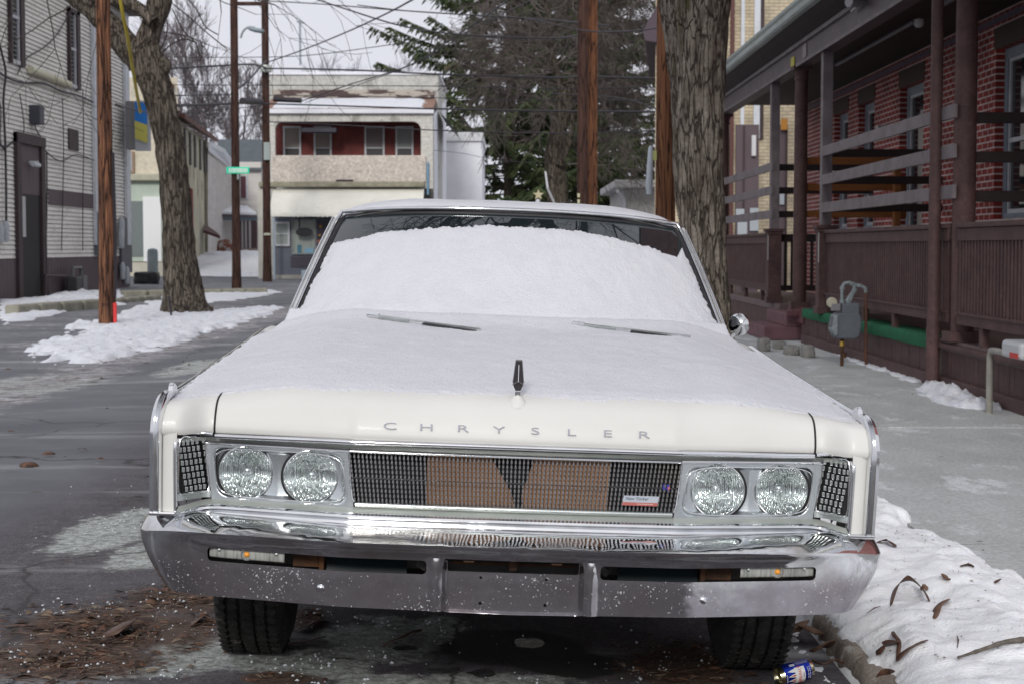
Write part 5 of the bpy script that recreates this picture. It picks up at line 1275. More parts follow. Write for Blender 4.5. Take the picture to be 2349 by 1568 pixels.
mb = MB(); mb.box(3.68,3.86,a.y-.75,a.y-.30,.53,.66); mb.build('meter_box', simple('meter_box_grey', (.45,.47,.49), .5), t, bevel=.03)
mb = MB(); mb.box(3.677,3.68,a.y-.72,a.y-.52,.54,.58); mb.build('red_tag', simple('tag_red', (.5,.04,.03), .5), t)
# ================================================================ LEFT: CLAPBOARD BUILDING, CORNER STORE, HOUSES
XL = -12.7
M['siding'] = mat('white_clapboard', (.80,.78,.73), (.70,.68,.635), scale=1.2, rough=.6, c3=(.40,.385,.35), s3=2.3, t3=.60, stretch=(1,.5,2), fine=(9,.18))
M['brownpanel'] = mat('brown_panel', (.115,.082,.09), (.085,.06,.068), scale=3, rough=.6, stretch=(1,5,.5))
M['darkbrown'] = mat('dark_brown_trim', (.045,.030,.032), (.06,.04,.042), scale=3, rough=.6)
M['downwhite'] = mat('white_downspout', (.66,.69,.73), (.54,.57,.60), scale=3, rough=.5)
M['cable'] = simple('black_cable', (.025,.022,.028), .6)
M['pane2'] = simple('far_pane', (.05,.055,.06), .15, 0)
lb = thing('clapboard_building', 'white clapboard building with brown base and brown door on the left side of the street', 'building', (XL, 40, 0))
def lp(mb, name, m, parent=None, **k): return mb.build(name, m, parent or lb, **k)
Y0, Y1 = 33.0, 53.9
mb = MB(); z = 1.05; 
mb.nofix = True
while z < 9.0:
    mb.quad((XL+.030,Y0,z),(XL+.030,Y1,z),(XL+.006,Y1,z+.098),(XL+.006,Y0,z+.098)); mb.quad((XL-.03,Y0,z),(XL-.03,Y1,z),(XL+.030,Y1,z),(XL+.030,Y0,z)); mb.quad((XL-.03,Y0,z+.096),(XL-.03,Y1,z+.096),(XL-.03,Y1,z+.12),(XL-.03,Y0,z+.12)); mb.quad((XL+.006,Y0,z+.098),(XL+.006,Y1,z+.098),(XL-.03,Y1,z+.098),(XL-.03,Y0,z+.098)); z += .118
mb.quad((XL-6,Y1,-.1),(XL,Y1,-.1),(XL,Y1,9),(XL-6,Y1,9)); mb.quad((XL-6,Y0,-.1),(XL,Y0,-.1),(XL,Y0,9),(XL-6,Y0,9))
lp(mb, 'wall', M['siding'])
mb = MB(); y = Y0
while y < Y1-.1: mb.box(XL+.0, XL+.035, y+.006, min(y+.30,Y1), -.1, 1.03); y += .306
mb.box(XL-.1,XL+.002,Y0,Y1,-.1,1.05); lp(mb, 'skirt', M['brownpanel'])
mb = MB(); mb.box(XL-6,XL+.5,Y0,Y1+.4,9.0,9.3); lp(mb, 'roof', M['darkbrown'])
def wy(px): return XL*F/(px-1170.0)
def wr(x0, x1, y0, y1, d, pr=0.0):      # box on the clapboard wall from picture rect (near x0 .. far x1)
    a = wp(XL, x0, (y0+y1)/2); b = wp(XL, x1, (y0+y1)/2); ym = (a.y+b.y)/2
    zt = wp(XL, (x0+x1)/2, y0).z; zb = wp(XL, (x0+x1)/2, y1).z
    return (XL+pr, XL+pr+d, a.y, b.y, zb, zt)
def B_(mb, r): return mb.box(*r)
mb = MB(); x0,x1,a,b,c,d = wr(32,97,312,690,.1); d_z = d; 
mb.box(XL,XL+.12,a,a+.35,0,d); mb.box(XL,XL+.12,b-.35,b,0,d); mb.box(XL,XL+.14,a,b,d-.25,d+.02); dr = lp(mb, 'door', M['darkbrown'], bevel=.01)
mb = MB(); mb.box(XL-.2,XL+.05,a+.35,b-.35,2.72,d-.25); lp(mb, 'door_transom', M['brownpanel'], dr)
mb = MB(); mb.box(XL+.03,XL+.045,a+.35,b-.35,0,2.72); lp(mb, 'doorway', simple('door_dark', (.012,.009,.009), .7), dr)
mb = MB(); mb.box(XL+.05,XL+.08,a+.38,a+.75,1.6,2.65); lp(mb, 'door_notice', simple('notice_white', (.45,.45,.47), .6), dr)
mb = MB(); ym = (a+b)/2; mb.tube([(XL+.05,ym,3.55),(XL+.28,ym,3.55)], .05, 10); mb.tube([(XL+.22,ym-.25,3.5),(XL+.22,ym+.28,3.5)], .06, 10); lp(mb, 'door_lamp', simple('lamp_white2', (.6,.64,.66), .3), dr, smooth=60)
mb = MB(); B_(mb, wr(109,219,441,475,.04)); lp(mb, 'brown_strip', M['brownpanel'])
def lwin(x0, x1, y0, y1, shutter=True):
    q = wr(x0,x1,y0,y1,.08); _,_,a,b,c,d = q; mb = MB(); w_ = (b-a)
    mb.box(XL,XL+.12,b-w_*.28,b,c-.1,d+.1); mb.box(XL,XL+.12,a,a+w_*.10,c-.1,d+.1); mb.box(XL,XL+.12,a,b,d,d+.12); f = lp(mb, 'window', M['darkbrown'])
    mb = MB(); mb.box(XL+.03,XL+.07,a+w_*.10,a+w_*.2,c,d); mb.box(XL+.03,XL+.07,b-w_*.36,b-w_*.28,c,d); mb.box(XL+.03,XL+.08,a+w_*.1,b-w_*.28,(c+d)/2-.04,(c+d)/2+.04); mb.box(XL+.03,XL+.09,a+w_*.1,b-w_*.28,c-.08,c+.02); lp(mb, 'sash', M['winwhite'], f)
    mb = MB(); mb.box(XL+.02,XL+.028,a+w_*.1,b-w_*.28,c,d); lp(mb, 'pane', M['pane'], f)
lwin(15,47,-60,140); lwin(152,176,32,196); lwin(225,246,60,215)
mb = MB(); q = wr(154,176,297,345,.06); B_(mb, q); lp(mb, 'small_window', M['darkbrown']); 
for px, w_ in ((220,.14),(291,.13)):
    yy = wy(px); mb = MB(); mb.box(XL+.03,XL+.13,yy-w_*2,yy+w_*2,1.4,9); lp(mb, 'downspout', M['downwhite'])
mb = MB(); p = wp(XL+.12,70,160); q = wp(XL+.12,118,178); r_ = wp(XL+.12,160,195); mb.tube([p,q], .10, 10); mb.tube([q+Vector((0,.15,0)),r_], .10, 10); lp(mb, 'tube_light', simple('lamp_ivory', (.60,.58,.42), .4), smooth=60)
mb = MB(); p = wp(XL+.1,80,262); mb.box(XL,XL+.3,p.y-.25,p.y+.2,p.z-.28,p.z+.22); lp(mb, 'wall_floodlight', simple('flood_dark', (.05,.05,.07), .5), bevel=.03)
mb = MB(); q = wr(214,231,487,585,.22); B_(mb, q); lp(mb, 'meter_cabinet', simple('cabinet_grey', (.13,.16,.18), .5), bevel=.02)
mb = MB(); q = wr(272,296,500,626,.10); B_(mb, q); lp(mb, 'service_panel', simple('panel_grey', (.10,.10,.115), .5))
for (px, py, s_) in ((279,522,.26),(278,549,.26),(281,622,.24),(291,632,.24),(2,535,.2),(14,532,.22)):
    p = wp(XL+.15, px, py); mb = MB(); mb.lathe([(.0,-s_*1.2),(s_*.55,-s_*1.1),(s_*.6,s_*.7),(s_*.35,s_*1.2),(.0,s_*1.2)], Matrix.Translation(p) @ Matrix.Diagonal((.6,1,1,1)), 16); lp(mb, 'electric_meter', simple('meter_pale', (.38,.41,.44), .4), smooth=50)
t = thing('wall_gas_meter', 'dark gas meter with pipes against the brown base of the clapboard building', 'gas meter', tuple(wp(XL+.5, 172, 672)))
mb = MB(); p = wp(XL+.35,172,655); q = wp(XL+.35,186,650); mb.box(p.x-.15,p.x+.15,p.y-.35,p.y+.25,p.z-.3,p.z+.25); mb.build('meter_body', simple('meter_dark', (.06,.06,.065), .5), t, bevel=.04)
mb = MB(); mb.box(q.x-.12,q.x+.12,q.y-.2,q.y+.25,q.z-.25,q.z+.22); mb.tube([p+Vector((0,-.2,.2)), p+Vector((0,-.2,.5)), q+Vector((0,0,.45)), q], .05, 8); mb.tube([p, Vector((p.x,p.y,-.05))], .04, 8); mb.build('meter_pipes', simple('meter_mid', (.16,.165,.17), .5), t, smooth=40)
mb = MB(); a_ = wp(XL+.2,105,632); b2 = wp(XL+.2,173,634); mb.tube([Vector((a_.x,a_.y,0)), a_, b2, Vector((b2.x,b2.y,b2.z-.3))], .035, 8); mb.build('supply_pipe', M['brownpanel'], t, smooth=60)
# cables stapled over the clapboards
def wallcable(pts, r=.018):
    mb = MB(); mb.tube(resample([tuple(wp(XL+.10, *q)) for q in pts], 5), r, 5); lp(mb, 'wall_cable', M['cable'], smooth=80)
wallcable([(-5,90),(6,130),(13,170),(8,230),(12,330),(14,440),(14,530)], .03)
wallcable([(-5,165),(20,180),(50,190),(100,192),(140,210),(180,220),(213,235)], .03)
wallcable([(160,30),(130,80),(100,110),(60,135),(40,170)]); wallcable([(-5,330),(12,338),(30,325)],.03)
wallcable([(95,330),(110,352),(140,370),(175,355),(215,368)]); wallcable([(78,270),(82,295),(95,318)]); wallcable([(143,225),(146,330),(144,460),(141,575)],.014); wallcable([(190,205),(192,330),(190,460),(190,575)],.014)
wallcable([(-5,235),(2,250),(0,320),(10,345)]); wallcable([(104,545),(106,640),(112,690)],.04); wallcable([(107,350),(108,440),(106,560)],.02)
wallcable([(45,215),(52,260),(55,300),(45,318)],.014)
# kerb stones
M['kstone'] = mat('pale_kerb_stone', (.32,.31,.25), (.22,.21,.17), scale=2.5, rough=.9, bump=.02, bscale=6, c3=(.16,.14,.11), s3=3, t3=.6)
def kerbstones(pts, label, h=.20, w_=.28, joints=6):
    for i in range(joints):
        a = i/joints; b = (i+1)/joints
        A = Vector(pts[0]).lerp(Vector(pts[1]), a+.01); B2 = Vector(pts[0]).lerp(Vector(pts[1]), b-.01)
        mb = MB(); mb.beam(A+Vector((0,0,h/2-.03)), B2+Vector((0,0,h/2-.03+.01*nse(i*3.3))), w_, h); o = mb.build('kerb_stone', M['kstone'], None, bevel=.04)
        tag(o, label % ('nearest','second','third','fourth','fifth','sixth','seventh','farthest')[i if i < joints-1 else 7], 'kerb stone', 'kerb stones of the left pavement')
kerbstones([gp(24,725,0), gp(224,708,0)], '%s pale kerb stone of the row along the clapboard building', .24, .3, 4)
kerbstones([gp(236,700,0), gp(360,688,0)], '%s low kerb stone behind the red brown pole', .16, .28, 3)
kerbstones([gp(277,681,0), gp(612,674,0)], '%s stone of the kerb that runs across behind the leaning tree', .20, .3, 6)
# ---- corner store
def shell(mb, x0, x1, y0, y1, z0, z1): return mb.box(x0,x1,y0,y1,z0,z1)
cs = thing('corner_store', 'cream stucco corner store with green trim behind the leaning tree', 'store', (-16, 74, 0))
Yc = 73.0; def_c = mat('cream_stucco', (.68,.62,.49), (.54,.49,.39), scale=.9, rough=.85, bump=.01, bscale=12, c3=(.42,.40,.33), s3=.7, t3=.56, fine=(6,.15))
fr_ = lambda Y, x0, x1, y0, y1, th=.3: (at(x0,(y0+y1)/2,Y).x, at(x1,(y0+y1)/2,Y).x, Y-th, Y, at((x0+x1)/2,y1,Y).z, at((x0+x1)/2,y0,Y).z)
mb = MB(); r = fr_(Yc,280,410,178,640); mb.prism([(r[0],Yc,-.3),(r[1],Yc,-.3),(r[1]*(Yc+12)/Yc-.4,Yc+12,-.3),(r[0]*1.2,Yc+12,-.3)], (0,0,r[5]+.3)); cs_w = mb.build('wall', def_c, cs)
mb = MB(); r = fr_(Yc,280,414,400,416,.5); mb.box(*r); mb.build('cornice', mat('cornice_cream', (.46,.44,.33), (.38,.37,.29), scale=2, rough=.7), cs, bevel=.05)
mb = MB(); r = fr_(Yc,280,412,416,600,.12); mb.box(*r); mb.build('shop_front', mat('pale_green_paint', (.50,.57,.48), (.42,.49,.41), scale=1.5, rough=.6), cs)
mb = MB(); r = fr_(Yc,300,331,462,588,.18); mb.box(*r); mb.build('shop_window', simple('shop_pane', (.16,.19,.18), .2), cs)
mb = MB(); r = fr_(Yc,331,372,452,600,.22); mb.box(*r); mb.build('white_board', simple('board_white', (.78,.79,.78), .6), cs)
mb = MB(); r = fr_(Yc,280,414,602,650,.3); mb.box(*r); mb.build('base_wall', mat('base_cream', (.60,.57,.47), (.48,.45,.38), scale=2, rough=.85), cs)
mb = MB(); r = fr_(Yc,297,309,348,397,.15); mb.box(*r); w_ = mb.build('window', simple('tan_frame', (.30,.20,.13), .6), cs)
mb = MB(); r = fr_(Yc,299,305,351,393,.18); mb.box(*r); mb.build('pane', simple('pane_pale', (.35,.36,.36), .3), w_)
mb = MB(); mb.prism([at(376,183,Yc-.3), at(397,203,Yc-.3), at(397,196,Yc-.3), at(378,172,Yc-.3)], (0,1.2,0)); mb.build('roof_edge', simple('rust_red_roof', (.16,.05,.035), .7), cs)
# long side wall running back
sw = thing('side_row_house', 'tall weathered cream building with narrow windows behind the leaning tree', 'building', (-15.4, 75, 0))
A0 = at(405,275,75.0); A1 = at(477,327,91.0); zt = A0.z
def sidep(px, z):   # point on the long wall under picture x px
    d = ray(px, 500); n = Vector((A1.y-A0.y, -(A1.x-A0.x), 0)); t = (A0.x*n.x + A0.y*n.y)/(d[0]*n.x + d[1]*n.y); return Vector((d[0]*t, d[1]*t, z))
mb = MB(); w1 = [(A0.x,A0.y),(A1.x,A1.y),(A1.x-9,A1.y),(A0.x-9,A0.y)]; mb.prism([(x,y,-.5) for x, y in w1], (0,0,zt+.5)); mb.build('wall', mat('stained_stucco', (.58,.54,.40), (.40,.385,.30), scale=.6, rough=.9, bump=.02, bscale=4, c3=(.20,.17,.14), s3=.9, t3=.54, stretch=(1,1,.4), fine=(5,.2)), sw)
mb = MB(); mb.prism([(A0.x+.5,A0.y-.5,zt),(A1.x+.5,A1.y+.3,zt),(A1.x-4,A1.y,zt+2.4),(A0.x-4,A0.y,zt+2.4)], (0,0,.22)); mb.build('roof', simple('dark_red_eave', (.13,.055,.045), .7), sw)
for px in (424,436,447,459,469):
    for (za, zb2) in ((5.4,7.0),):
        a_ = sidep(px-1.0, za); b2 = sidep(px+1.6, za); nrm = Vector((.99,-.1,0))
        mb = MB(); mb.prism([a_+nrm*.12, b2+nrm*.12, Vector((b2.x,b2.y,zb2))+nrm*.12, Vector((a_.x,a_.y,zb2))+nrm*.12], -nrm*.2); mb.build('window', simple('slit_window', (.12,.12,.11), .4), sw)
mb = MB(); a_ = sidep(431, .4); b2 = sidep(434.5, .4); nrm = Vector((1,0,0)); mb.prism([a_+nrm*.2, b2+nrm*.2, Vector((b2.x,b2.y,4.2))+nrm*.2, Vector((a_.x,a_.y,4.2))+nrm*.2], -nrm*.2); mb.build('red_pipe', simple('red_paint', (.22,.03,.03), .6), sw)
# hanging sign with blue and yellow banner
sg_ = thing('hanging_sign', 'grey projecting sign board carrying a blue and yellow banner, beside the leaning tree', 'sign', tuple(at(320,345,53.0)))
mb = MB(); r = fr_(53.2,298,318,236,345,.1); mb.box(r[0],r[1],52.6,53.2,r[4],r[5]); mb.build('sign_side', simple('sign_grey', (.20,.20,.21), .6), sg_)
mb = MB(); r = fr_(52.6,312,346,232,347,.1); mb.box(*r); mb.build('sign_face', simple('sign_pale', (.42,.44,.48), .5), sg_)
mb = MB(); 
mb.prism([at(309,233,52.4),at(336,238,52.4),at(337,287,52.4),at(309,277,52.4)], (0,.03,0)); mb.build('blue_band', simple('banner_blue', (.01,.17,.55), .6), sg_)
mb = MB(); mb.prism([at(309,277,52.4),at(337,287,52.4),at(338,329,52.4),at(310,318,52.4)], (0,.03,0)); mb.build('yellow_band', simple('banner_yellow', (.52,.48,.10), .6), sg_)
# ---- alley house
ah = thing('alley_house', 'pale house with grey slate roof and snowy porch roof, behind the sign pole', 'house', (-16.5, 97, 1))
pale = mat('pale_siding', (.62,.59,.55), (.52,.49,.46), scale=.7, rough=.7, stretch=(.3,1,4))
Ya = 98.0
mb = MB(); r = fr_(Ya,470,600,372,620); mb.box(r[0]-.5,r[1],Ya,Ya+9,0,r[5]); mb.prism([at(477,340,88.5), at(536,392,Ya), at(536,600,Ya), at(477,612,88.5)], (-.3,.3,0)); mb.build('wall', pale, ah)
mb = MB(); mb.prism([at(497,323,Ya+5), at(603,323,Ya+5), at(603,390,Ya-.4), at(530,390,Ya-.4)], (0,.3,.1)); mb.build('roof', mat('slate_roof', (.10,.12,.13), (.075,.09,.10), scale=3, rough=.7), ah)
mb = MB(); mb.prism([at(478,333,88), at(512,351,92), at(536,384,97.2), at(536,391,97.2), at(478,347,88)], (0,.5,.25)); mb.build('snowy_eave', M['snow'], ah)
for (x0,x1,y0,y1) in ((556,563,405,455),):
    mb = MB(); r = fr_(Ya,x0-6,x1+6,y0-2,y1+2,.12); mb.box(*r); f = mb.build('window', M['winwhite'], ah)
    mb = MB(); r = fr_(Ya,x0-3,x1+2,y0,y1,.16); mb.box(*r); mb.build('pane', simple('curtain_red', (.09,.03,.04), .6), f)
mb = MB(); mb.prism([at(489,497,93.5), at(590,500,93.5), at(572,480,Ya), at(500,478,Ya)], (0,0,.15)); mb.build('porch_roof', simple('porch_dark', (.08,.07,.08), .7), ah)
mb = MB(); mb.prism([at(500,496,93.6), at(588,498,93.6), at(568,482,Ya-.3), at(506,480,Ya-.3)], (0,.0,.28)); mb.build('porch_roof_snow', M['snow'], ah, bevel=.05)
mb = MB(); r = fr_(94.0,489,592,498,506,.2); mb.box(*r); mb.build('porch_fascia', simple('fascia_blue', (.20,.25,.30), .6), ah)
mb = MB(); r = fr_(Ya-.2,497,590,506,600,.1); mb.box(*r); mb.build('porch_wall', simple('porch_brown', (.10,.06,.065), .7), ah)
for px in (498,555,563,572):
    mb = MB(); r = fr_(94.0,px,px+4,505,600,.15); mb.box(*r); mb.build('porch_post', simple('post_grey', (.32,.31,.31), .6), ah)
mb = MB(); r = fr_(93.9,558,590,570,602,.3); mb.box(*r); mb.build('porch_parapet', mat('parapet_tan', (.28,.22,.18), (.2,.17,.14), scale=2, rough=.9), ah)
mb = MB(); mb.prism([at(466,534,86), at(505,548,86), at(498,540,88), at(470,520,88)], (0,0,.15)); mb.build('awning', simple('awning_maroon', (.07,.025,.025), .7), ah)
mb = MB(); g = at(520,592,92); mb.lathe([(.0,.0),(.7,.1),(.8,.5),(.4,1.0),(.0,1.1)], Matrix.Translation(g) @ Matrix.Diagonal((1,.6,1,1)), 14)
tag(mb.build('covered_heap', mat('tarp_brown', (.14,.05,.03), (.3,.28,.27), scale=2.5, rough=.7, lo=.48, hi=.55), None, smooth=60), 'brown and white covered heap on the alley house porch', 'heap')
# bollard and rubbish bag
p = at(351,632,66.0); mb = MB(); g = gp(351,652,0); mb.lathe([(.19,0),(.19,1.15),(.17,1.25),(.0,1.3)], Matrix.Translation((g.x,g.y,0)), 20); tag(mb.build('bollard', mat('grey_steel', (.28,.33,.34), (.2,.24,.25), scale=3, rough=.6), None, smooth=50), 'thick grey steel bollard in front of the cream store', 'bollard')
g = gp(336,653,0); tag(rock(g.x, g.y, -.02, .45, .3, .24, 3.3).build('rubbish_bag', mat('black_bag', (.015,.015,.018), (.03,.03,.035), scale=6, rough=.35, bump=.03, bscale=8), None, smooth=60), 'black rubbish bag lying left of the bollard', 'rubbish bag')
# ================================================================ STOREFRONT AND OTHER FAR BUILDINGS
YS = 68.0; XS = lambda px: at(px, 400, YS).x
sb = thing('storefront_building', 'two storey cream stucco shop with upstairs balcony, red recess and cream awning', 'building', (-6.8, YS, 0))
stuc = mat('pebbled_stucco', (.66,.64,.59), (.54,.52,.48), scale=5, rough=.9, bump=.03, bscale=14, c3=(.36,.35,.31), s3=1.3, t3=.56, fine=(9,.22))
stucg = mat('grey_stucco', (.55,.54,.50), (.44,.435,.41), scale=3, rough=.9, bump=.02, bscale=12, c3=(.33,.32,.30), s3=.8, t3=.54, fine=(8,.2))
white = mat('white_wall', (.80,.81,.85), (.70,.71,.76), scale=.8, rough=.7, c3=(.46,.46,.47), s3=1.1, t3=.63)
def sp_(mb, name, m, parent=None, **k): return mb.build(name, m, parent or sb, **k)
def rz(Y, y): return at(800, y, Y).z
def rx(Y, x): return at(x, 450, Y).x
YB = YS + 2.0       # main wall behind the balcony
# main block
mb = MB(); mb.box(rx(YB,603), rx(YB,1002), YB+1.6, YB+10, -.2, rz(YB,163)); sp_(mb, 'parapet', stucg)
mb = MB(); mb.box(rx(YB,603)-.05, rx(YB,1003)+.05, YB+1.5, YB+10.05, rz(YB,163), rz(YB,156)); sp_(mb, 'coping', white)
mb = MB(); mb.quad((rx(YS,994)+.02,YS+.02,-.2),(rx(YB,1002)+.02,YB+10,-.2),(rx(YB,1002)+.02,YB+10,rz(YB,180)),(rx(YS,994)+.02,YS+.02,rz(YS,262))); sp_(mb, 'side_wall', white)
mb = MB(); mb.box(rx(YB,618), rx(YB,993), YB+1.45, YB+1.6, rz(YB,218), rz(YB,199)); sp_(mb, 'cornice_band', mat('peeling_band', (.09,.06,.055), (.42,.38,.33), scale=2.2, rough=.8, lo=.50, hi=.54, stretch=(.5,1,2)))
mb = MB(); mb.prism([(rx(YS,612),YS-.1,rz(YS,250)),(rx(YS,994),YS-.1,rz(YS,250)),(rx(YB,998),YB+1.5,rz(YB,220)),(rx(YB,612),YB+1.5,rz(YB,220))], (0,0,-.12)); sp_(mb, 'balcony_roof', simple('tin_roof', (.25,.14,.10), .7))
mb = MB(); P = []
for j in range(14):
    t = .04 + .9*j/13; row = []
    for i in range(60):
        u = i/59; x = rx(YS,614) + (rx(YS,978)-rx(YS,614))*u + .3*(t)*fbm(u*3,t*3,5)*(u > .8)
        e = min(u*12, (1-u)*10 + .4*fbm(t*6,u*20,2), t*6, (1-t)*6+.3)
        row.append((x, YS-.1+(3.6)*t, rz(YS,250) + (rz(YB,220)-rz(YS,250))*t + .10*sst(0,1,e) - .02 + .02*fbm(u*12,t*4,1)))
    P.append(row)
mb.grid(P); sp_(mb, 'roof_snow', M['snow'], smooth=180)
mb = MB(); mb.box(rx(YS,608), rx(YS,996), YS-.22, YS-.02, rz(YS,261), rz(YS,251)); sp_(mb, 'eave_board', white)
# arcade face with rounded opening
x0, x1, zt, zb = rx(YS,605), rx(YS,994), rz(YS,261), rz(YS,433)
ox0, ox1, oz1, oz0 = rx(YS,632), rx(YS,966), rz(YS,279), rz(YS,358)
mb = MB(); outer = []; 
r = .35; top = []
for k in range(7): a = pi - (pi/2)*k/6; top.append((ox0+r+r*cos(a), oz1-r+r*sin(a)))
for k in range(7): a = pi/2 - (pi/2)*k/6; top.append((ox1-r+r*cos(a), oz1-r+r*sin(a)))
for (xa, za), (xb, zb2) in zip(top, top[1:]): mb.add([(xa,YS,za),(xb,YS,zb2),(xb,YS,zt),(xa,YS,zt),(xa,YS+.3,za),(xb,YS+.3,zb2)], [(0,1,2,3),(0,4,5,1)])
mb.box(x0,ox0,YS,YS+.3,zb,zt); mb.box(ox1,x1,YS,YS+.3,zb,zt); sp_(mb, 'balcony_frame', stuc)
mb = MB(); mb.box(ox0-.1,ox1+.22,YS-.09,YS+.12,rz(YS,418),rz(YS,357)); sp_(mb, 'balcony_wall', mat('balcony_stucco', (.66,.59,.52), (.52,.47,.42), scale=6, rough=.9, bump=.03, bscale=13, fine=(9,.3), c3=(.40,.36,.32), s3=1.2, t3=.6), bevel=.03)
mb = MB(); mb.box(rx(YS,596),rx(YS,975),YS-.32,YS+.2,rz(YS,430),rz(YS,418)); sp_(mb, 'balcony_ledge', mat('mossy_ledge', (.36,.34,.26), (.22,.21,.15), scale=3, rough=.9), bevel=.04)
mb = MB(); mb.box(rx(YB,625),rx(YB,975),YB,YB+.1,rz(YB,430),rz(YB,262)); sp_(mb, 'red_wall', brickmat('faded_red_brick', (.19,.045,.04), (.16,.035,.032), (.20,.07,.06), 'X','Z', .22,.08,.008,.004))
mb = MB(); mb.box(rx(YS,632)+.0,rx(YS,966),YS+.05,YB,rz(YS,262),rz(YS,261)+.05); sp_(mb, 'balcony_ceiling', M['darkbrown'])
for i, (a, b) in enumerate(((651,692),(721,762),(837,883),(908,949))):
    mb = MB(); X0, X1, Z0, Z1 = rx(YB,a), rx(YB,b), rz(YB,366), rz(YB,290)
    mb.box(X0,X0+.08,YB-.08,YB,Z0,Z1); mb.box(X1-.08,X1,YB-.08,YB,Z0,Z1); mb.box(X0+.08,X1-.08,YB-.08,YB,Z1-.08,Z1); mb.box(X0+.08,X1-.08,YB-.06,YB-.01,(Z0+Z1)/2-.25,(Z0+Z1)/2-.2); f = sp_(mb, 'window', M['winwhite'])
    mb = MB(); mb.box(X0+.08,X1-.08,YB-.035,YB-.01,Z0,Z1-.08); sp_(mb, 'pane', simple('balcony_pane%d' % i, (.045,.04,.04), .25), f)
    mb = MB(); mb.box(X0+.09,X1-.09,YB-.055,YB-.037,(Z0+Z1)/2-.2,Z1-.08); sp_(mb, 'blind', simple('blind%d' % i, ((.24,.21,.19),(.24,.21,.19),(.20,.17,.18),(.27,.28,.28))[i], .8), f)
# awning
mb = MB(); a0 = rx(YS,627); a1 = rx(YS,973)
P = []
for i in range(70):
    x = a0 + (a1-a0)*i/69; sc = .05*abs(sin(i*1.7))
    P.append([(x, YS-.05, rz(YS,434)), (x, YS-.55+.01*nse(i*.3), rz(YS,455)), (x, YS-1.15+.02*nse(i*.2), rz(YS-1.15,489)), (x, YS-1.17, rz(YS-1.17,494)), (x, YS-1.17, rz(YS-1.17,499)+sc)])
mb.grid(P); sp_(mb, 'awning', mat('awning_canvas', (.76,.745,.67), (.68,.665,.60), scale=1.4, rough=.85, c3=(.42,.41,.36), s3=2.4, t3=.62), smooth=30)
# ground floor
gb = mat('slate_blue_paint', (.14,.15,.19), (.11,.12,.155), scale=1.5, rough=.6)
mb = MB(); mb.box(rx(YS,625),rx(YS,975),YS+.1,YS+.3,-.1,rz(YS,434)); sp_(mb, 'shop_wall', gb)
mb = MB(); mb.box(rx(YS,592),rx(YS,609),YS-.1,YS+.3,-.1,rz(YS,430)); sp_(mb, 'corner_pier', mat('pier_cream', (.62,.60,.53), (.54,.52,.46), scale=2, rough=.8))
mb = MB(); mb.box(rx(YS,620),rx(YS,975),YS-.15,YS+.12,-.05,.16); sp_(mb, 'door_step', mat('step_stone', (.40,.38,.34), (.3,.29,.26), scale=2, rough=.9))
def shopwin(a, b, c, d, fm, pm, dy=.0, fw=.09, bar=True):
    X0, X1, Z0, Z1 = rx(YS,a), rx(YS,b), rz(YS,d), rz(YS,c); mb = MB(); y = YS+.1-dy
    mb.box(X0,X0+fw,y-.1,y,Z0,Z1); mb.box(X1-fw,X1,y-.1,y,Z0,Z1); mb.box(X0+fw,X1-fw,y-.1,y,Z1-fw,Z1); mb.box(X0+fw,X1-fw,y-.1,y,Z0,Z0+fw)
    if bar: mb.box(X0+fw,X1-fw,y-.09,y-.01,(Z0+Z1)/2-.03,(Z0+Z1)/2+.03)
    f = sp_(mb, 'window', fm); mb = MB(); mb.box(X0+fw,X1-fw,y-.04,y-.01,Z0+fw,Z1-fw); sp_(mb, 'pane', pm, f); return f, (X0,X1,Z0,Z1)
shopwin(628,664,509,565, M['winwhite'], simple('curtain_pane', (.30,.33,.31), .4))
f, q = shopwin(668,724,503,584, mat('grey_green_frame', (.30,.31,.30), scale=3), mat('curtained_pane', (.42,.46,.42), (.30,.34,.31), scale=7, rough=.4, stretch=(5,1,.2)), 0, .05, False)
for (a, b, c, d, co) in ((681,690,562,584,(.06,.20,.28)),(698,718,569,581,(.25,.45,.60))):
    mb = MB(); mb.box(rx(YS,a),rx(YS,b),YS+.02,YS+.05,rz(YS,d),rz(YS,c)); sp_(mb, 'window_display', simple('display', co, .6), f)
f, q = shopwin(724,800,503,600, gb, mat('dark_display', (.02,.02,.035), (.06,.045,.08), scale=3, rough=.3), 0, .05, False)
for (px, py, r_, co) in ((750,535,.12,(.7,.28,.04)),(735,520,.06,(.45,.2,.03)),(732,555,.10,(.30,.10,.05)),(742,565,.10,(.12,.07,.25)),(748,570,.08,(.5,.3,.05)),(733,540,.05,(.5,.3,.05)),(752,550,.09,(.20,.35,.50))):
    mb = MB(); p = at(px,py,YS+.02); mb.lathe([(.0,-.02),(r_,.0),(.0,.02)], Matrix.Translation(p) @ Matrix.Rotation(R(90),4,'X'), 10); sp_(mb, 'window_ornament', simple('ornament_colour', co, .6), f)
mb = MB(); mb.box(rx(YS,665),rx(YS,716),YS+.06,YS+.1,rz(YS,613),rz(YS,589)); sp_(mb, 'recessed_panel', simple('panel_purple', (.06,.05,.07), .6))
mb = MB(); p = at(698,533,YS-.3); mb.lathe([(.0,-.04),(.36,-.04),(.36,.04),(.0,.04)], Matrix.Translation(p) @ Matrix.Rotation(R(90),4,'X') @ Matrix.Diagonal((1,.52,1,1)), 24); mb.tube([p+Vector((-.2,0,.1)), p+Vector((-.2,0,.75))], .03, 6)
tag(mb.build('oval_sign', simple('sign_black', (.008,.012,.014), .5), None, smooth=40), 'black oval sign hanging under the cream awning', 'sign')
mb = MB(); mb.tube([at(981.5,373,YS-.15), at(981.5,447,YS-.15)], .05, 8); sp_(mb, 'blue_pipe', simple('pipe_blue', (.16,.30,.42), .5), smooth=60)
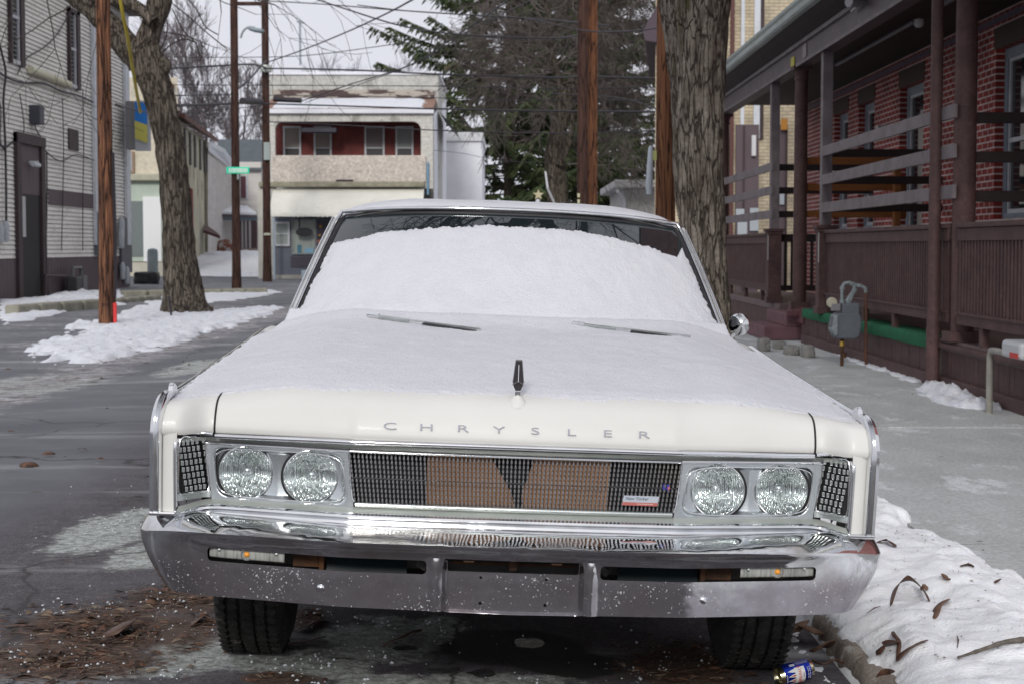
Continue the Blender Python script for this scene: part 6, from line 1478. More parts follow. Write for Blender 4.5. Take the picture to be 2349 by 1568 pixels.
p = at(790,415,YS-.2); mb = MB(); mb.box(p.x-.35,p.x+.35,YS-.2,YS-.05,p.z-.05,p.z+.05); sp_(mb, 'ledge_lamp', M['darkbrown'])
mb = MB(); X = rx(YB,1003); za = rz(YB+4,318); P = []
for i in range(12):
    y = YB+1 + 6*i/11; P.append([(X+.05, y, za+1.0), (X+.8, y, za+.12), (X+.82, y, za)])
mb.grid(P); sp_(mb, 'side_awning', mat('striped_awning', (.42,.42,.40), (.16,.15,.12), scale=1, rough=.7, stretch=(.1,6,.1), lo=.45, hi=.5))
mb = MB(); mb.tube([at(628,500,YS-1.2), at(629,600,YS-1.2), at(630,648,YS-1.2)], [.05,.05,.05], 8); p = gp(631,652,0); mb.box(p.x-.14,p.x+.14,YS-1.35,YS-1.05,0,.38); tag(mb.build('sidewalk_pipe', simple('pipe_pale', (.35,.42,.47), .5), None), 'thin pale blue pipe standing in a white base beside the shop pole', 'pipe')
mb = MB(); mb.box(at(633,298,YS-.5).x, 0, YS-.4,YS-.3,0,0) if False else None
p = at(733,300,YS+.6); mb = MB(); mb.box(p.x-.75,p.x+.75,p.y-.2,p.y+.2,p.z-.1,p.z+.12); sp_(mb, 'balcony_lamp', simple('lamp_navy', (.015,.015,.03), .4), bevel=.03)
# white extension behind
YW = 84.0
wb = thing('white_block', 'plain white flat roofed building right of the cream shop', 'building', (-2.5, YW, 0))
mb = MB(); mb.box(rx(YW,985),rx(YW,1106),YW,YW+9,-.2,rz(YW,325)); mb.build('wall', white, wb)
mb = MB(); mb.box(rx(YW,985),rx(YW,1109),YW-.15,YW+9.1,rz(YW,325),rz(YW,304)); mb.build('parapet', mat('parapet_white', (.66,.67,.69), scale=2, rough=.7), wb, bevel=.04)
# low grey garage on the right
YG = 58.0
gb_ = thing('low_garage', 'low pale building with a thick flat roof edge left of the big tree', 'building', (5.2, YG, 0))
mb = MB(); mb.box(rx(YG,1431),rx(YG,1530),YG,YG+8,-.1,rz(YG,434)); mb.build('wall', mat('pale_wall', (.50,.49,.48), (.42,.41,.40), scale=1, rough=.8), gb_)
mb = MB(); mb.box(rx(YG,1405),rx(YG,1545),YG-1.2,YG+8,rz(YG,433),rz(YG,416)); mb.build('roof', mat('roof_edge_white', (.55,.55,.55), (.44,.44,.44), scale=2, rough=.7), gb_, bevel=.04)
mb = MB(); mb.tube([at(1416,438,YG-1), at(1427,450,YG-.4), at(1433,455,YG-.1), at(1433,560,YG-.1)], .06, 8); mb.build('downspout', M['downwhite'], gb_, smooth=60)
# tan building behind the porch
YT = 40.0
tb = thing('tan_brick_building', 'tan brick building with brown doors seen behind the porch and the big tree', 'building', (6, YT, 0))
tan = brickmat('tan_brick', (.62,.53,.37), (.54,.46,.32), (.36,.31,.24), 'X', 'Z', .24, .085, .010, .006)
X0 = rx(YT,1502)
mb = MB(); mb.prism([(X0,YT,-.1),(14,YT,-.1),(14,YT+10,-.1),(X0*1.27,YT+10,-.1)], (0,0,11)); mb.build('wall', tan, tb)
mb = MB(); ez = at(1474,94,YT-.4).z; mb.prism([(rx(YT,1474),YT-.5,ez),(rx(YT,1502)+.02,YT-.5,ez-.05),(rx(YT,1530),YT-.5,ez+.9),(rx(YT,1530),YT-.5,ez+1.4),(rx(YT,1470),YT-.5,ez+.25)], (.9,9,0)); mb.build('eave', simple('purple_eave', (.085,.06,.075), .7), tb)
mb = MB(); mb.box(rx(YT,1672),rx(YT,1680),YT-.15,YT,rz(YT,320) if False else -.1,9); mb.build('brown_downpipe', simple('pipe_maroon', (.10,.035,.03), .6), tb)
mb = MB(); mb.box(rx(YT,1696),rx(YT,1704),YT-.1,YT,4,10); mb.box(rx(YT,1726),rx(YT,1740),YT-.1,YT,4,10); mb.build('white_pipe', M['downwhite'], tb)
mb = MB(); mb.box(rx(YT,1741),rx(YT,1748),YT-.12,YT,4,10); mb.build('dark_jamb', M['darkbrown'], tb)
for (a, b) in ((1686,1738),(1783,1800)):
    mb = MB(); mb.box(rx(YT,a),rx(YT,b),YT-.12,YT-.02,.1,rz(YT,287)); f = mb.build('door', simple('purple_brown_door', (.105,.075,.085), .6), tb)
    mb = MB(); mb.box(rx(YT,a+16),rx(YT,a+20),YT-.16,YT-.12,.1,rz(YT,290)); mb.build('door_bar', M['darkbrown'], f)
mb = MB(); p = at(1729,325,YT-.2); mb.box(p.x-.05,p.x+.05,YT-.25,YT-.12,p.z-.35,p.z+.15); mb.build('door_sconce', simple('lamp_white3', (.65,.65,.66), .4), tb)
for (a, b, c, d) in ((1686,1705,480,505),(1718,1738,478,530),(1690,1712,510,545),(1786,1796,440,470)):
    mb = MB(); mb.box(rx(YT,a),rx(YT,b),YT-.2,YT-.13,rz(YT,d),rz(YT,c)); mb.build('door_sign', simple('sign_pale2', (.40,.44,.47), .5), tb)
mb = MB(); mb.box(rx(YT,1786),rx(YT,1800),YT-.3,YT-.2,rz(YT,300),rz(YT,275)); mb.build('orange_lamp', simple('orange_glass', (.45,.20,.03), .4), tb)
# ================================================================ POLES
polem = mat('pole_wood', (.26,.12,.065), (.12,.06,.04), scale=3.2, rough=.85, bump=.012, bscale=14, stretch=(3,3,.30), c3=(.035,.02,.015), s3=2.8, t3=.55, lo=.42, hi=.58, crack=(5,(3.2,3.2,.16),.09,(.03,.016,.012)), spec=.15)
poled = mat('pole_wood_dark', (.10,.052,.040), (.055,.032,.027), scale=3.2, rough=.85, bump=.005, bscale=16, stretch=(3,3,.35), c3=(.025,.018,.016), s3=2, t3=.62, crack=(5,(3,3,.16),.07,(.02,.013,.011)), spec=.15)
poleo = mat('pole_wood_orange', (.27,.12,.06), (.14,.065,.038), scale=3.2, rough=.85, bump=.005, bscale=16, stretch=(3,3,.35), c3=(.05,.025,.018), s3=2, t3=.60, crack=(5,(3,3,.16),.08,(.035,.018,.014)), spec=.15)
def pole(label, x, y, r, h, m, lean=0, z0=-.2, rt=.85):
    t = thing('utility_pole', label, 'utility pole', (x, y, 0)); mb = MB(); n = 14
    mb.lathe([(r*(1+.25*math.exp(-i*1.2)) * (1-(1-rt)*i/n), z0+(h-z0)*i/n) for i in range(n+1)], Matrix.Translation((x,y,0)) @ Matrix.Rotation(lean,4,'Y'), 22, cap1=True)
    mb.build('shaft', m, t, smooth=60); return t
g1 = gp(247,752,0); p1 = pole('thick red brown utility pole on the left verge, red marker at its foot', g1.x, g1.y, .125, 12, polem)
mb = MB(); a = gp(269,752,0); mb.box(a.x-.025,a.x+.025,g1.y-.16,g1.y-.10,.0,.42); mb.build('red_marker', simple('marker_red', (.6,.02,.02), .5), p1)
mb = MB(); a = at(241,700,g1.y); mb.lathe([(.0,-.01),(.05,-.008),(.05,.008),(.0,.01)], Matrix.Translation((g1.x-.0,g1.y-.13,a.z)) @ Matrix.Rotation(R(90),4,'X'), 12); mb.build('pole_knot', poled, p1)
mb = MB(); mb.tube([(g1.x+.13,g1.y-.02,2.9),(g1.x+.15,g1.y-.02,1.5),(g1.x+.13,g1.y-.02,.5)], .03, 6); mb.build('riser_cable', M['cable'], p1)
g2 = gp(543,663,0); p2 = pole('dark red brown pole that carries the green street sign', g2.x, g2.y, .135, 12, poled)
g3 = gp(616,646,0); p3 = pole('dark pole with a white lamp, right in front of the cream shop corner', g3.x, g3.y-.3, .155, 13, poled)
p4 = pole('dark pole of the close pair behind the car roof', at(1336,470,36).x, 36, .125, 12, poled); p4b = pole('orange brown pole of the close pair behind the car roof', at(1358,470,37.5).x, 37.5, .128, 12, poleo)
p5 = pole('orange brown pole just left of the big street tree', at(1526,490,19).x, 19, .12, 9, poleo)
mb = MB(); c_ = p3.location; a = at(608,145,c_.y-.2)
mb.lathe([(.0,.16),(.22,.14),(.26,.0),(.22,-.14),(.0,-.16)], Matrix.Translation(at(610,158,c_.y-.35)) @ Matrix.Diagonal((1,1,.9,1)), 16); mb.build('street_lamp_head', simple('lamp_pale_green', (.55,.60,.55), .3), p3, smooth=60)
mb = MB(); mb.box(at(609,340,c_.y).x-.02, at(622,340,c_.y).x, c_.y-.32, c_.y-.15, at(615,368,c_.y).z, at(615,328,c_.y).z); mb.build('pole_box', simple('box_pale', (.38,.44,.43), .5), p3)
mb = MB(); mb.box(at(601,535,c_.y).x+.1, at(622,535,c_.y).x, c_.y-.2, c_.y-.16, at(615,540,c_.y).z, at(615,535,c_.y).z); mb.build('pole_bracket', simple('bracket_pale', (.5,.5,.4), .5), p3)
mb = MB(); mb.beam(at(545,9,57), at(612,9,57), .12, .12); tag(mb.build('cross_arm', poled, None), 'timber cross arm between the sign pole and the lamp pole', 'cross arm')
mb = MB(); q = [at(552,88,g2.y), at(558,72,g2.y), at(570,63,g2.y), at(585,64,g2.y)]; mb.tube(resample([tuple(v) for v in q],4), .035, 8); mb.build('lamp_arm', simple('arm_grey', (.28,.31,.33), .4), p2, smooth=60)
mb = MB(); e_ = at(590,70,g2.y); mb.lathe([(.0,-.30),(.08,-.25),(.13,-.05),(.12,.18),(.0,.24)], Matrix.Translation(e_) @ Matrix.Rotation(R(100),4,'Y') @ Matrix.Diagonal((.6,1,1,1)), 14); mb.build('lamp_head', simple('arm_grey2', (.25,.30,.33), .4), p2, smooth=60)
# street sign
sgn = thing('street_sign', 'bright green street name sign with blurred white letters on the dark pole', 'sign', tuple(at(546,400,g2.y-.2)))
r = fr_(g2.y-.18,519.5,572,383.5,399,.03); mb = MB(); mb.box(*r); mb.build('sign_plate', simple('sign_green', (.03,.85,.50), .25, 0), sgn, bevel=.01)  # plate green brightened so its retroreflective glow is put into the colour
mb = MB(); xx = 525
for i, w_ in enumerate((4,3,5,3,4,5,3,4,3)): q = fr_(g2.y-.215,xx,xx+w_,386.5,396,.01); mb.box(*q); xx += w_+1.1
mb.build('sign_letters', simple('sign_mint', (.72,.88,.80), .3), sgn)
mb = MB(); q = fr_(g2.y-.17,544,548,399,412,.02); mb.box(*q); mb.build('sign_bracket', simple('bracket_grey', (.35,.4,.4), .4), sgn)
mb = MB(); q = fr_(19,1484,1500,338,446,.05); p = at(1491,392,18.8); mb.tube([at(1490,446,18.9), at(1489,425,18.9), at(1493,340,18.9), at(1494,335,18.9)], [.037,.042,.03,.015], 12); tag(mb.build('cable_guard', simple('guard_pale', (.45,.50,.55), .4), None, smooth=60), 'pale tapered plastic cable guard left of the orange brown pole', 'cable guard')
mb = MB(); q = fr_(18.9,1497,1506,346,368,.02); mb.box(*q); tag(mb.build('pole_tag', simple('tag_yellow', (.50,.52,.18), .5), None), 'small yellow and white number tag on the pole left of the big tree', 'tag')
mb = MB()
for y0 in (444,458): q = fr_(35.8,1324.5,1330,y0,y0+9,.02); mb.box(*q)
tag(mb.build('pole_tag', simple('tag_ivory', (.55,.55,.35), .5), None), 'small pale number tags on the dark pole behind the car roof', 'tag')
# yellow guy guard
mb = MB(); ya = 28; mb.tube([at(274,-10,ya), at(283,40,ya), at(292,82,ya+.5), at(302,145,ya+1.5), at(313,210,ya+3), at(322,258,ya+4)], .032, 8); tag(mb.build('guy_guard', mat('guard_yellow', (.50,.40,.04), (.38,.30,.04), scale=4, rough=.5), None, smooth=60), 'yellow plastic guard on the slanting guy wire beside the left pole', 'guy guard')
# star decoration
st = thing('star_decoration', 'gold star ornament on a thin pole behind the car roof', 'star', tuple(gp(1234,700,0)))
Yst = 44.0; p = at(1235,447,Yst); mb = MB(); pts = []
for k in range(10): a = pi/2 + k*pi/5; rr = .155 if k % 2 == 0 else .068; pts.append((p.x+rr*cos(a), Yst, p.z+rr*sin(a)))
mb.prism(pts, (0,.04,0)); mb.build('star', mat('gold_foil', (.50,.44,.24), (.62,.58,.40), scale=12, rough=.4), st)
mb = MB(); mb.lathe([(.0,-.09),(.06,-.07),(.07,0),(.05,.07),(.0,.09)], Matrix.Translation(at(1234,464,Yst)), 12); mb.build('star_base', simple('base_white', (.62,.63,.68), .5), st, smooth=60)
mb = MB(); mb.tube([at(1234,468,Yst), (p.x,Yst,0)], .03, 8); mb.build('pole', poled, st)
ts = thing('tilted_sign', 'thin white sign seen edge on, leaning beside the far bare tree', 'sign', tuple(gp(1262,690,0)))
mb = MB(); mb.prism([at(1249,393,40),at(1253,394,40),at(1258,430,40),at(1254,433,40)], (.02,.4,0)); mb.build('sign_plate', simple('plate_white', (.60,.61,.64), .5), ts)
mb = MB(); b2 = at(1273,470,40); mb.tube([at(1255,430,40), b2, b2+Vector((.12,0,-2.2))], .03, 6); mb.build('post', simple('post_pale', (.42,.43,.45), .5), ts)
# ================================================================ CABLES
def cable(label, pts, Y, r=.025, name='overhead_cable'):
    n = len(pts); q = [at(px, py, Y if not isinstance(Y, tuple) else Y[0] + (Y[1]-Y[0])*i/(n-1)) for i, (px, py) in enumerate(pts)]
    mb = MB(); mb.tube(resample([tuple(v) for v in q], 6), r*.65, 5); return tag(mb.build(name, M['cable'], None, smooth=80), label, 'cable', 'overhead cables')
P_ = lambda *a: [(a[i], a[i+1]) for i in range(0, len(a), 2)]
cable('thick cable sagging across the parapet of the cream shop from the lamp pole', P_(600,158,671,158,830,162,994,170,1259,178,1336,176,1525,181), (62,40), .045)
cable('thick cable crossing in front of the snowy balcony roof', P_(600,238,800,244,994,250,1259,255,1520,257), (62,40), .045)
cable('cable crossing the red balcony recess of the shop', P_(616,280,800,288,994,299,1259,306,1520,300), (62,40), .03)
cable('thin cable between the shop parapet and its peeling band', P_(380,195,600,196,994,198,1259,203,1520,200), (60,42), .022)
cable('thin cable just above the snowy balcony roof', P_(616,219,800,221,1000,225,1259,230,1520,230), (62,42), .022)
cable('faint high cable across the pale sky left of the spruce', P_(356,131,531,132,700,128,890,104,1010,88), (60,45), .02)
cable('straight cable rising steeply from the lamp pole to the top right', P_(618,142,700,113,800,72,890,30,955,-5), (62,35), .035)
cable('cable dropping from the top edge toward the spruce', P_(715,-5,790,20,923,60,1060,80,1259,88,1336,80), (50,37), .035)
cable('second cable dropping from the top edge over the spruce', P_(600,2,740,10,886,22,1080,35,1259,46,1400,60), (62,37), .03)
cable('cable rising from the shop cornice across to the spruce top', P_(690,233,800,195,940,150,1050,80,1150,12,1180,-15), (60,30), .03)
cable('twin cable next to the one rising across to the spruce', P_(700,236,830,192,960,142,1080,70,1200,10,1235,-12), (60,30), .02)
cable('thick bundled cable between the leaning tree and the sign pole', P_(396,242,450,241,531,238,598,233), (45,62), .07)
cable('thin wire just above the bundled cable left of the sign pole', P_(393,220,470,218,531,218), (45,52), .03)
cable('cable from the leaning tree to the sign pole in front of the sky', P_(372,158,450,154,531,150,575,148,612,156), (45,62), .05)
cable('cable below the bundled one, sagging behind the sign pole', P_(396,262,450,258,531,250,600,243), (45,62), .025)
cable('low wire crossing the bare saplings', P_(396,290,460,284,531,270,600,262), (45,62), .02)
cable('cable from the red brown pole to the hanging sign', P_(265,240,300,250,340,259,372,262), (30,45), .03)
cable('wire slanting up from the sign pole to the lamp pole top', P_(545,205,575,180,600,150,612,140), (54,62), .06)
cable('faint cable across the spruce right of the pole pair', P_(1259,215,1400,222,1480,240,1520,262), (42,30), .02)
cable('pale cable high in front of the spruce', P_(820,12,940,26,1100,36,1200,42,1336,70,1440,72,1540,60), (40,25), .02)
cable('cable crossing low on the white block', P_(994,345,1060,352,1110,362,1190,372,1259,372), (66,50), .015)
mb = MB(); mb.tube([at(556,232,57), at(598,234,60)], .12, 10); tag(mb.build('cable_splice', M['cable'], None, smooth=60), 'thick black splice case between the two poles', 'cable splice')
mb = MB(); mb.tube([at(627,228,61.5), at(692,231,61.5)], .10, 10); tag(mb.build('cable_splice', M['cable'], None, smooth=60), 'black splice case hanging in front of the snowy balcony roof', 'cable splice')
mb = MB(); mb.tube([at(688,48,80), at(689,150,80)], .06, 6); mb.tube([at(680,50,80), at(697,54,80)], .03, 5); tag(mb.build('antenna_mast', simple('mast_grey', (.3,.32,.36), .5), None), 'thin grey mast rising above the shop roof', 'mast')
# ================================================================ TREES
M['bark'] = mat('furrowed_bark', (.18,.155,.125), (.085,.070,.058), scale=5, rough=.95, bump=.06, bscale=9, stretch=(2.2,2.2,.38), c3=(.22,.185,.15), s3=3, t3=.58, crack=(8,(2,2,.22),.10,(.07,.057,.047)), fine=(18,.3), spec=.1)
M['barkg'] = mat('mossy_bark', (.34,.30,.25), (.13,.105,.085), scale=5.0, rough=.95, bump=.05, bscale=10, stretch=(2.4,2.4,.42), c3=(.085,.10,.035), s3=1.3, t3=.585, crack=(12,(1.6,1.6,.24),.08,(.12,.098,.08)), fine=(26,.35), spec=.1)
M['twigs'] = mat('bare_twigs', (.075,.058,.052), (.05,.04,.037), scale=3, rough=.9)
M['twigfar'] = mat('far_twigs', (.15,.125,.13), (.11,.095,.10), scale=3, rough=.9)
def rot_to(d, ang, az):
    d = d.normalized(); a = d.orthogonal().normalized(); b = d.cross(a); s_ = a*cos(az) + b*sin(az); return (d*cos(ang) + s_*sin(ang)).normalized()
OVER = [False]
def grow(mb, p, d, L_, r, lvl, rg, wig=.25, up=.05, nch=(2,3), ang=(.35,.8), shr=.72, rmin=.004, grav=0.0, limit=26000):
    if len(mb.v) > limit: return
    if OVER[0] and p.z + d.z*L_ < 2.6 + .17*max(0, p.y): d = Vector((d.x, d.y, abs(d.z)+.5)).normalized()
    n = 5 if lvl > 1 else 3; pts = [p]; rs = [r]; q = p.copy(); dd = d.copy(); kids = []
    for i in range(n):
        dd = (dd + Vector((rg.uniform(-wig,wig), rg.uniform(-wig,wig), rg.uniform(-wig,wig)+up-grav)) * .5).normalized()
        q = q + dd*L_/n; pts.append(q.copy()); rs.append(max(rmin, r*(1-.42*(i+1)/n)))
        if lvl > 0 and i >= 1 and rg.random() < .62: kids.append((q.copy(), dd.copy(), rs[-1]))
    mb.tube(pts, rs, 7 if r > .06 else (5 if r > .02 else 3), cap=False)
    if lvl <= 0: return
    for _ in range(rg.randint(*nch)): kids.append((q.copy(), dd.copy(), rs[-1]))
    for kp, kd, kr in kids:
        grow(mb, kp, rot_to(kd, rg.uniform(*ang), rg.uniform(0,2*pi)), L_*shr*rg.uniform(.7,1.15), max(rmin, kr*rg.uniform(.5,.75)), lvl-1, rg, wig, up, nch, ang, shr, rmin, grav, limit)
def trunkmesh(pts, rs, n=40, rough=.06, fl=0, seed=0, freq=3.0):
    rr = resample([tuple(p)+(r,) for p, r in zip(pts, rs)], 8); mb = MB(); P = []
    for i, q in enumerate(rr):
        c = Vector(q[:3]); r = q[3]; a_ = Vector(rr[max(0,i-1)][:3]); b_ = Vector(rr[min(len(rr)-1,i+1)][:3]); t = (b_-a_).normalized()
        u = t.cross(Vector((0,1,0))).normalized(); v = t.cross(u); row = []
        for k in range(n+1):
            a = 2*pi*(k % n)/n; e = r*(1 + rough*(1.6*abs(fbm(cos(a)*freq+seed, sin(a)*freq, c.z*.6/max(.3,r*2), 3)) + .7*fbm(cos(a)*6, sin(a)*6+seed, c.z*1.6, 3)))
            row.append(tuple(c + (u*cos(a)+v*sin(a))*e))
        P.append(row)
    mb.grid(P); return mb
# ---- leaning tree on the left verge
YT1 = 31.5; tr = thing('street_tree', 'leaning bare street tree with forked trunk on the left verge', 'tree', tuple(gp(425,712,0)))
def tpath(ps, Y): return [at(px, py, Y) for px, py, _ in ps], [r_*Y/F for _, _, r_ in ps]
a, b = tpath([(428,735,62),(424,700,50),(418,660,40),(412,600,36),(408,520,31),(400,430,31),(392,350,31),(378,280,31),(362,215,32),(342,160,36),(325,122,40)], YT1)
trunkmesh(a, b, 56, .13, seed=2).build('trunk', M['bark'], tr, smooth=180)
a, b = tpath([(328,140,30),(338,95,26),(352,50,24),(366,0,26),(376,-60,22),(390,-140,17),(410,-220,12)], YT1); trunkmesh(a, b, 32, .14, seed=5).build('limb', M['bark'], tr, smooth=180)
a, b = tpath([(322,140,30),(290,105,28),(255,62,26),(215,25,22),(180,0,20),(130,-40,16),(60,-90,12)], YT1); trunkmesh(a, b, 32, .14, seed=8).build('limb', M['bark'], tr, smooth=180)
a, b = tpath([(352,50,14),(325,25,13),(290,5,13),(240,-2,12),(200,-10,10)], YT1-.4); trunkmesh(a, b, 20, .14, seed=9).build('limb', M['bark'], tr, smooth=180)
p = at(370,158,YT1-.25); mb = MB(); mb.lathe([(.0,-.2),(.13,-.12),(.17,0),(.1,.14),(.0,.17)], Matrix.Translation(at(375,150,YT1-.1)), 12); mb.build('burl', M['bark'], tr, smooth=180)
rg = random.Random(5); mb = MB()
for (px, py, dx, dz, L_, r_) in ((372,-40,.8,-.25,2.8,.05),(380,-90,1,.0,3.0,.05),(395,-160,.8,-.5,2.6,.04),(355,70,.9,-.25,1.6,.03),
                                 (180,0,-.5,-.6,2.2,.04),(100,-60,.2,-1,2.4,.04),(60,-90,-.3,-1,2.4,.035),(230,35,-.2,-1,1.6,.02),(395,-200,1,-.1,3.4,.05),(410,-220,.6,-.9,3.2,.04)):
    grow(mb, at(px,py,YT1), Vector((dx, rg.uniform(-.6,.6), dz)).normalized(), L_*.8, r_*.45, 2, rg, .5, 0, (1,2), (.3,.8), .72, .005, .03, 60000)
for pts in (P_(398,10,440,45,480,80,520,112),P_(372,20,385,60,375,100,360,130),P_(365,128,390,105,420,90,450,98),P_(420,-10,450,20,470,60,500,80),P_(395,20,420,70,450,100,460,140)):
    mb.tube(resample([tuple(at(px,py,YT1+1)) for px, py in pts], 3), .012, 4, cap=False)
mb.nofix = True; mb.build('branches', M['twigs'], tr, smooth=180)
mb = MB(); a = gp(397,735,0); mb.tube([(a.x,a.y-.1,0),(a.x-.05,a.y-.1,.45)], .02, 6); tag(mb.build('stake', M['cable'], None), 'thin dark stake leaning on the snow at the foot of the leaning tree', 'stake')
g = gp(455,722,0); tag(rock(g.x, g.y-.3, -.08, .36, .22, .13, 12.1).build('root_lump', mat('root_bark', (.13,.085,.055), (.07,.045,.03), scale=4, rough=.95, bump=.02, bscale=10), None, smooth=70), 'brown root lump poking out of the snow right of the leaning tree', 'root')
# ---- big tree right, in the verge between car and porch
YT2 = 15.0; t2 = thing('street_tree', 'big grey barked street tree rising right behind the car, moss on its right side', 'tree', (at(1605,700,YT2).x, YT2, 0))
# moss on the shaded side follows the trunk's own noise
a, b = tpath([(1625,830,64),(1622,760,56),(1618,660,50),(1612,560,49),(1606,450,52),(1602,330,54),(1600,200,58),(1598,90,64),(1594,0,76),(1590,-90,70),(1580,-200,60),(1570,-330,52)], YT2)
mm = trunkmesh(a, b, 90, .10, seed=21, freq=4.5); mm.build('trunk', M['barkg'], t2, smooth=180)
rg = random.Random(9); mb = MB(); top = at(1585,-150,YT2)
# two limbs fork above the frame, one reaching over the car
OVER[0] = True
lim = [([ (1588,-60,40),(1530,-200,34),(1440,-330,28),(1330,-430,22) ], YT2, -3.5)]
def limb(p0, pts, r0, r1, seed):
    ps = [Vector(p0)] + [Vector(q) for q in pts]; rs = [r0 + (r1-r0)*i/(len(ps)-1) for i in range(len(ps))]; trunkmesh(ps, rs, 24, .12, seed=seed).build('limb', M['barkg'], t2, smooth=180); return ps, rs
L1 = limb(top, [(1.2,12.5,5.4),(.5,9.5,6.3),(-.1,7.2,6.9),(-.8,4.6,7.6),(-1.6,1.5,8.6)], .20, .07, 31)
L4 = limb(L1[0][3], [(-.9,7.6,7.0),(-1.9,7.9,7.6),(-3.0,8.4,8.4)], .11, .05, 51)
L5 = limb(L1[0][2], [(-.6,9.2,6.9),(-1.6,8.4,7.5),(-2.6,7.2,8.4)], .10, .04, 52)
L6 = limb(L1[0][1], [(1.6,9.2,6.6),(2.1,8.2,7.2),(1.5,7.0,8.2)], .12, .05, 53)
L2 = limb(top, [(2.2,15.5,5.8),(2.6,15.4,7.5),(2.4,14.0,9.5),(2.0,12.0,11.5)], .24, .09, 33)
L3 = limb(L1[0][2], [(1.2,7.8,6.8),(1.8,6.2,7.3),(2.5,4.4,8.0)], .12, .05, 35)
for ps, rs in (L1, L2, L3, L4, L5, L6):
    for i in range(1, len(ps)):
        for k in range(5):
            t_ = rg.random(); p = ps[i-1].lerp(ps[i], t_); d = (ps[i]-ps[i-1]).normalized()
            grow(mb, p, rot_to(d, rg.uniform(.5,1.2), rg.uniform(0,2*pi)) + Vector((0,0,.15)), rg.uniform(1.3,2.1), rs[i]*.5, 3, rg, .55, .04, (1,2), (.3,.8), .72, .006, 0, 150000)
OVER[0] = False; mb.nofix = True; mb.build('branches', M['twigs'], t2, smooth=180)
# ---- spruce
ns = random.Random(3)
def spruce(label, x, y, h, R0, seed, zmin=1.0, dens=1.0):
    rg = random.Random(seed); t = thing('spruce_tree', label, 'tree', (x, y, 0)); mb = MB()
    mb.tube([(x,y,-.2),(x+.2,y,h*.3),(x,y,h*.6),(x+.1,y,h)], [.42,.34,.2,.03], 10); mb.build('trunk', M['bark'], t, smooth=60)
    br = MB(); nd = MB(); nd.nofix = br.nofix = True
    z = zmin
    while z < h-.5:
        f = 1 - z/h; nb = rg.randint(5,7)
        for k in range(nb):
            az = rg.uniform(0, 2*pi); L_ = R0*(f**.72)*rg.uniform(.45,1.12)
            if cos(az)*1 > 2: continue
            d = Vector((cos(az), sin(az), rg.uniform(-.05,.22))); p = Vector((x, y, z + rg.uniform(-.3,.3))); pts = [p.copy()]; n = 7
            for i in range(n):
                sag = -.30 if i < 4 else .22
                p = p + Vector((d.x, d.y, d.z + sag*(i/n)*1.4)).normalized()*L_/n; pts.append(p.copy())
            br.tube(pts, [.05*(1-.12*i) for i in range(n+1)], 4, cap=False)
            m_ = int(L_*7.5*dens)
            for j in range(m_):
                u = (.22 + .78*(j/m_))*n; i = min(n-1, int(u)); q = pts[i].lerp(pts[i+1], u-i)
                for s_ in (-1, 1):
                    # side spray: drooping twig with needle tufts
                    sl = (.35 + .55*(1-abs(u/n-.45)))*rg.uniform(.5,1.2); sd = Vector((-d.y*s_, d.x*s_, 0)) + Vector((d.x,d.y,0))*rg.uniform(.2,.9); sd.normalize()
                    dr = rg.uniform(.25,1.1); e1 = q + sd*sl + Vector((0,0,-dr*sl))
                    for (A_, B2, w_) in ((q, q.lerp(e1,.55), .10),(q.lerp(e1,.4), e1, .07)):
                        ax2 = (B2-A_); pr = ax2.cross(Vector((rg.uniform(-1,1),rg.uniform(-1,1),rg.uniform(-.3,.3)))); 
                        if pr.length < 1e-5: continue
                        pr = pr.normalized()*w_*rg.uniform(.7,1.3); mid = A_.lerp(B2,.5)
                        nd.add([A_, mid+pr, B2, mid-pr], [(0,1,2,3)])
        z += rg.uniform(.42,.66)
    br.build('branches', M['twigs'], t, smooth=180)
    nd.build('crown', mat('spruce_needles%d' % seed, (.032,.055,.020), (.075,.092,.036), scale=.9, rough=.8, c3=(.11,.09,.05), s3=.6, t3=.60), t)
spruce('huge shaggy dark spruce filling the sky behind the car', at(1165,400,108).x, 108, 42, 12.0, 4, 1.2, 1.15)
spruce('second dark spruce behind the pole pair, right of the huge one', at(1380,400,114).x, 114, 34, 9.0, 17, 1.2, .85)
# ---- bare tree in front of the spruce
tb_ = thing('bare_tree', 'bare forked tree with dense brown twigs in front of the spruce', 'tree', tuple(at(1285,620,52)))
Yb = 52.0; a, b = tpath([(1284,620,26),(1283,520,24),(1280,460,23),(1275,390,22),(1272,350,20),(1280,300,19),(1290,250,19),(1300,215,19)], Yb); trunkmesh(a, b, 24, .14, seed=41).build('trunk', M['bark'], tb_, smooth=180)
a1, b1 = tpath([(1300,225,15),(1318,180,13),(1336,140,12),(1360,100,12),(1385,60,10),(1410,10,9),(1430,-40,7),(1450,-100,5)], Yb); trunkmesh(a1, b1, 16, .12, seed=42).build('limb', M['bark'], tb_, smooth=180)
a2, b2 = tpath([(1298,225,14),(1285,190,10),(1272,150,9),(1262,100,8),(1262,50,7),(1250,0,6),(1240,-60,5)], Yb); trunkmesh(a2, b2, 16, .12, seed=43).build('limb', M['bark'], tb_, smooth=180)
a3, b3 = tpath([(1283,380,10),(1300,340,7),(1310,300,6),(1316,260,5)], Yb-.4); trunkmesh(a3, b3, 12, .1, seed=44).build('limb', M['bark'], tb_, smooth=180)
rg = random.Random(21); mb = MB()
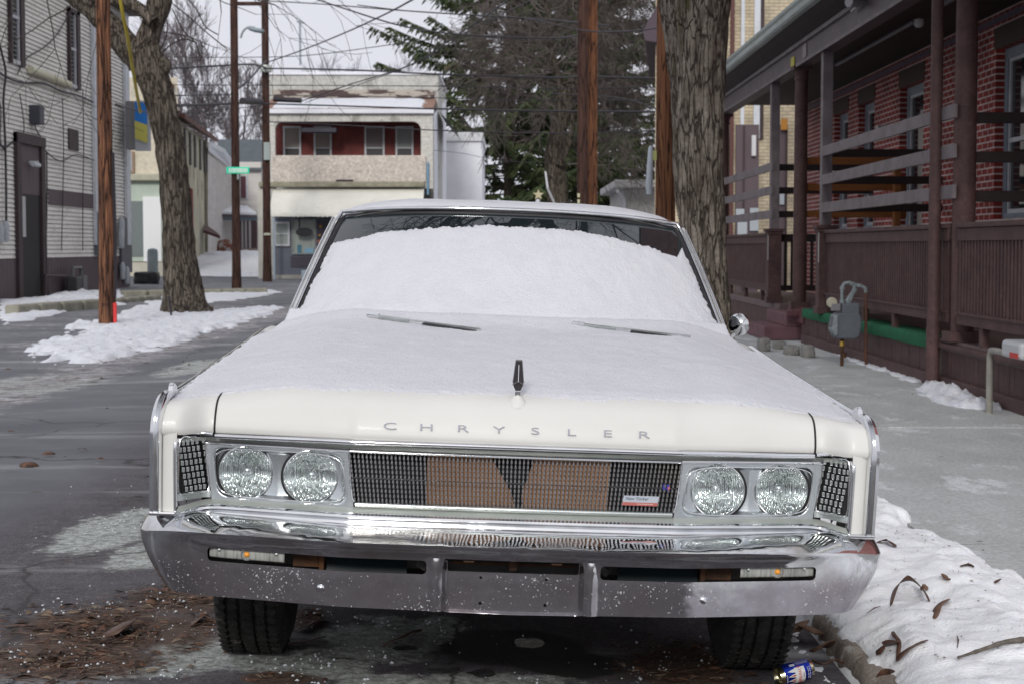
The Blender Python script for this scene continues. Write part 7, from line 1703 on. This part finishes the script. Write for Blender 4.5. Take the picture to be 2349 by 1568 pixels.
for aa, bb in ((a, b), (a1, b1), (a2, b2)):
    for i in range(4 if aa is a else 1, len(aa)):
        for k in range(1 if aa is a else 4):
            p = aa[i-1].lerp(aa[i], rg.random()); side = -1 if rg.random() < .62 else 1
            grow(mb, p, Vector((side*rg.uniform(.5,1.2), rg.uniform(-.6,.6), rg.uniform(.1,.8) if aa is a else rg.uniform(-.1,.75))).normalized(), rg.uniform(1.0,1.8), .028, 4, rg, .55, -.02, (1,2), (.3,.85), .74, .008, .04, 420000)
mb.nofix = True; mb.build('branches', mat('brown_twigs', (.17,.145,.135), (.12,.10,.095), scale=2, rough=.9), tb_, smooth=180)
# ---- saplings and far trees
def faretree(label, px, pyb, Y, h, r, seed, lv=4, m=None, spread=.28, name='bare_tree', lim=14000):
    rg = random.Random(seed); q = at(px, pyb, Y); t = thing(name, label, 'tree', (q.x, Y, 0)); mb = MB()
    top = Vector((q.x + rg.uniform(-.6,.6), Y, h*.62)); pts = [Vector((q.x,Y,-.1)), Vector((q.x+rg.uniform(-.2,.2),Y,h*.3)), top]; mb.tube(resample([tuple(v) for v in pts],3), [r*(1-.08*i) for i in range(7)], 7); mb.build('trunk', m or M['twigfar'], t, smooth=60)
    b_ = MB(); b_.nofix = True
    for k in range(9):
        f = .32 + .68*rg.random(); p = pts[0].lerp(top, f); p = Vector((np.interp(p.z,[pts[0].z,pts[1].z,top.z],[pts[0].x,pts[1].x,top.x]), p.y, p.z))
        grow(b_, p, Vector((rg.uniform(-spread*2,spread*2), rg.uniform(-.3,.3), 1)).normalized(), h*.20, r*.45, lv, rg, .35, .12, (2,3), (.2,.55), .72, .014, 0, lim)
    b_.build('branches', m or M['twigfar'], t, smooth=180)
for i, (px, Y, h, r) in enumerate(((402,112,14,.16),(428,108,15.5,.18),(455,112,16,.18),(478,118,15,.16),(505,116,14,.16),(560,118,13.5,.16),(585,114,13,.14))):
    faretree(('thin bare tree behind the weathered building, leftmost of the skyline row','thin bare tree second from the left in the skyline row','tall bare tree in the middle of the gap beside the leaning tree','bare tree right above the roof of the alley house','bare tree just left of the sign pole against the sky','bare tree between the sign pole and the lamp pole','bare tree hard against the lamp pole, farthest right of the row')[i], px, 560, Y, h, r, 60+i)
for i, (px, Y, h) in enumerate(((745,150,18.5),(800,155,20),(850,150,19.5),(900,152,18.5))):
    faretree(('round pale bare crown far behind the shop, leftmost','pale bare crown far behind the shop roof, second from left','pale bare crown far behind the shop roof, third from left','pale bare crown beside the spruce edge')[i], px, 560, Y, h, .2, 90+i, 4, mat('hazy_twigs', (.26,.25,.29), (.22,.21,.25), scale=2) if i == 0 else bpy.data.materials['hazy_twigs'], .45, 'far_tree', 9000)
